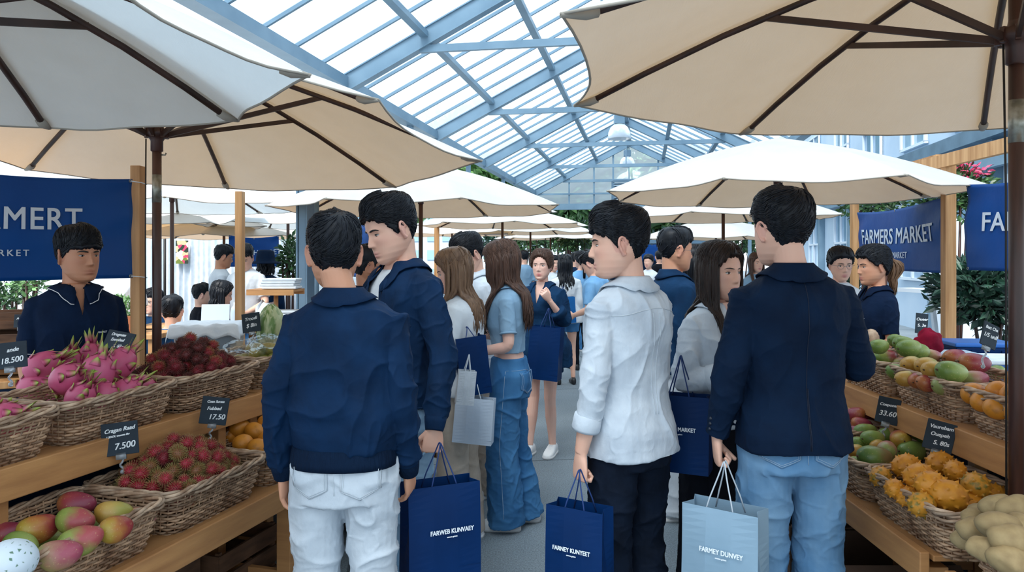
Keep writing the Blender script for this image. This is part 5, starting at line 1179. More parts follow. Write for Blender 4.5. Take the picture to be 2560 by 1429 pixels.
# right side
def R_(cx, cy): return 2060 + cx / 2.346, 820 + cy / 2.346
UP, LO = 'mangoes on the right upper tier', 'green mangoes on the right lower tier'
for (cx, cy, z, k, rz_, s, lb) in (
    (325, 108, 1.165, 'g', 20, 1.0, 'green mango at the back left, behind the blazer elbow'), (425, 75, 1.175, 'g', 20, .95, 'rearmost green mango on the upper tier'), (468, 95, 1.175, 'g', 15, 1.1, 'long pale green mango second from the back'), (500, 118, 1.165, 'g', 15, 1.2, 'long green mango lying third from the back'),
    (548, 138, 1.13, 'g', 15, 1.25, 'big smooth green mango in front of the rear green ones'), (358, 172, 1.09, 'gr', 0, 1.1, 'green mango with a pink tip right beside the blazer'), (342, 240, 1.05, 'g', 10, 1.0, 'green mango low at the rim next to the blazer'), (440, 208, 1.06, 'pale', 30, .9, 'small tan mango between the two upper baskets'),
    (515, 215, 1.11, 'y', 30, 1.1, 'yellow-green mango at the left of the red and yellow heap'), (602, 222, 1.12, 'y', 25, 1.1, 'yellow mango second from left in the middle row'), (645, 248, 1.125, 'y', 20, 1.1, 'narrow golden mango behind the big olive one'), (748, 262, 1.13, 'g', 10, 1.45, 'biggest olive-green mango, front centre of the heap'),
    (635, 165, 1.10, 'pale', 10, .95, 'peach-coloured mango at the back centre'), (768, 172, 1.11, 'red', 15, 1.15, 'red and yellow mango at the back of the heap'), (884, 210, 1.125, 'red', -5, 1.4, 'largest deep red mango on the right of the heap'), (890, 300, 1.07, 'pk', 0, 1.05, 'red and green mango under the deep red one'),
    (1015, 260, 1.07, 'g', 30, .95, 'green mango beside the parasol pole'), (485, 296, 1.07, 'y', 0, .95, 'small yellow mango at the front left rim'), (552, 305, 1.07, 'red', 40, .95, 'small orange-red mango at the front rim'), (606, 326, 1.07, 'red', 10, .95, 'crimson mango at the front rim'),
    (716, 342, 1.07, 'pk', 5, 1.1, 'green and red mango at the front rim, below the olive one'), (430, 257, 1.07, 'g', 0, 1.0, 'dull green mango at the left front of the heap'), (800, 250, 1.03, 'y', 0, 1.2, 'yellow mango buried under the red ones'), (660, 290, 1.03, 'y', 0, 1.2, 'yellow mango buried in the front of the heap')):
    x_, y_ = R_(cx, cy); mango(ph(x_, y_, z - .028), k, lb, (rng.uniform(-15, 15), rng.uniform(-10, 10), rz_), min(s, 1.3) * .92, UP)
for (cx, cy, z, k, rz_, s, lb) in (
    (245, 608, .77, 'g', 10, 1.1, 'green mango at the back left of the lower heap'), (287, 652, .78, 'g', 20, 1.15, 'glossy green mango second row left'), (378, 628, .76, 'g', 0, 1.0, 'pale green mango behind the yellow-red one'), (446, 652, .79, 'ry', 80, 1.15, 'round mango with a red and yellow cheek'), (552, 680, .74, 'g', 10, 1.1, 'green mango at the back right of the lower heap'),
    (522, 722, .75, 'g', 10, 1.3, 'large green mango at the right of the lower heap'), (370, 712, .79, 'pk', 60, 1.05, 'mango with a dull pink top, centre of the lower heap'), (200, 682, .75, 'g', 40, 1.0, 'green mango against the blazer hem'), (190, 722, .74, 'y', 40, .9, 'yellow-green mango against the blazer hem'), (296, 762, .78, 'dk', 5, 1.4, 'big dark green mango in front'),
    (182, 795, .72, 'g', 30, .9, 'small green mango at the front rim'), (238, 818, .71, 'dk', 20, .95, 'small dark green mango at the front rim'), (312, 690, .76, 'y', 60, .9, 'small yellowish mango between the green ones'), (420, 770, .68, 'g', 60, 1.1, 'green mango hidden beside the horned melons')):
    x_, y_ = R_(cx, cy); mango(ph(x_, y_, z - .022), k, lb, (rng.uniform(-15, 15), rng.uniform(-10, 10), rz_), s * .88, LO)
for (cx, cy, z, lb) in ((185, 505, .80, 'dark red fruit with a stalk beside the blazer'), (222, 565, .76, 'dark red fruit below the one with a stalk'), (180, 570, .74, 'dark red fruit half behind the blazer'), (250, 545, .74, 'dark red fruit nearest the green mangoes'), (200, 600, .73, 'lowest dark red fruit behind the green mangoes')):
    x_, y_ = R_(cx, cy); mango(ph(x_, y_, z), 'red', lb, rr3(), .85, 'dark red fruit on the right lower tier', 'red_fruit', 'fruit')
for i, (cx, cy, z, s, rz_, bl, lb) in enumerate((
    (480, 806, .80, 1.05, 15, 0, 'horned melon at the back left, large'), (680, 790, .80, 1.05, 10, 0, 'horned melon at the back, under the dark price sign'), (770, 838, .81, .95, 60, 0, 'round horned melon facing forward with its scar'), (556, 868, .81, 1.1, 15, 0, 'horned melon in the centre of the second row'), (630, 920, .81, 1.15, 15, 0, 'smooth long horned melon in the middle'),
    (332, 870, .76, .9, 40, 1, 'blotched horned melon at the far left'), (412, 938, .77, .8, 50, 0, 'small round horned melon left of the middle'), (487, 985, .75, .8, 20, 0, 'small dark orange horned melon near the front rim'), (575, 1032, .76, 1.0, 30, 1, 'yellow horned melon with green blotches at the front'), (726, 978, .79, 1.25, -5, 0, 'biggest horned melon, at the front centre'),
    (890, 926, .79, 1.15, 70, 1, 'spiky upright horned melon on the right'), (855, 1045, .73, 1.05, 0, 0, 'horned melon low at the front right rim'), (1000, 975, .74, .9, 30, 0, 'horned melon beside the parasol pole'), (600, 880, .70, 1.2, 0, 0, 'horned melon buried under the centre'), (780, 900, .70, 1.2, 0, 0, 'horned melon buried under the right side'), (500, 900, .70, 1.1, 0, 0, 'horned melon buried at the left'))):
    x_, y_ = R_(cx, cy); odd('horned_melon', HMG[i % 3], MG['horn2' if bl else 'horn'], ph(x_, y_, z - .022), (rng.uniform(-20, 20), rng.uniform(-15, 15), rz_), s * .76, lb, 'horned melon', 'horned melons in the right basket')
for i, (cx, cy, z, s, lb) in enumerate(((875, 385, 1.08, 1.25, 'orange fruit at the left of the upper right basket'), (930, 427, 1.07, 1.15, 'orange fruit second from left, in front'), (1022, 372, 1.10, 1.2, 'orange fruit at the back beside the pole'), (1012, 470, 1.06, 1.15, 'orange fruit low at the rim beside the pole'), (960, 385, 1.05, 1.1, 'orange fruit between the left ones'), (1090, 400, 1.09, 1.2, 'orange fruit directly behind the pole'), (1100, 470, 1.06, 1.1, 'orange fruit low behind the pole'))):
    x_, y_ = R_(cx, cy); odd('orange_fruit', OG, MG['orange'], ph(x_, y_, z - .035), rr3(), s * .92, lb, 'fruit', 'orange fruit in the upper right basket')
for i, (cx, cy, z, s, lb) in enumerate(((1160, 305, 1.13, 1.2, 'topmost orange fruit cut by the right edge'), (1162, 372, 1.11, 1.2, 'second orange fruit down at the right edge'), (1166, 434, 1.09, 1.2, 'third orange fruit down at the right edge'), (1168, 500, 1.06, 1.2, 'lowest orange fruit at the right edge'), (1230, 400, 1.1, 1.2, 'orange fruit just outside the right edge'))):
    x_, y_ = R_(cx, cy); odd('orange_fruit', OG, MG['orange'], ph(x_, y_, z), rr3(), s, lb, 'fruit', 'orange fruit at the right edge')
for i, (cx, cy, z, s, rz_, lb) in enumerate(((895, 1112, .80, 1.0, 15, 'potato at the back left of the potato heap'), (885, 1180, .79, 1.15, 10, 'long smooth potato on the left of the heap'), (1020, 1040, .86, 1.05, -15, 'topmost potato beside the foot of the parasol pole'), (1130, 1058, .86, 1.35, 0, 'large knobbly potato at the top right'), (1042, 1168, .84, 1.35, -20, 'large knobbly potato in the middle'), (1112, 1245, .84, 1.35, 0, 'large pale potato at the right edge'),
    (848, 1235, .74, 1.05, 0, 'potato wedged against the left rim'), (965, 1300, .80, 1.1, -35, 'potato in the front centre'), (1100, 1365, .80, 1.25, -10, 'potato at the bottom right corner'), (1150, 1160, .84, 1.2, 40, 'potato mostly cut by the right edge'), (950, 1200, .74, 1.1, 0, 'potato buried under the middle ones'), (1050, 1290, .74, 1.2, 0, 'potato buried near the front'), (940, 1090, .76, 1.1, 0, 'potato buried at the back'), (1060, 1110, .76, 1.2, 0, 'potato buried under the top right one'))):
    x_, y_ = R_(cx, cy); odd('potato', PTG[i % 4], MG['potato'], ph(x_, y_, z), (rng.uniform(-20, 20), rng.uniform(-15, 15), rz_), s * .72, lb, 'potato', 'potatoes in the corner basket')
# wrapped fruit, cabbage
MG['pear'] = blush('pear_skin', '8a8a3c', 'a89a48', '9c8a3c'); M['wrap'] = glass('clear_wrap', (.93, .95, .97), .16)
PG = MB().ball((0, 0, 0), (.05, .036, .036), 20, 14, fn=lambda p, q: V((q.x * 1.1, q.y * (1 - .25 * p.x), q.z * (1 - .25 * p.x)))).mesh('pear')
for i, p in enumerate(pack(14, .042, .25, .18, .07, 4, .2)):
    odd('pear', PG, MG['pear'], bL4 @ p, rr3(), 1.05, 'yellow-green pear in a clear bag behind the navy bomber jacket', 'pear', 'pears in clear bags')
for i, (x_, y_, lb) in enumerate(((-.15, 0, 'crumpled clear bag over the pears, nearest the rambutans'), (.02, -.05, 'crumpled clear bag over the middle pears'), (.13, .05, 'crumpled clear bag over the pears near the cabbage'))):
    MB().ball((0, 0, 0), (.11, .09, .06), 34, 22, fn=lambda p, q: q * (1 + .22 * abs(noise.noise(p * 4 + V((i, 0, 0)))))).build('plastic_bag', M['wrap'], label=lb, cat='bag', group='clear bags of fruit').location = bL4 @ V((x_, y_, .19))
cab = empty('napa_cabbage', at(678, 812, 4.55), 0, 'pale green napa cabbage standing beside the bomber jacket shoulder', 'cabbage')
m_, t_, b_, N, L = nt('cabbage_leaf'); setin(b_, rough=.45); wv = N.new('ShaderNodeTexNoise'); wv.inputs['Scale'].default_value = 9; wv.inputs['Detail'].default_value = 8; wv.inputs['Distortion'].default_value = 1.5; tc = N.new('ShaderNodeTexCoord'); mp = N.new('ShaderNodeMapping'); mp.inputs['Scale'].default_value = (3, 3, .5); L.new(tc.outputs['Object'], mp.inputs[0]); L.new(mp.outputs[0], wv.inputs['Vector']); rp = N.new('ShaderNodeValToRGB'); rp.color_ramp.elements[0].position = .42; rp.color_ramp.elements[1].position = .55; rp.color_ramp.elements[0].color = rgb('6f9350'); rp.color_ramp.elements[1].color = rgb('c3cfa0'); L.new(wv.outputs[0], rp.inputs[0]); L.new(rp.outputs[0], b_.inputs['Base Color'])
for k in range(7):
    a = 2 * PI * k / 7 + .2; P = []
    for i in range(14):
        v = i / 13; row = []
        for j in range(9):
            u = lerp(-.62, .62, j / 8); th = a + u; r = .085 * math.sin(PI * (.12 + .86 * v)) ** .6 * (1 + .05 * math.sin(j * 2.5 + i)) + .004 * (k % 2); row.append(V((r * math.cos(th), r * math.sin(th), lerp(-.13, .13, v) - .03 * (u * u))))
        P.append(row)
    MB().grid(P).build('leaf', m_, cab, thick=.004)
MB().ball((0, 0, -.005), (.076, .076, .122), 20, 14).build('heart', m_, cab)

# ------------------------------------------------------------ price signs
def sign(px, py, Y, w_, h_, yaw, lines, label, roll=0, lean=8, stem=.05, group='chalk price signs'):
    r = empty('price_sign', at(px, py, Y), rad(yaw), label, 'sign', group); r.rotation_euler = (rad(-lean), rad(roll), rad(yaw))
    q = MB().box((0, 0, 0), (w_, .006, h_)).build('board', M['slate'], r, smooth=False, bevel=.002)
    for (s_, x_, z_, sz, sh) in lines:
        o = text_obj(s_, sz * h_, 'lettering', M['chalk'], r, ext=.0003, bold=.0006, shear=sh); o.location = (x_ * w_, -.0038, z_ * h_); o.rotation_euler = (PI / 2, rad(-4), 0)
    mb = MB(); b = V((0, .004, -h_ / 2)); mb.box(b + V((0, 0, -.004)), (.035, .014, .024)); P = [b + V((.006 * math.sin(k * 1.3), .004 * math.cos(k * 1.3), -.012 - stem * k / 7)) for k in range(8)]; mb.tube(P, .0042, 8); mb.ball(P[-1], .009, 10, 8)
    mb.build('clip_stand', M['clip'], r); return r
sign(300, 1096, 2.80, .128, .122, 14, [('Cragan Raad', 0, .28, .17, .35), ('1 SD.DI, wuwma 8w', -.05, .10, .08, .3), ('7.500', .12, -.22, .27, .2)], 'dark price sign reading 7.500 in front of the lower rambutans', roll=-5)
sign(536, 1026, 3.22, .112, .118, 12, [('Coan Surata', 0, .33, .12, .3), ('Fubbad', -.02, .08, .17, .3), ('17.50', .12, -.22, .26, .2)], 'price sign reading 17.50 on the left upper rail', roll=8)
sign(22, 888, 2.85, .13, .10, 10, [('ande', .12, .2, .22, .3), ('18.500', .08, -.2, .3, .2)], 'price sign reading 18.500 cut by the left edge', roll=-6)
sign(298, 851, 3.35, .145, .085, -14, [('Drogeuae', -.08, .3, .22, .3), ('Enmahad', -.05, .02, .22, .3), ('S. 60.ye', .1, -.3, .25, .3)], 'tilted price sign behind the dragon fruits', roll=8, lean=24)
sign(628, 806, 4.45, .115, .115, -6, [('Troodi', 0, .2, .24, .3), ('$ 8in', 0, -.15, .28, .3)], 'price sign beside the napa cabbage', roll=-9)
sign(2220, 1026, 3.42, .095, .12, -28, [('Coepooso', 0, .22, .15, .2), ('33.60', 0, -.12, .27, .2)], 'dark price sign reading 33.60 on the right upper rail', roll=10)
sign(2349, 1090, 2.98, .105, .12, -28, [('Vaurebam', 0, .3, .17, .2), ('Ouepeh', 0, .05, .17, .2), ('S. 80s', .1, -.22, .2, .2)], 'price sign above the horned melons', roll=12)
sign(2304, 808, 4.6, .072, .125, -10, [('Oueer', 0, .2, .2, .2), ('S. 3n', 0, -.1, .2, .2)], 'small price sign behind the green mangoes', roll=6)
sign(2474, 838, 3.3, .09, .11, 14, [('Batt Cha', 0, .3, .18, .2), ('1/5 unll', 0, -.02, .24, .3)], 'tilted price sign in front of the blue and white boxes', roll=24, stem=.08)
sign(54, 802, 3.9, .075, .07, 5, [('Aehe', -.1, .2, .22, .3), ('80n', 0, -.15, .25, .3)], 'tiny blue-black price sign on the crates behind the vendor')

# ------------------------------------------------------------ paper bags
def bag(px, py, Y, w_, d_, h_, yaw, mt, cord, label, text=None, hh=.13, tilt=0, name='shopping_bag', squash=1, tx=0, tz=-.12, lean=0, hx=0, ts=.034, tsub=True):
    """(px, py) is where the middle of the mouth is seen"""
    p = at(px, py, Y); r = empty(name, p - V((0, 0, h_)), rad(yaw), label, 'bag'); r.rotation_euler = (rad(lean), rad(tilt), rad(yaw))
    rings = []; nz = 14
    for i in range(nz + 1):
        t = i / nz; z = h_ * t; rg = []; k = 1 - .0 * t; dd = d_ * lerp(1, .82, t) / 2; ww = w_ / 2; fold = .35 * dd * sm((t - .12) / .6)
        pts = [(-ww, -dd), (-ww * .33, -dd), (ww * .33, -dd), (ww, -dd), (ww - fold, 0), (ww, dd), (ww * .33, dd), (-ww * .33, dd), (-ww, dd), (-ww + fold, 0)]
        for j, (x, y) in enumerate(pts): rg.append(V((x + .003 * noise.noise(V((j, z * 3, px))), y + .004 * noise.noise(V((j * 3, z * 3, px + 3))) - (.010 * math.sin(PI * t) if j in (1, 2) else 0), z)))
        rings.append(rg)
    mb = MB(); n = 10; mb.add([p_ for rg in rings for p_ in rg], [(i * n + j, i * n + (j + 1) % n, (i + 1) * n + (j + 1) % n, (i + 1) * n + j) for i in range(nz) for j in range(n)] + [tuple(range(n))[::-1]])
    body = link('paper_body', mb.mesh('paper_body'), M[mt], r, smooth=False, thick=.0018)
    fy = -d_ / 2 * .93
    MB().box((0, -d_ / 2 - .0012, h_ * .115), (w_ * .99, .0012, .0016)).build('bottom_fold', M[mt], r, smooth=False)
    for s in (-1, 1):
        y0 = s * d_ * .41; P = []
        for k in range(15):
            t = k / 14; a = PI * t; P.append(V((lerp(-w_ * .2, w_ * .2, t) * (1 - .75 * math.sin(a)) + hx * math.sin(a), y0 * (1 - .88 * math.sin(a)), h_ - .03 + (hh + .03) * math.sin(a) ** .75)))
        MB().tube(P, .0026, 8).build('handle', M[cord], r)
    if text:
        o = text_obj(text, ts, 'print', M['print'], r, ext=.0002, bold=.0007, sx=.82); o.location = (tx, -d_ / 2 - .0135, h_ / 2 + tz * h_ + .0); o.rotation_euler = (PI / 2, 0, 0)
        if tsub: o = text_obj('omeno guiotn', ts * .3, 'print', M['print'], r, ext=.0002, bold=.0004); o.location = (tx, -d_ / 2 - .0135, h_ / 2 + tz * h_ - ts * .85); o.rotation_euler = (PI / 2, 0, 0)
    return r
# ------------------------------------------------------------ timber posts and banners
def post(px, Y, w_, top, label, d_=.07):
    r = MB().box((0, 0, top / 2), (w_, d_, top)).build('timber_post', M['woodpost'], smooth=False, bevel=.003, label=label, cat='post'); r.location = (gx(px, Y), Y, 0); return r
post(345, 4.36, .058, 2.13, 'pine post at the right end of the big banner behind the young vendor')
post(600, 5.5, .052, 2.08, 'pine post between the rambutans and the plastic box')
post(2371, 6.05, .09, 2.42, 'thick pine post at the near end of the farmers market banner on the right')
post(2136, 8.35, .075, 2.5, 'thin pine post at the far end of the farmers market banner')
post(1092, 13.5, .09, 2.3, 'slim pine post seen above the head of the man in the open white shirt')
b0 = V((gx(2371, 6.05), 6.05, 2.39)); b1 = at(2560, 352, 5.1)
MB().beam(b0 + V((-.02, .6, -.02)), b1 + (b1 - b0) * .4, .05, .105).build('timber_beam', M['woodpost'], smooth=False, label='pale pine beam running from the post top towards the right edge', cat='beam')
MB().beam((gx(2136, 8.35), 8.45, 2.42), (gx(2371, 6.05) - .02, 6.15, 2.40), .05, .09).build('timber_beam', M['woodpost'], smooth=False, label='pine beam above the farmers market banner, hidden by the parasol', cat='beam')
def banner(a, b, z0, z1, texts, label, amp=.012, seed=0):
    a = V((a[0], a[1], 0)); b = V((b[0], b[1], 0)); W = (b - a).length; ang = math.atan2(b.y - a.y, b.x - a.x); H_ = z1 - z0
    r = empty('banner', V((a.x, a.y, z0)), ang, label, 'banner')
    def dy(x, z):
        u, v = x / W, z / H_; q = V((u * 3 + v * 1.1, v * 1.3, seed)); c = min(u, 1 - u)
        return amp * (noise.noise(q) * 1.5 + .8 * math.sin((u + v * .6) * 9 + seed) * math.exp(-abs(u - .5) * -1.2) * .4 + .9 * math.sin((u - v) * 14) * gs(c, .14) * v)
    def zt(x): u = x / W; return -.035 * 4 * u * (1 - u) * 1.0
    P = [[V((W * i / 60, dy(W * i / 60, H_ * j / 24), H_ * j / 24 + zt(W * i / 60) * (j / 24) + .008 * math.sin(i * .5) * (j / 24) * 0)) for i in range(61)] for j in range(25)]
    cl = link('cloth', MB().grid(P).mesh('cloth'), M['banner'], r, thick=.0015)
    for s_, x, z, sz, sx, sp, *al in texts:
        o = text_obj(s_, sz, 'lettering', M['lettering'], r, ext=.0005, bold=sz * .013, space=sp, sx=sx, align=al[0] if al else 'CENTER')
        me = o.data
        c = co(me); q = [(x + p[0], dy(x + p[0], z + p[1]) - .008 - p[2], z + p[1] + zt(x + p[0]) * (z + p[1]) / H_) for p in c]; setco(me, np.array(q))
    for x, z in ((.012, .012), (W - .012, .012), (.012, H_ - .012), (W - .012, H_ - .012), (W / 2, H_ - .01 - .035)):
        MB().tube([V((x + .008 * math.cos(t), dy(x, z) - .003, z + .008 * math.sin(t))) for t in [2 * PI * k / 12 for k in range(12)]], .0022, 6, close=True).build('eyelet', M['chrome'], r)
    for x, z, dx in ((W - .012, .012, .1), (W - .012, H_ - .012, .1)):
        MB().tube([(x, dy(x, z), z), (x + dx * .5, -.03, z - .006), (x + dx, .0, z - .012)], .003, 6).build('rope_tie', M['cloth_wh'], r)
    return r
pa, pb_ = V((gx(0, 3.73), 3.73)), V((gx(330, 4.28), 4.28)); dd = (pb_ - pa).normalized(); Wv = (pb_ - pa).length
st = pa - dd * .75; WL = Wv + .75
def xat(px):     # distance along the left banner at which pixel column px crosses it
    k = (px - CX) / F; return (st.x - k * st.y) / (k * dd.y - dd.x)
banner(st, pb_, 1.474, 2.045, (('FARMERT', xat(204), .335, .172, .86, 1.08, 'RIGHT'), ('FARMERS MARKET', xat(73), .150, .050, .95, 1.4, 'RIGHT')), 'big blue banner behind the young vendor at the left edge', seed=2)
banner((gx(2146, 8.2), 8.2), (gx(2357, 6.12), 6.12), 1.46, 2.085, (('FARMERS MARKET', 1.03, .345, .225, .98, 1.0), ('BEBOED MARKET', 1.0, .155, .09, 1, 1.1)), 'blue banner reading FARMERS MARKET behind the ponytailed vendor', seed=5)
banner((gx(2417, 5.33), 5.33), (gx(2417, 5.33) + .10, 3.7), 1.50, 2.115, (('FARMERS MARKET', .92, .34, .19, .98, 1.0), ('BEBOED MARKET', .95, .14, .07, 1, 1.1)), 'blue banner half hidden by the right parasol pole', seed=9)
banner((gx(885, 9), 9.0), (gx(960, 8.2), 8.2), 1.35, 2.0, (('FARMERS MARKET', .5, .36, .13, 1, 1.0),), 'blue banner glimpsed between the two men on the left', seed=4)
banner((gx(572, 9.8), 9.8), (gx(697, 10.0), 10.0), 1.46, 1.88, (('L THAROET', .42, .2, .1, .9, 1.0),), 'small blue banner behind the white-shirted man at the till', seed=7)
banner((gx(1600, 17), 17), (gx(1660, 17), 17), 1.5, 1.9, (), 'small distant navy cloth beyond the glasses man', seed=8)
post(1598, 17.02, .05, 1.92, 'thin far post carrying the distant navy cloth')

# ------------------------------------------------------------ the people
P0 = []
def hang(side, x, z, y=.02, ex=.198, ey=-.03, ez=1.12, **k): s = -1 if side == 'L' else 1; d = dict(elbow=(s * ex, ey, ez), wrist=(s * x, y, z)); d.update(k); return d
# man in the navy bomber jacket, back to us
person(gx(862, 2.5), 2.5, 1.735, -2, 'young man seen from behind in navy bomber jacket and white trousers', skin='mid', hair=dict(kind='short', seed=4, vol=.85, line=[(0, .052), (52, .050), (66, .018), (78, -.012), (90, -.004), (104, .012), (118, -.022), (140, -.05), (180, -.060)]), head=(18, -3),
       top=dict(name='bomber_jacket', mat='navy', hem=.97, ease=.030, collar=dict(h=.042, w=.045, gap=30), cuff='rib', seams=(), wr=.014, wr2=.005, sleeve=.98), bottom=dict(mat='cream', pockets=1, smat='stitchw', wr=.010, wide=.012), vox=.0055,
       P=dict(hx=-.032, arms=dict(L=hang('L', .212, .885, .0, ex=.222, ey=-.04, ez=1.12, palm=(.9, -.1, 0), thumb=(.1, 1, 0)), R=hang('R', .205, .88, .07))))
# tall man in the open navy jacket, facing left
person(gx(1004, 3.2), 3.2, 1.86, 130, 'tall young man in an open navy jacket and white T-shirt looking down to the left', hair=dict(kind='short', seed=7, vol=1.05, line=[(0, .060), (20, .056), (45, .040), (60, .012), (72, -.012), (84, -.020), (92, .0), (106, .012), (120, -.03), (150, -.07), (180, -.085)]), head=(-4, 16, 3), gaze=.75,
       top=dict(name='jacket', mat='navy', hem=.915, ease=.032, collar=dict(gap=34, w=.055, h=.03, tip=.05), cuff='rib', cmat='navy', open=(.045, .075, .80), placket=1, wr=.013, wr2=.005, inner=dict(mat='white', hem=.87, ease=.012, sleeve=.08, loose=.85)), bottom=dict(mat='jeanslt', wr=.010, wide=.02), vox=.0055,
       P=dict(hs=1.06, arms=dict(L=hang('L', .315, .885, .05, ex=.262, ey=-.02, ez=1.14, grip='grip', palm=(.95, -.3, 0), dir=(0, .12, -1)), R=hang('R', .2, .92, .05)), legs=dict(L=dict(knee=(-.10, .04, .49), ankle=(-.11, -.02, .085)), R=dict(knee=(.10, .0, .49), ankle=(.12, .05, .085)))))
# man in the white linen shirt
person(gx(1572, 2.85), 2.85, 1.775, 40, 'young man in an untucked white linen shirt, his face turned left in profile', hair=dict(kind='short', seed=11, vol=1.1, line=[(0, .046), (30, .042), (52, .032), (66, .010), (80, -.016), (90, -.004), (104, .014), (118, -.024), (140, -.062), (180, -.078)]), head=(46, 2), gaze=.7,
       top=dict(name='linen_shirt', mat='linen', hem=.84, ease=.024, flare=.018, collar=dict(h=.036, w=.045, gap=20), cuff='roll', sleeve=.80, seams=('yoke', 'pleat'), smat='stitchw', wr=.011, wr2=.005, loose=1.0), bottom=dict(mat='darknavytr', wr=.009, wide=.012, ease=.012), vox=.0055,
       P=dict(hx=-.03, arms=dict(L=hang('L', .235, .87, .02, ex=.218, ey=-.03, ez=1.13, grip='grip', palm=(.95, -.15, 0), dir=(0, .05, -1)), R=hang('R', .19, .93, .16, ey=.02))))
# man in the navy blazer
person(gx(1978, 2.7), 2.7, 1.83, 2, 'broad-shouldered young man in a navy blazer and blue jeans seen from behind', skin='light', hair=dict(kind='short', seed=15, vol=.95, side=.013), head=(14, 0),
       top=dict(name='blazer', mat='navy2', hem=.87, ease=.030, flare=.012, collar=dict(h=.040, w=.055, gap=30), cuff='buttons', sleeve=1.0, seams=('center', 'vent'), wr=.012, wr2=.0035, loose=1.06), bottom=dict(mat='jeansmid', pockets=1, wr=.010, wide=.02), vox=.0055,
       P=dict(hs=1.06, hx=-.025, arms=dict(L=hang('L', .25, .90, .03, ex=.225, ey=-.03, ez=1.13, grip='grip', palm=(.9, -.1, 0), dir=(.05, .05, -1)), R=dict(elbow=(.26, .02, 1.14), wrist=(.19, .25, 1.15), grip='hold', palm=(-.7, 0, -.5), thumb=(0, 0, 1)))))
# woman in the white shirt facing the blazer man
person(gx(1795, 3.25), 3.25, 1.65, 214, 'long-haired woman in a white shirt and black skirt looking at the blazer man', fem=True, skin='light', hair=dict(kind='long', seed=3, col='dkbrown', len=.36, face=48, part=-.01, fwd=1), head=(-2, 0), gaze=1.05,
       top=dict(name='blouse', mat='linen', hem=.93, ease=.036, collar=dict(gap=24, h=.03), cuff='roll', sleeve=.76, open=(.035, .0, 1.34), loose=1.15, wr=.010), bottom=dict(kind='skirt', mat='black', zb=.22, w=.20), vox=.0062,
       P=dict(arms=dict(R=dict(elbow=(.23, .0, 1.13), wrist=(.10, .235, 1.19), grip='hold', palm=(-.6, .2, .6), thumb=(-.3, .3, 1)), L=dict(elbow=(-.22, -.02, 1.12), wrist=(-.06, .22, 1.15), grip='hold', palm=(.5, .2, .6), thumb=(0, .3, 1))), hs=1.05))
# woman in cropped denim top
person(gx(1272, 4.42), 4.42, 1.69, 82, 'woman in a cropped denim top and wide blue jeans looking at her phone', fem=True, skin='f', hair=dict(kind='long', seed=5, col='brown', len=.40, face=28, wave=.012, tipcol='brown', nl=560), head=(4, 14), eyes=True,
       top=dict(name='crop_top', mat='denimtop', hem=1.07, ease=.014, sleeve=.36, cuff='band', collar=dict(gap=20, h=.02, w=.03), wr=.004), bottom=dict(mat='jeans', wide=.045, sideseam=1, wr=.010, top=1.04, pockets=1, ease=.012), vox=.0065,
       P=dict(arms=dict(L=dict(elbow=(-.20, -.03, 1.12), wrist=(-.12, .22, 1.07), grip='phone', palm=(.4, 0, .9), thumb=(.3, .2, 1)), R=dict(elbow=(.20, .0, 1.13), wrist=(.08, .25, 1.17), grip='hold', palm=(-.5, .2, .6), thumb=(0, .3, 1))), legs=dict(L=dict(knee=(-.09, .03, .49), ankle=(-.095, -.0, .085)), R=dict(knee=(.08, -.01, .49), ankle=(.085, -.10, .085)))))
# man in open white shirt
person(gx(1188, 5.0), 5.0, 1.755, 128, 'man in an open-collared white shirt and beige trousers looking down', hair=dict(kind='short', seed=9, style='fringe', vol=1.05), head=(-4, 20), gaze=.5, top=dict(name='shirt', mat='linen', hem=.86, ease=.034, collar=dict(gap=34, w=.05), sleeve=.95, open=(.05, .0, 1.28), seams=('buttons',), bmat='trimwhite'), bottom=dict(mat='beigetr', wide=.02), vox=.0065,
       P=dict(arms=dict(L=dict(elbow=(-.23, .02, 1.13), wrist=(-.12, .26, 1.12), grip='hold', palm=(.4, .2, .7), thumb=(0, .3, 1)))))
# woman with straight brown hair
person(gx(1150, 4.15), 4.15, 1.64, 75, 'woman with long straight brown hair in a white blouse behind the tall man', fem=True, skin='f', hair=dict(kind='long', seed=6, col='light', len=.34, face=60, wave=.003), head=(20, 12), top=dict(name='blouse', mat='white', hem=.9, ease=.04, sleeve=.95, loose=1.2, wr=.010), bottom=dict(mat='beigetr', wide=.03), vox=.0085,
       P=dict(arms=dict(L=dict(elbow=(-.22, .0, 1.12), wrist=(-.17, .20, 1.02), grip='grip', palm=(.8, 0, .3), thumb=(0, .5, 1)))))
# woman in navy tunic
person(gx(1356, 6.0), 6.0, 1.645, 158, 'woman in a loose navy tunic with bare legs and white sneakers, looking at us', fem=True, skin='f', hair=dict(kind='tied', style='tied', seed=8, col='brown', bun=1, line=[(0, .074), (18, .066), (32, .046), (46, .010), (56, -.02), (70, -.01), (84, .0), (98, .010), (115, -.03), (150, -.05), (180, -.060)]), head=(2, 0), gaze=1.1,
       top=dict(name='tunic', mat='navy4', hem=.76, ease=.04, flare=.05, sleeve=.72, cuff='roll', open=(.05, .0, 1.30), collar=dict(gap=36, h=.01, w=.04), loose=1.2), bottom=dict(kind='shorts', mat='navy4'), vox=.0065,
       P=dict(arms=dict(L=dict(elbow=(-.21, .02, 1.14), wrist=(-.13, .18, 1.33), grip='hold', palm=(.6, -.5, .3), thumb=(0, -.3, 1)), R=dict(elbow=(.22, .03, 1.12), wrist=(.20, .18, 1.27), grip='hold', palm=(-.6, -.4, .3))), legs=dict(L=dict(knee=(-.075, .02, .49), ankle=(-.085, -.02, .085)), R=dict(knee=(.08, .0, .49), ankle=(.09, .08, .085)))))
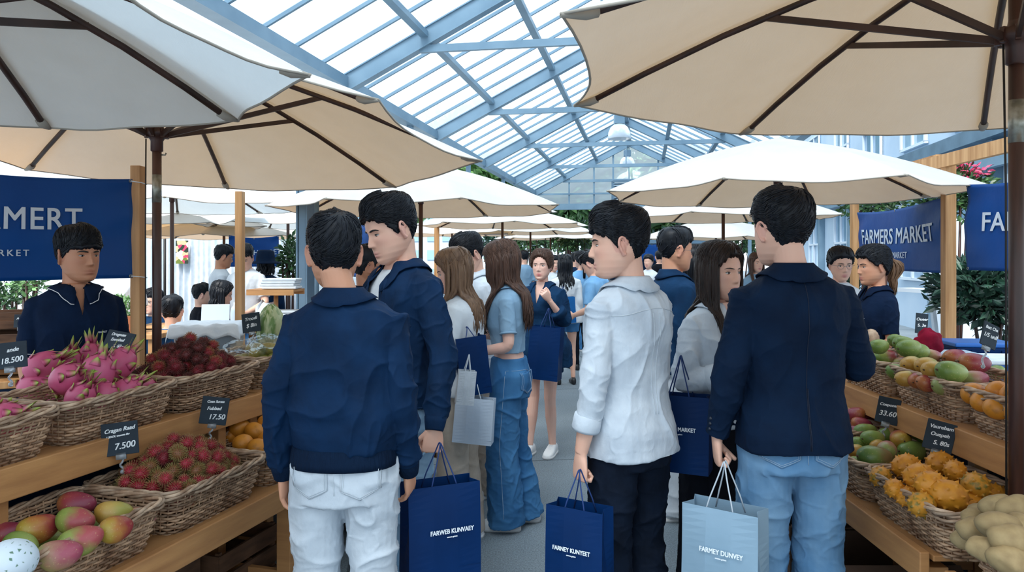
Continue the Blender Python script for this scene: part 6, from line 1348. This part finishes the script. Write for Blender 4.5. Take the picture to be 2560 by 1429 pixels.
# glasses man in navy, right of the linen shirt
person(gx(1683, 4.6), 4.6, 1.765, -78, 'man with glasses in a navy shirt and cream trousers facing right', skin='mid', hair=dict(kind='short', seed=12, vol=.9), head=(0, 2), glasses=True, top=dict(name='shirt', mat='navy4', hem=.88, ease=.03, collar=dict(gap=24), sleeve=.9), bottom=dict(mat='cream', wide=.02), vox=.0075)
person(gx(1738, 5.0), 5.0, 1.66, -60, 'woman with a dark ponytail in a white top, arms raised, behind the white-shirted woman', fem=True, hair=dict(kind='long', seed=14, col='black', len=.34, face=85), head=(-10, 4), top=dict(name='tee_shirt', mat='white', hem=.95, ease=.02, sleeve=.38), bottom=dict(mat='jeans'), vox=.009,
       P=dict(arms=dict(L=dict(elbow=(-.28, .12, 1.34), wrist=(-.16, .20, 1.50), grip='hold'), R=dict(elbow=(.25, .12, 1.25), wrist=(.12, .24, 1.36), grip='hold'))))
# vendors
person(gx(190, 3.55), 3.55, 1.73, 222, 'young vendor in a navy polo shirt with white trim behind the dragon fruits', skin='tan', hair=dict(kind='short', seed=21, style='fringe', vol=.9, side=.006), head=(20, 0), gaze=.8,
       top=dict(name='polo_shirt', mat='navy3', hem=.88, ease=.026, sleeve=.44, cuff='stripe', collar=dict(gap=16, h=.024, w=.045, stripe=1), open=(.028, .0, 1.34), logo=(-.085, 1.255), wr=.006), bottom=dict(mat='black'), vox=.006, P=dict(hs=1.07, arms=dict(L=hang('L', .2, .90, .12), R=hang('R', .2, .92, .15))))
person(gx(2220, 4.6), 4.75, 1.66, 92, 'ponytailed vendor in a navy polo shirt standing before the right banner', fem=True, skin='mid', hair=dict(kind='tied', style='tied', seed=22, col='black', tipcol='light', clip=1, knot=(0, -.118, .035), len=.24), head=(0, 4), gaze=.8,
       top=dict(name='polo_shirt', mat='navy3', hem=.9, ease=.022, sleeve=.42, collar=dict(gap=18, h=.024, w=.04), open=(.025, .0, 1.36), logo=(-.07, 1.27)), bottom=dict(mat='black'), vox=.0062, P=dict(hs=1.05, arms=dict(L=dict(elbow=(-.19, .0, 1.12), wrist=(-.10, .22, 1.04), grip='hold', palm=(.4, 0, -.7)), R=dict(elbow=(.19, .03, 1.12), wrist=(.10, .24, 1.04), grip='hold', palm=(-.4, 0, -.7)))))
person(gx(2098, 5.6), 5.6, 1.66, 178, 'woman with round glasses looking over the blazer man\'s shoulder', fem=True, hair=dict(kind='tied', style='tied', seed=23, bun=1), glasses=True, top=dict(name='blouse', mat='white', hem=.9), bottom=dict(mat='jeans'), vox=.0075, head=(0, 6))
person(gx(920, 4.3), 4.3, 1.66, -68, 'man with glasses in a navy polo between the two navy jackets', skin='tan', hair=dict(kind='short', seed=24, side=.005, vol=.7), glasses=True, top=dict(name='polo_shirt', mat='navy3', hem=.9, sleeve=.45, collar=dict(gap=20, stripe=1)), bottom=dict(mat='black'), vox=.008)
# farther down the aisle
person(gx(1413, 9.3), 9.3, 1.61, 6, 'woman from behind with long black hair, cream jacket and denim shorts', fem=True, hair=dict(kind='long', seed=31, len=.36, nl=200), top=dict(name='jacket', mat='white', hem=.84, ease=.045, sleeve=.95, loose=1.25, flare=.03), bottom=dict(kind='shorts', mat='jeans'), shoes='dark', vox=.011, eyes=False)
person(gx(1452, 10.5), 10.5, 1.66, 20, 'woman with a black ponytail beside the cream-jacketed woman', fem=True, hair=dict(kind='tied', style='tied', seed=32, len=.3), top=dict(name='tee_shirt', mat='bluetee', hem=.9, sleeve=.4), bottom=dict(mat='black'), shoes='dark', vox=.012, eyes=False)
person(gx(1492, 7.6), 7.6, 1.66, 60, 'man in a light blue T-shirt bending his head beside the linen-shirted man', hair=dict(kind='short', seed=33), top=dict(name='tee_shirt', mat='bluetee', hem=.86, sleeve=.45, ease=.03), bottom=dict(mat='beigetr'), head=(0, 30), vox=.009, P=dict(arms=dict(L=dict(elbow=(-.22, 0, 1.12), wrist=(-.14, .2, 1.05), grip='hold'))))
person(gx(1470, 12.5), 12.5, 1.7, 15, 'man with a dark backpack strap farther down the aisle', hair=dict(kind='short', seed=34), top=dict(name='tee_shirt', mat='denimtop', hem=.86, sleeve=.42), bottom=dict(mat='jeans'), vox=.012, eyes=False)
person(gx(1384, 11.5), 11.5, 1.6, 200, 'woman in a white top standing behind the navy tunic', fem=True, hair=dict(kind='tied', style='tied', bun=1, seed=41), top=dict(name='blouse', mat='white', hem=.8), bottom=dict(kind='skirt', mat='white', zb=.3), shoes='dark', vox=.012)
far = [(1438, 14, 1.66, 10, 0, 'black', 'navy', 'jeans', 'short-haired man in navy in the distant crowd, above the cream jacket'), (1590, 15, 1.62, 170, 1, 'dkbrown', 'navy3', 'black', 'distant woman in dark clothes right of the linen shirt collar'), (1622, 13, 1.62, 150, 1, 'black', 'white', 'jeans', 'distant woman in white behind the glasses man\'s back'),
       (1648, 16, 1.7, 0, 0, 'black', 'black', 'black', 'distant man in black beyond the glasses man'), (1890, 9.5, 1.63, 190, 1, 'brown', 'denimtop', 'jeans', 'distant woman with reddish-brown hair left of the blazer man\'s ear'), (1310, 15, 1.7, 30, 0, 'black', 'denimtop', 'jeans', 'distant man in grey blue behind the denim-topped woman'),
       (1345, 18, 1.7, 200, 0, 'black', 'white', 'beigetr', 'farthest man in white in the aisle'), (1402, 19, 1.62, 160, 1, 'dkbrown', 'bluetee', 'jeans', 'farthest woman in pale blue in the aisle'), (1236, 8.5, 1.7, 100, 0, 'black', 'navy4', 'black', 'man in dark blue hidden behind the brown-haired women'), (1462, 20, 1.72, 0, 0, 'black', 'navy', 'jeans', 'very distant man in navy near the middle of the aisle'),
       (1560, 19, 1.7, 40, 0, 'black', 'bluetee', 'black', 'very distant man in light blue behind the linen shirt'), (1715, 11, 1.62, 200, 1, 'black', 'navy', 'jeans', 'distant woman in navy right of the glasses man')]
for px, Y, h_, rz, fe, hc, tm, bt, lb in far:
    person(gx(px, Y), Y, h_, rz, lb, fem=bool(fe), hair=dict(kind='tied' if fe and Y > 12 else ('long' if fe else 'short'), style='tied' if fe and Y > 12 else 'long', bun=1, col=hc, seed=px, nl=70, n=30) if fe else dict(kind='short', col=hc, seed=px, n=30), top=dict(name='shirt', mat=tm, hem=.88, sleeve=.5), bottom=dict(mat=bt), shoes='dark', vox=.014, eyes=Y < 12)
# left seating area
SIT = lambda: dict(L=dict(knee=(-.11, .42, .47), ankle=(-.11, .40, .085)), R=dict(knee=(.11, .42, .47), ankle=(.11, .40, .085)))
def sitter(px, Y, rz, lb, fem=False, dz=-.43, **k):
    """a seated figure: the trunk is lowered, the thighs run forward"""
    s0 = dict(k.pop('P', {})); s0['legs'] = dict(L=dict(knee=(-.11, .40, .92), ankle=(-.11, .42, .52)), R=dict(knee=(.11, .40, .92), ankle=(.11, .42, .52)))
    o = person(gx(px, Y), Y, 1.68, rz, lb, fem=fem, P=s0, shoes='dark', vox=k.pop('vox', .010), z0=dz, **k); return o
sitter(430, 6.3, 10, 'seated man seen from behind in a blue shirt right of the dark parasol pole', hair=dict(kind='short', seed=51), top=dict(name='shirt', mat='blueshirt', hem=.9, ease=.035, sleeve=.45), bottom=dict(mat='black'), eyes=False)
sitter(502, 9.0, -60, 'seated man in a black shirt and cap in front of the white drapes', hair=dict(kind='short', seed=52), top=dict(name='shirt', mat='black', hem=.9, sleeve=.5), bottom=dict(mat='beigetr'))
sitter(545, 7.4, -70, 'dark-haired woman in a blue floral dress seated behind the laptop', fem=True, dz=-.33, hair=dict(kind='long', seed=53, len=.22, col='black', face=70, nl=160), glasses=True, head=(0, 12), top=dict(name='dress', mat='floral', hem=.88, sleeve=.4, ease=.02, collar=None, open=(.05, 0, 1.36)), bottom=dict(kind='skirtlegs', mat='floral'))
sitter(385, 7.6, 160, 'seated person with round glasses half hidden by the dark parasol pole', hair=dict(kind='short', seed=54), glasses=True, top=dict(name='shirt', mat='navy4', hem=.9), bottom=dict(mat='black'))
person(gx(552, 8.6), 8.6, 1.72, -60, 'standing man with glasses right behind the floral dress', hair=dict(kind='short', seed=55), skin='tan', glasses=True, top=dict(name='shirt', mat='white', hem=.9, sleeve=.45), bottom=dict(mat='black'), vox=.010, head=(0, 10))
person(gx(616, 7.9), 7.9, 1.73, 168, 'man in a white T-shirt with headphones bowed over the till', hair=dict(kind='short', seed=56, vol=1.2), top=dict(name='tee_shirt', mat='white', hem=.86, sleeve=.42, ease=.03), bottom=dict(mat='jeans'), vox=.009, head=(14, 26), gaze=.5, P=dict(arms=dict(L=dict(elbow=(-.26, .05, 1.12), wrist=(-.14, .24, 1.02), grip='hold'), R=dict(elbow=(.26, .05, 1.12), wrist=(.12, .24, 1.0), grip='hold'))))
hatp = person(gx(664, 8.6), 8.6, 1.64, 20, 'person in a dark hat and navy coat seen from behind near the till', fem=True, hair=dict(kind='long', seed=57, len=.14, nl=90), top=dict(name='coat', mat='navy', hem=.7, sleeve=.95, ease=.035), bottom=dict(mat='navy'), vox=.010, eyes=False)
MB().lathe([(.0, .13), (.06, .13), (.095, .11), (.105, .04), (.11, .0), (.17, -.015), (.185, -.03), (.175, -.032), (.10, -.01), (.02, -.0)], 28, (0, -.005, 1.545)).build('hat', M['navy2'], hatp)
person(gx(300, 6.6), 6.6, 1.74, 170, 'person in a white shirt and black apron glimpsed beyond the banner', hair=dict(kind='short', seed=58), top=dict(name='shirt', mat='white', hem=.95, sleeve=.45), bottom=dict(kind='skirt', mat='black', zb=.4), vox=.010, eyes=False)
for px, Y, rz, lb in ((430, 6.2, 10, 'grey stool under the man in the blue shirt'), (502, 9.0, -60, 'grey stool under the man in black'), (545, 7.4, -70, 'tall grey stool under the woman in the floral dress'), (385, 7.6, 160, 'grey stool under the person behind the pole')):
    h_ = .41 if 'tall' not in lb else .51; r = empty('stool', (gx(px, Y), Y, 0), rad(rz), lb, 'stool'); MB().box((0, 0, h_ - .02), (.34, .34, .03)).build('seat', M['steeldk'], r, smooth=False, bevel=.01)
    for sx in (-1, 1):
        for sy in (-1, 1): MB().beam((sx * .14, sy * .14, h_ - .03), (sx * .17, sy * .17, 0), .025, .025).build('leg', M['steeldk'], r, smooth=False)

# ------------------------------------------------------------ bags
bag(1100, 1202, 2.70, .27, .13, .33, 24, 'bagblue', 'cordblue', 'navy blue paper bag held by the tall man in the open jacket', 'FARWEB KUNVAEY', tx=.02, tz=.02, ts=.023, hx=.0, hh=.14)
bag(1449, 1262, 2.60, .215, .115, .31, -30, 'bagblue', 'cordblue', 'navy blue paper bag held by the man in the linen shirt', 'FARNEY KUNYEET', tz=.06, ts=.021, hh=.125)
bag(1812, 1262, 2.52, .26, .135, .32, -36, 'bagsilver', 'cordsilver', 'silvery blue paper bag held by the man in the navy blazer', 'FARMEY DUNVEY', tx=.015, tz=.08, ts=.023, hh=.15)
bag(1702, 985, 3.05, .24, .11, .31, -24, 'bagblue', 'cordblue', 'blue paper bag hanging from the arm of the long-haired woman in white', 'FARMER MARKET', tx=-.0, tz=.08, hh=.16, ts=.023)
bag(1360, 815, 5.65, .24, .14, .40, -18, 'bagblue', 'cordblue', 'large navy paper bag on the arm of the woman in the navy tunic', None, tilt=4, hh=.14)
bag(1412, 742, 9.1, .27, .1, .32, 6, 'baglt', 'cordblue', 'bright blue bag hanging behind the cream-jacketed woman', None, tilt=-3)
bag(1184, 838, 4.0, .17, .13, .31, 20, 'bagblue', 'cordblue', 'glossy dark blue bag held by the straight-haired woman in white', None, tilt=-6, hh=.05)
bag(1182, 992, 3.95, .21, .09, .24, -8, 'baggrey', 'cordsilver', 'pale grey paper bag between the tall man and the wide jeans', None, tilt=4, hh=.08)
bag(1160, 925, 3.75, .09, .07, .17, 10, 'cream', 'cordsilver', 'small cream cloth bag behind the tall man\'s elbow', None, tilt=6, hh=.08)

# phone, watch
r = MB().box((0, 0, 0), (.07, .14, .009)).build('phone', M['lash'], smooth=False, bevel=.004, label='dark phone in the hand of the woman in the denim top', cat='phone'); r.location = at(1190, 818, 4.36); r.rotation_euler = (rad(30), 0, rad(75))

# ------------------------------------------------------------ left background: drapes, table, boxes
def curtain(x0, x1, Y0, Y1, z0, z1, label, seed=0):
    P = []; n = 120
    for j in range(9):
        z = lerp(z0, z1, j / 8); P.append([V((lerp(x0, x1, i / n), lerp(Y0, Y1, i / n) + .045 * math.sin(i * .9 + .6 * math.sin(i * .23 + seed)) * (1 - .3 * j / 8) + .02 * noise.noise(V((i * .3, z, seed))), z)) for i in range(n + 1)])
    return link('drape', MB().grid(P).mesh('drape'), M['drape'], thick=.003, label=label, cat='drape')
curtain(gx(-250, 13.8), gx(345, 13.8), 13.8, 13.8, 0, 2.35, 'white pleated drape left of the dark parasol pole', 1)
curtain(gx(350, 13.8), gx(600, 13.9), 13.8, 13.9, 0, 2.25, 'white pleated drape behind the seated visitors', 2)
curtain(gx(610, 14.1), gx(745, 14.1), 14.1, 14.1, 0, 2.2, 'white pleated drape behind the small blue banner', 3)
pm, t_, b_, N, L = nt('fruit_poster'); tc = N.new('ShaderNodeTexCoord'); v_ = N.new('ShaderNodeTexVoronoi'); v_.inputs['Scale'].default_value = 13; L.new(tc.outputs['Object'], v_.inputs['Vector']); rp = N.new('ShaderNodeValToRGB'); rp.color_ramp.interpolation = 'CONSTANT'
e = rp.color_ramp.elements; e[0].color = rgb('20301f'); e[1].position = .3; e[1].color = rgb('d9b48c'); q = e.new(.5); q.color = rgb('c73a5e'); q = e.new(.68); q.color = rgb('ead9c0'); q = e.new(.85); q.color = rgb('6b7a2c')
sp = N.new('ShaderNodeSeparateColor'); L.new(v_.outputs['Color'], sp.inputs[0]); L.new(sp.outputs[0], rp.inputs[0]); L.new(rp.outputs[0], b_.inputs['Base Color'])
MB().box((0, 0, 0), (.23, .01, .43)).build('fruit_poster', pm, smooth=False, label='small poster of fruit pinned on the white drape', cat='poster').location = at(455, 630, 13.74)
for px, Y, lb in ((412, 13.3, 'thin dark pole in front of the white drape, left of the poster'),): MB().tube([(gx(px, Y), Y, 0), (gx(px, Y), Y, 2.1)], .025, 8).build('metal_pole', M['lash'], label=lb, cat='pole')
def table(x, y, w_, d_, h_, rz, label, mt='cloth_wh'):
    r = empty('table', (x, y, 0), rad(rz), label, 'table'); MB().box((0, 0, h_ - .02), (w_, d_, .04)).build('tabletop', M['woodpost'], r, smooth=False, bevel=.004)
    for sx in (-1, 1):
        for sy in (-1, 1): MB().box((sx * (w_ / 2 - .05), sy * (d_ / 2 - .05), (h_ - .04) / 2), (.05, .05, h_ - .04)).build('leg', M['woodpost'], r, smooth=False)
    return r
table(gx(560, 6.6), 6.65, 1.5, .7, .98, 8, 'pine trestle table with the laptop and till')
table(gx(505, 5.3), 5.3, .8, .5, .9, 4, 'pine table holding the plastic box under a white cloth')
table(gx(690, 6.7), 6.6, .6, .5, 1.0, 0, 'small pine table with trays beside the steel column')
bx = empty('plastic_box', at(525, 858, 5.2) * 1.0, rad(8), 'translucent plastic storage box half covered with white cloth', 'box'); bx.location.z = .9
mb = MB(); q0 = rrect(.19, .13, .03, 40); q1 = rrect(.215, .155, .03, 40); mb.loft([[p + V((0, 0, 0)) for p in q0], [p + V((0, 0, .2)) for p in q1], [p * 1.04 + V((0, 0, .2)) for p in q1], [p * 1.04 + V((0, 0, .215)) for p in q1]], cap=True); mb.build('box_body', M['plastic'], bx)
P = []
for i in range(31):
    row = []
    for j in range(25):
        x, y = lerp(-.30, .30, i / 30), lerp(-.24, .22, j / 24); ox, oy = max(0, abs(x) - .22), max(0, abs(y) - .165); dr = math.hypot(ox, oy); row.append(V((x - math.copysign(ox * .75, x), y - math.copysign(oy * .75, y), .232 - dr * 1.1 + .012 * noise.noise(V((i * .35, j * .35, 2))) + .01 * math.sin(i * .9) * (dr > 0))))
    P.append(row)
ct = link('box_cloth', MB().grid(P).mesh('box_cloth'), M['cloth_wh'], thick=.003, label='white cloth draped over the plastic box', cat='cloth'); ct.location = bx.location; ct.rotation_euler = bx.rotation_euler
lp = empty('laptop', (gx(545, 6.75), 6.75, .98), rad(12), 'white laptop seen from its back in front of the floral dress', 'laptop')
MB().box((0, .02, .008), (.24, .18, .014)).build('keyboard_base', M['plastic'], lp, smooth=False, bevel=.004); MB().box((0, -.12, .11), (.24, .012, .16), Matrix.Rotation(rad(-14), 3, 'X')).build('screen', M['plastic'], lp, smooth=False, bevel=.004)
MB().lathe([(.0, 0), (.035, .0), (.037, .02), (.037, .14), (.03, .17), (.014, .19), (.014, .215), (0, .215)], 20).build('water_bottle', M['plastic'], label='clear plastic bottle standing beside the laptop', cat='bottle').location = (gx(588, 6.5), 6.5, .98)
tr = empty('wooden_tray', (gx(690, 6.55), 6.55, 1.0), rad(-4), 'shallow wooden tray stand left of the steel column', 'tray')
MB().box((0, 0, .30), (.42, .26, .02)).box((0, -.13, .285), (.42, .015, .05)).box((0, .13, .285), (.42, .015, .05)).build('tray', M['wood'], tr, smooth=False); MB().tube([(0, 0, 0), (0, 0, .29)], .02, 10).box((0, 0, .01), (.2, .2, .02)).build('stand', M['wood'], tr)
for i in range(9): MB().box((0, 0, 0), (.3, .2, .022)).build('folded_cloth', M['cloth_wh'], smooth=False, bevel=.006, label='folded white cloth on the wooden tray left of the steel column' if i > 4 else 'folded pale cloth stacked on the small pine table', cat='cloth', group='folded cloths on the tray' if i > 4 else 'folded cloths on the small table').location = (gx(700, 6.55) + .01 * (i % 3), 6.55, (1.013 + i * .025) if i < 5 else (1.325 + (i - 5) * .023))
for i, (px, Y, w_) in enumerate(((640, 6.2, .12), (655, 6.3, .10), (630, 6.35, .10))):
    MB().ball((0, 0, 0), (w_ * .6, .07, .11), 20, 14, fn=lambda p, q: q * (1 + .25 * noise.noise(p * 2.5 + V((i, 0, 0))))).build('crumpled_bag', M['cloth_wh'], label='crumpled white plastic bag beside the pine post', cat='bag', group='white plastic bags by the post').location = (gx(px, Y), Y + .25, 1.08)
# behind the vendor
def crate(x, y, z, w_, d_, h_, rz, label, mt='woodpost', slats=3):
    r = empty('wooden_crate', (x, y, z), rad(rz), label, 'crate')
    for k in range(slats):
        zz = h_ * (k + .5) / slats; sh = h_ / slats * .8
        for sy in (-1, 1): MB().box((0, sy * d_ / 2, zz), (w_, .012, sh)).build('slat', M[mt], r, smooth=False)
        for sx in (-1, 1): MB().box((sx * w_ / 2, 0, zz), (.012, d_, sh)).build('slat', M[mt], r, smooth=False)
    MB().box((0, 0, .006), (w_, d_, .012)).build('bottom', M[mt], r, smooth=False)
    for sx in (-1, 1):
        for sy in (-1, 1): MB().box((sx * (w_ / 2 - .012), sy * (d_ / 2 - .012), h_ / 2), (.02, .02, h_)).build('corner_post', M[mt], r, smooth=False)
    return r
table(gx(40, 4.35), 4.35, 1.1, .5, .98, 20, 'pine side table behind the young vendor')
tb = table(gx(-150, 4.0), 4.0, 1.4, .4, .93, 24, 'cloth-fronted side table left of the young vendor'); MB().box((0, -.2, .45), (1.4, .01, .88)).build('front_cloth', M['navy2'], tb, smooth=False)
crate(gx(70, 4.3), 4.3, .98, .40, .3, .13, 20, 'brown slatted crate on the side table behind the vendor', 'woodshadow'); crate(gx(-10, 4.15), 4.15, .98, .4, .3, .20, 20, 'taller crate on the side table cut by the left edge', 'woodshadow')
crate(gx(30, 4.3), 4.32, 1.185, .5, .3, .10, 20, 'shallow crate stacked on the others behind the vendor', 'woodshadow', 2)
crate(gx(488, 4.25), 4.22, .89, .12, .12, .15, 10, 'small pale wooden box behind the upper rambutans', 'woodpost', 1)
pl = empty('herb_planter', at(300, 820, 6.0), 0, 'terracotta planter of green herbs beside the first pine post', 'planter'); pl.location.z = .98
MB().box((0, 0, .07), (.3, .16, .14), taper=1.1).build('pot', mat('terracotta', '9a5a38', .8), pl, smooth=False, bevel=.006)
mb = MB(); leaves(mb, (0, 0, .2), (.17, .1, .09), 420, .03, random.Random(3), 0); mb.build('foliage', M['leaflt'], pl, smooth=False)
table(gx(290, 6.1), 6.1, .9, .5, .98, 0, 'pine table holding the herb planter')
# dark crates added to deepen the shade under the stand, and cartons
for i, (x, y, w_, d_, h_) in enumerate(((.55, .2, .5, .4, .34), (1.15, .18, .5, .4, .30), (1.75, .2, .5, .42, .36), (2.3, .16, .42, .4, .3))):
    p = SL @ V((x, y - .1, 0)); crate(p.x, p.y, 0, w_, d_, h_, math.degrees(aL), ['dark crate under the mango end of the left stand', 'dark crate under the middle of the left stand', 'dark crate under the rambutan baskets', 'dark crate beside the leg of the left stand'][i], 'woodshadow')
for i, (x, y, w_, d_, h_, lb) in enumerate(((1.60, 2.75, .5, .4, .26, 'open brown carton under the right stand, nearest'), (1.62, 3.3, .5, .42, .3, 'brown carton under the middle of the right stand'), (1.6, 3.9, .5, .4, .26, 'brown carton far under the right stand'))):
    r = empty('cardboard_box', (x, y, 0), rad(8 * (i - 1)), lb, 'box'); MB().box((0, -d_ / 2, h_ / 2), (w_, .006, h_)).box((0, d_ / 2, h_ / 2), (w_, .006, h_)).box((-w_ / 2, 0, h_ / 2), (.006, d_, h_)).box((w_ / 2, 0, h_ / 2), (.006, d_, h_)).box((0, 0, .004), (w_, d_, .006)).build('carton', M['soil'], r, smooth=False)
    for s in (-1, 1): MB().box((0, s * (d_ / 2 + .06), h_ - .03), (w_, .14, .005), Matrix.Rotation(s * rad(-35), 3, 'X')).build('flap', M['soil'], r, smooth=False)
MB().ball((0, 0, 0), (.12, .10, .10), 30, 20, fn=lambda p, q: q * (1 + .3 * noise.noise(p * 2.2) + .08 * noise.noise(p * 7))).build('crumpled_cloth', M['denimtop'], label='crumpled pale blue cloth on the ground under the right stand', cat='cloth').location = (1.30, 2.62, .42 * 0 + .10)
# boxes on the right behind the mangoes
table(gx(2430, 4.55), 4.75, 1.1, .6, .82, 0, 'low table under the blue and white boxes on the right')
def tub(px, Y, w_, d_, h_, z, body, lid, label):
    r = empty('storage_tub', (gx(px, Y), Y, z), rad(-6), label, 'box'); MB().box((0, 0, h_ / 2), (w_, d_, h_), taper=1.06).build('tub', M[body], r, smooth=False, bevel=.01); MB().box((0, 0, h_ + .012), (w_ * 1.1, d_ * 1.1, .028)).build('lid', M[lid], r, smooth=False, bevel=.008)
    for x in (-.25, .25): MB().box((x * w_, -d_ / 2 - .01, h_ * .5), (.02, .012, h_ * .8)).build('rib', M[body], r, smooth=False)
tub(2378, 4.5, .27, .26, .17, .82, 'plastic', 'plastic', 'pale blue plastic tub right of the dark red cloth'); tub(2505, 4.45, .42, .3, .15, .82, 'blueplastic', 'cloth_wh', 'bright blue tub with a white lid behind the tilted price sign')
tub(2440, 4.85, .36, .28, .20, .82, 'bagblue', 'blueplastic', 'dark blue box with a bright blue lid at the back of the table')
MB().ball((0, 0, 0), (.075, .06, .085), 26, 18, fn=lambda p, q: q * (1 + .3 * noise.noise(p * 2 + V((4, 0, 0))))).build('red_cloth', M['redcloth'], label='bunched dark red cloth between the vendor and the pale tub', cat='cloth').location = at(2322, 858, 4.4)
crate(gx(2262, 4.75), 4.9, .62, .36, .3, .36, 0, 'pine crate behind the ponytailed vendor', 'woodpost', 2); table(gx(2250, 4.75), 4.95, .7, .4, .62, 0, 'low pine table behind the ponytailed vendor')
MB().ball((0, 0, 0), (.045, .05, .06), 26, 18, fn=lambda p, q: q * (1 + .12 * noise.noise(p * 6))).build('fibrous_coconut', M['wickerlt'], label='brown fibrous coconut beside the green mangoes at the vendor\'s waist', cat='coconut').location = (gx(2178, 4.42), 4.42, 1.105)
crate(gx(2178, 4.42) + .0, 4.42, .90, .15, .15, .145, 0, 'little wooden box carrying the coconut', 'woodpost', 2)
# plants on the right
def bush(x, y, z, r3, n, s, mt, label, seed, name='shrub', stem=True):
    o = empty(name, (x, y, 0), 0, label, 'shrub'); mb = MB(); rg = random.Random(seed)
    for k in range(4): leaves(mb, (rg.uniform(-.3, .3) * r3[0], rg.uniform(-.3, .3) * r3[1], z + rg.uniform(-.25, .25) * r3[2]), (r3[0] * .8, r3[1] * .8, r3[2] * .8), n // 4, s, rg, .25)
    mb.build('foliage', M[mt], o, smooth=False); m2 = MB()
    for k in range(4): a = k * 1.6; m2.tube([(.05 * math.cos(a), .05 * math.sin(a), 0), (r3[0] * .4 * math.cos(a), r3[1] * .4 * math.sin(a), z)], [.03, .012], 6)
    m2.build('stems', M['wooddk'], o); return o
bush(gx(2480, 8.2), 8.2, 1.18, (.62, .4, .42), 1500, .095, 'leafdk', 'dense dark green shrub behind the right boxes', 1)
bush(gx(2590, 7.2), 7.2, 1.2, (.35, .35, .45), 600, .09, 'leafdk', 'dark green shrub at the right edge behind the pole', 2)
fl = bush(gx(2420, 9.5), 9.8, 2.45, (.5, .3, .38), 900, .08, 'leaf', 'climbing plant with pink blossom above the right banner', 3, 'flowering_plant')
mb = MB(); rg = random.Random(7); leaves(mb, (.05, -.15, 2.7), (.35, .12, .12), 160, .05, rg, 0); leaves(mb, (-.2, -.2, 2.55), (.12, .1, .1), 60, .05, rg, 0); mb.build('blossom', M['petal'], fl, smooth=False)
bush(gx(2190, 10.2), 10.2, 2.35, (.55, .3, .35), 700, .075, 'leaf', 'climbing plant above the farmers market banner', 4); bush(gx(2150, 9.2), 9.2, 1.35, (.18, .15, .35), 300, .06, 'leafdk', 'narrow potted shrub left of the ponytailed vendor', 5)
bush(gx(75, 7.5), 7.5, 1.35, (.16, .16, .22), 260, .05, 'leaflt', 'small light green plant seen under the big left banner', 41)
bush(gx(20, 8.5), 8.5, 1.2, (.25, .2, .3), 300, .06, 'leaf', 'green plant behind the crates at the left edge', 42)
bush(gx(720, 9.2), 9.2, 1.55, (.16, .16, .32), 380, .06, 'leaf', 'upright green plant left of the steel column', 6)
for i, (px, Y, zz, mt) in enumerate(((1340, 23, 2.2, 'leaf'), (1395, 24, 2.25, 'leaflt'), (1440, 22, 2.3, 'leaf'), (1480, 24, 2.3, 'leafdk'), (1300, 24, 1.9, 'leaf'), (1560, 23.5, 2.1, 'leaf'), (1640, 23, 1.9, 'leafdk'), (1700, 24, 2.1, 'leafdk'), (1850, 22, 2.2, 'leaf'), (1240, 24, 1.9, 'leafdk'))):
    bush(gx(px, Y), Y, zz, (.75, .3, .55), 420, .13, mt, ['leafy plant hanging beyond the navy tunic woman', 'pale leafy plant at the end of the aisle', 'leafy plant above the black-haired woman from behind', 'dark plant left of the linen-shirted man\'s nose', 'leafy plant above the denim-topped woman', 'leafy plant behind the linen-shirted man\'s head', 'dark plant just left of the glasses man', 'dark plant beyond the glasses man\'s face', 'leafy plant behind the white-shirted woman\'s head', 'dark plant behind the brown-haired women'][i], 20 + i)
# things beyond the right banner
r = MB().beam((gx(2260, 10), 10, 1.15), (gx(2360, 9.4), 9.4, 1.15), .3, .05).build('white_bench', M['winframe'], smooth=False, label='white bench beam under the farmers market banner', cat='bench')
MB().beam((gx(2320, 8.8), 8.8, 1.47), (gx(2352, 8.6), 8.6, .2), .05, .04).build('white_pole', M['winframe'], smooth=False, label='slanting white pole under the farmers market banner', cat='pole')
MB().box((0, 0, 1.1), (1.6, .3, 2.2)).build('white_cabinet', M['winframe'], smooth=False, bevel=.03, label='white cabinet beyond the gap between the two right banners', cat='cabinet').location = (gx(2410, 12) + .4, 12, 0)
mb = empty('far_stall', (gx(1640, 21), 21, 0), 0, 'dark distant stall beyond the glasses man', 'stall'); MB().box((0, 0, 1.0), (2.6, .8, 1.3)).build('counter', M['navy2'], mb, smooth=False); MB().box((0, 0, 2.0), (3, 1.4, .1)).build('roof_sheet', M['steeldk'], mb, smooth=False)
for x in (-1.3, 1.3): MB().box((x, 0, 1.0), (.06, .06, 2.0)).build('post', M['steeldk'], mb, smooth=False)
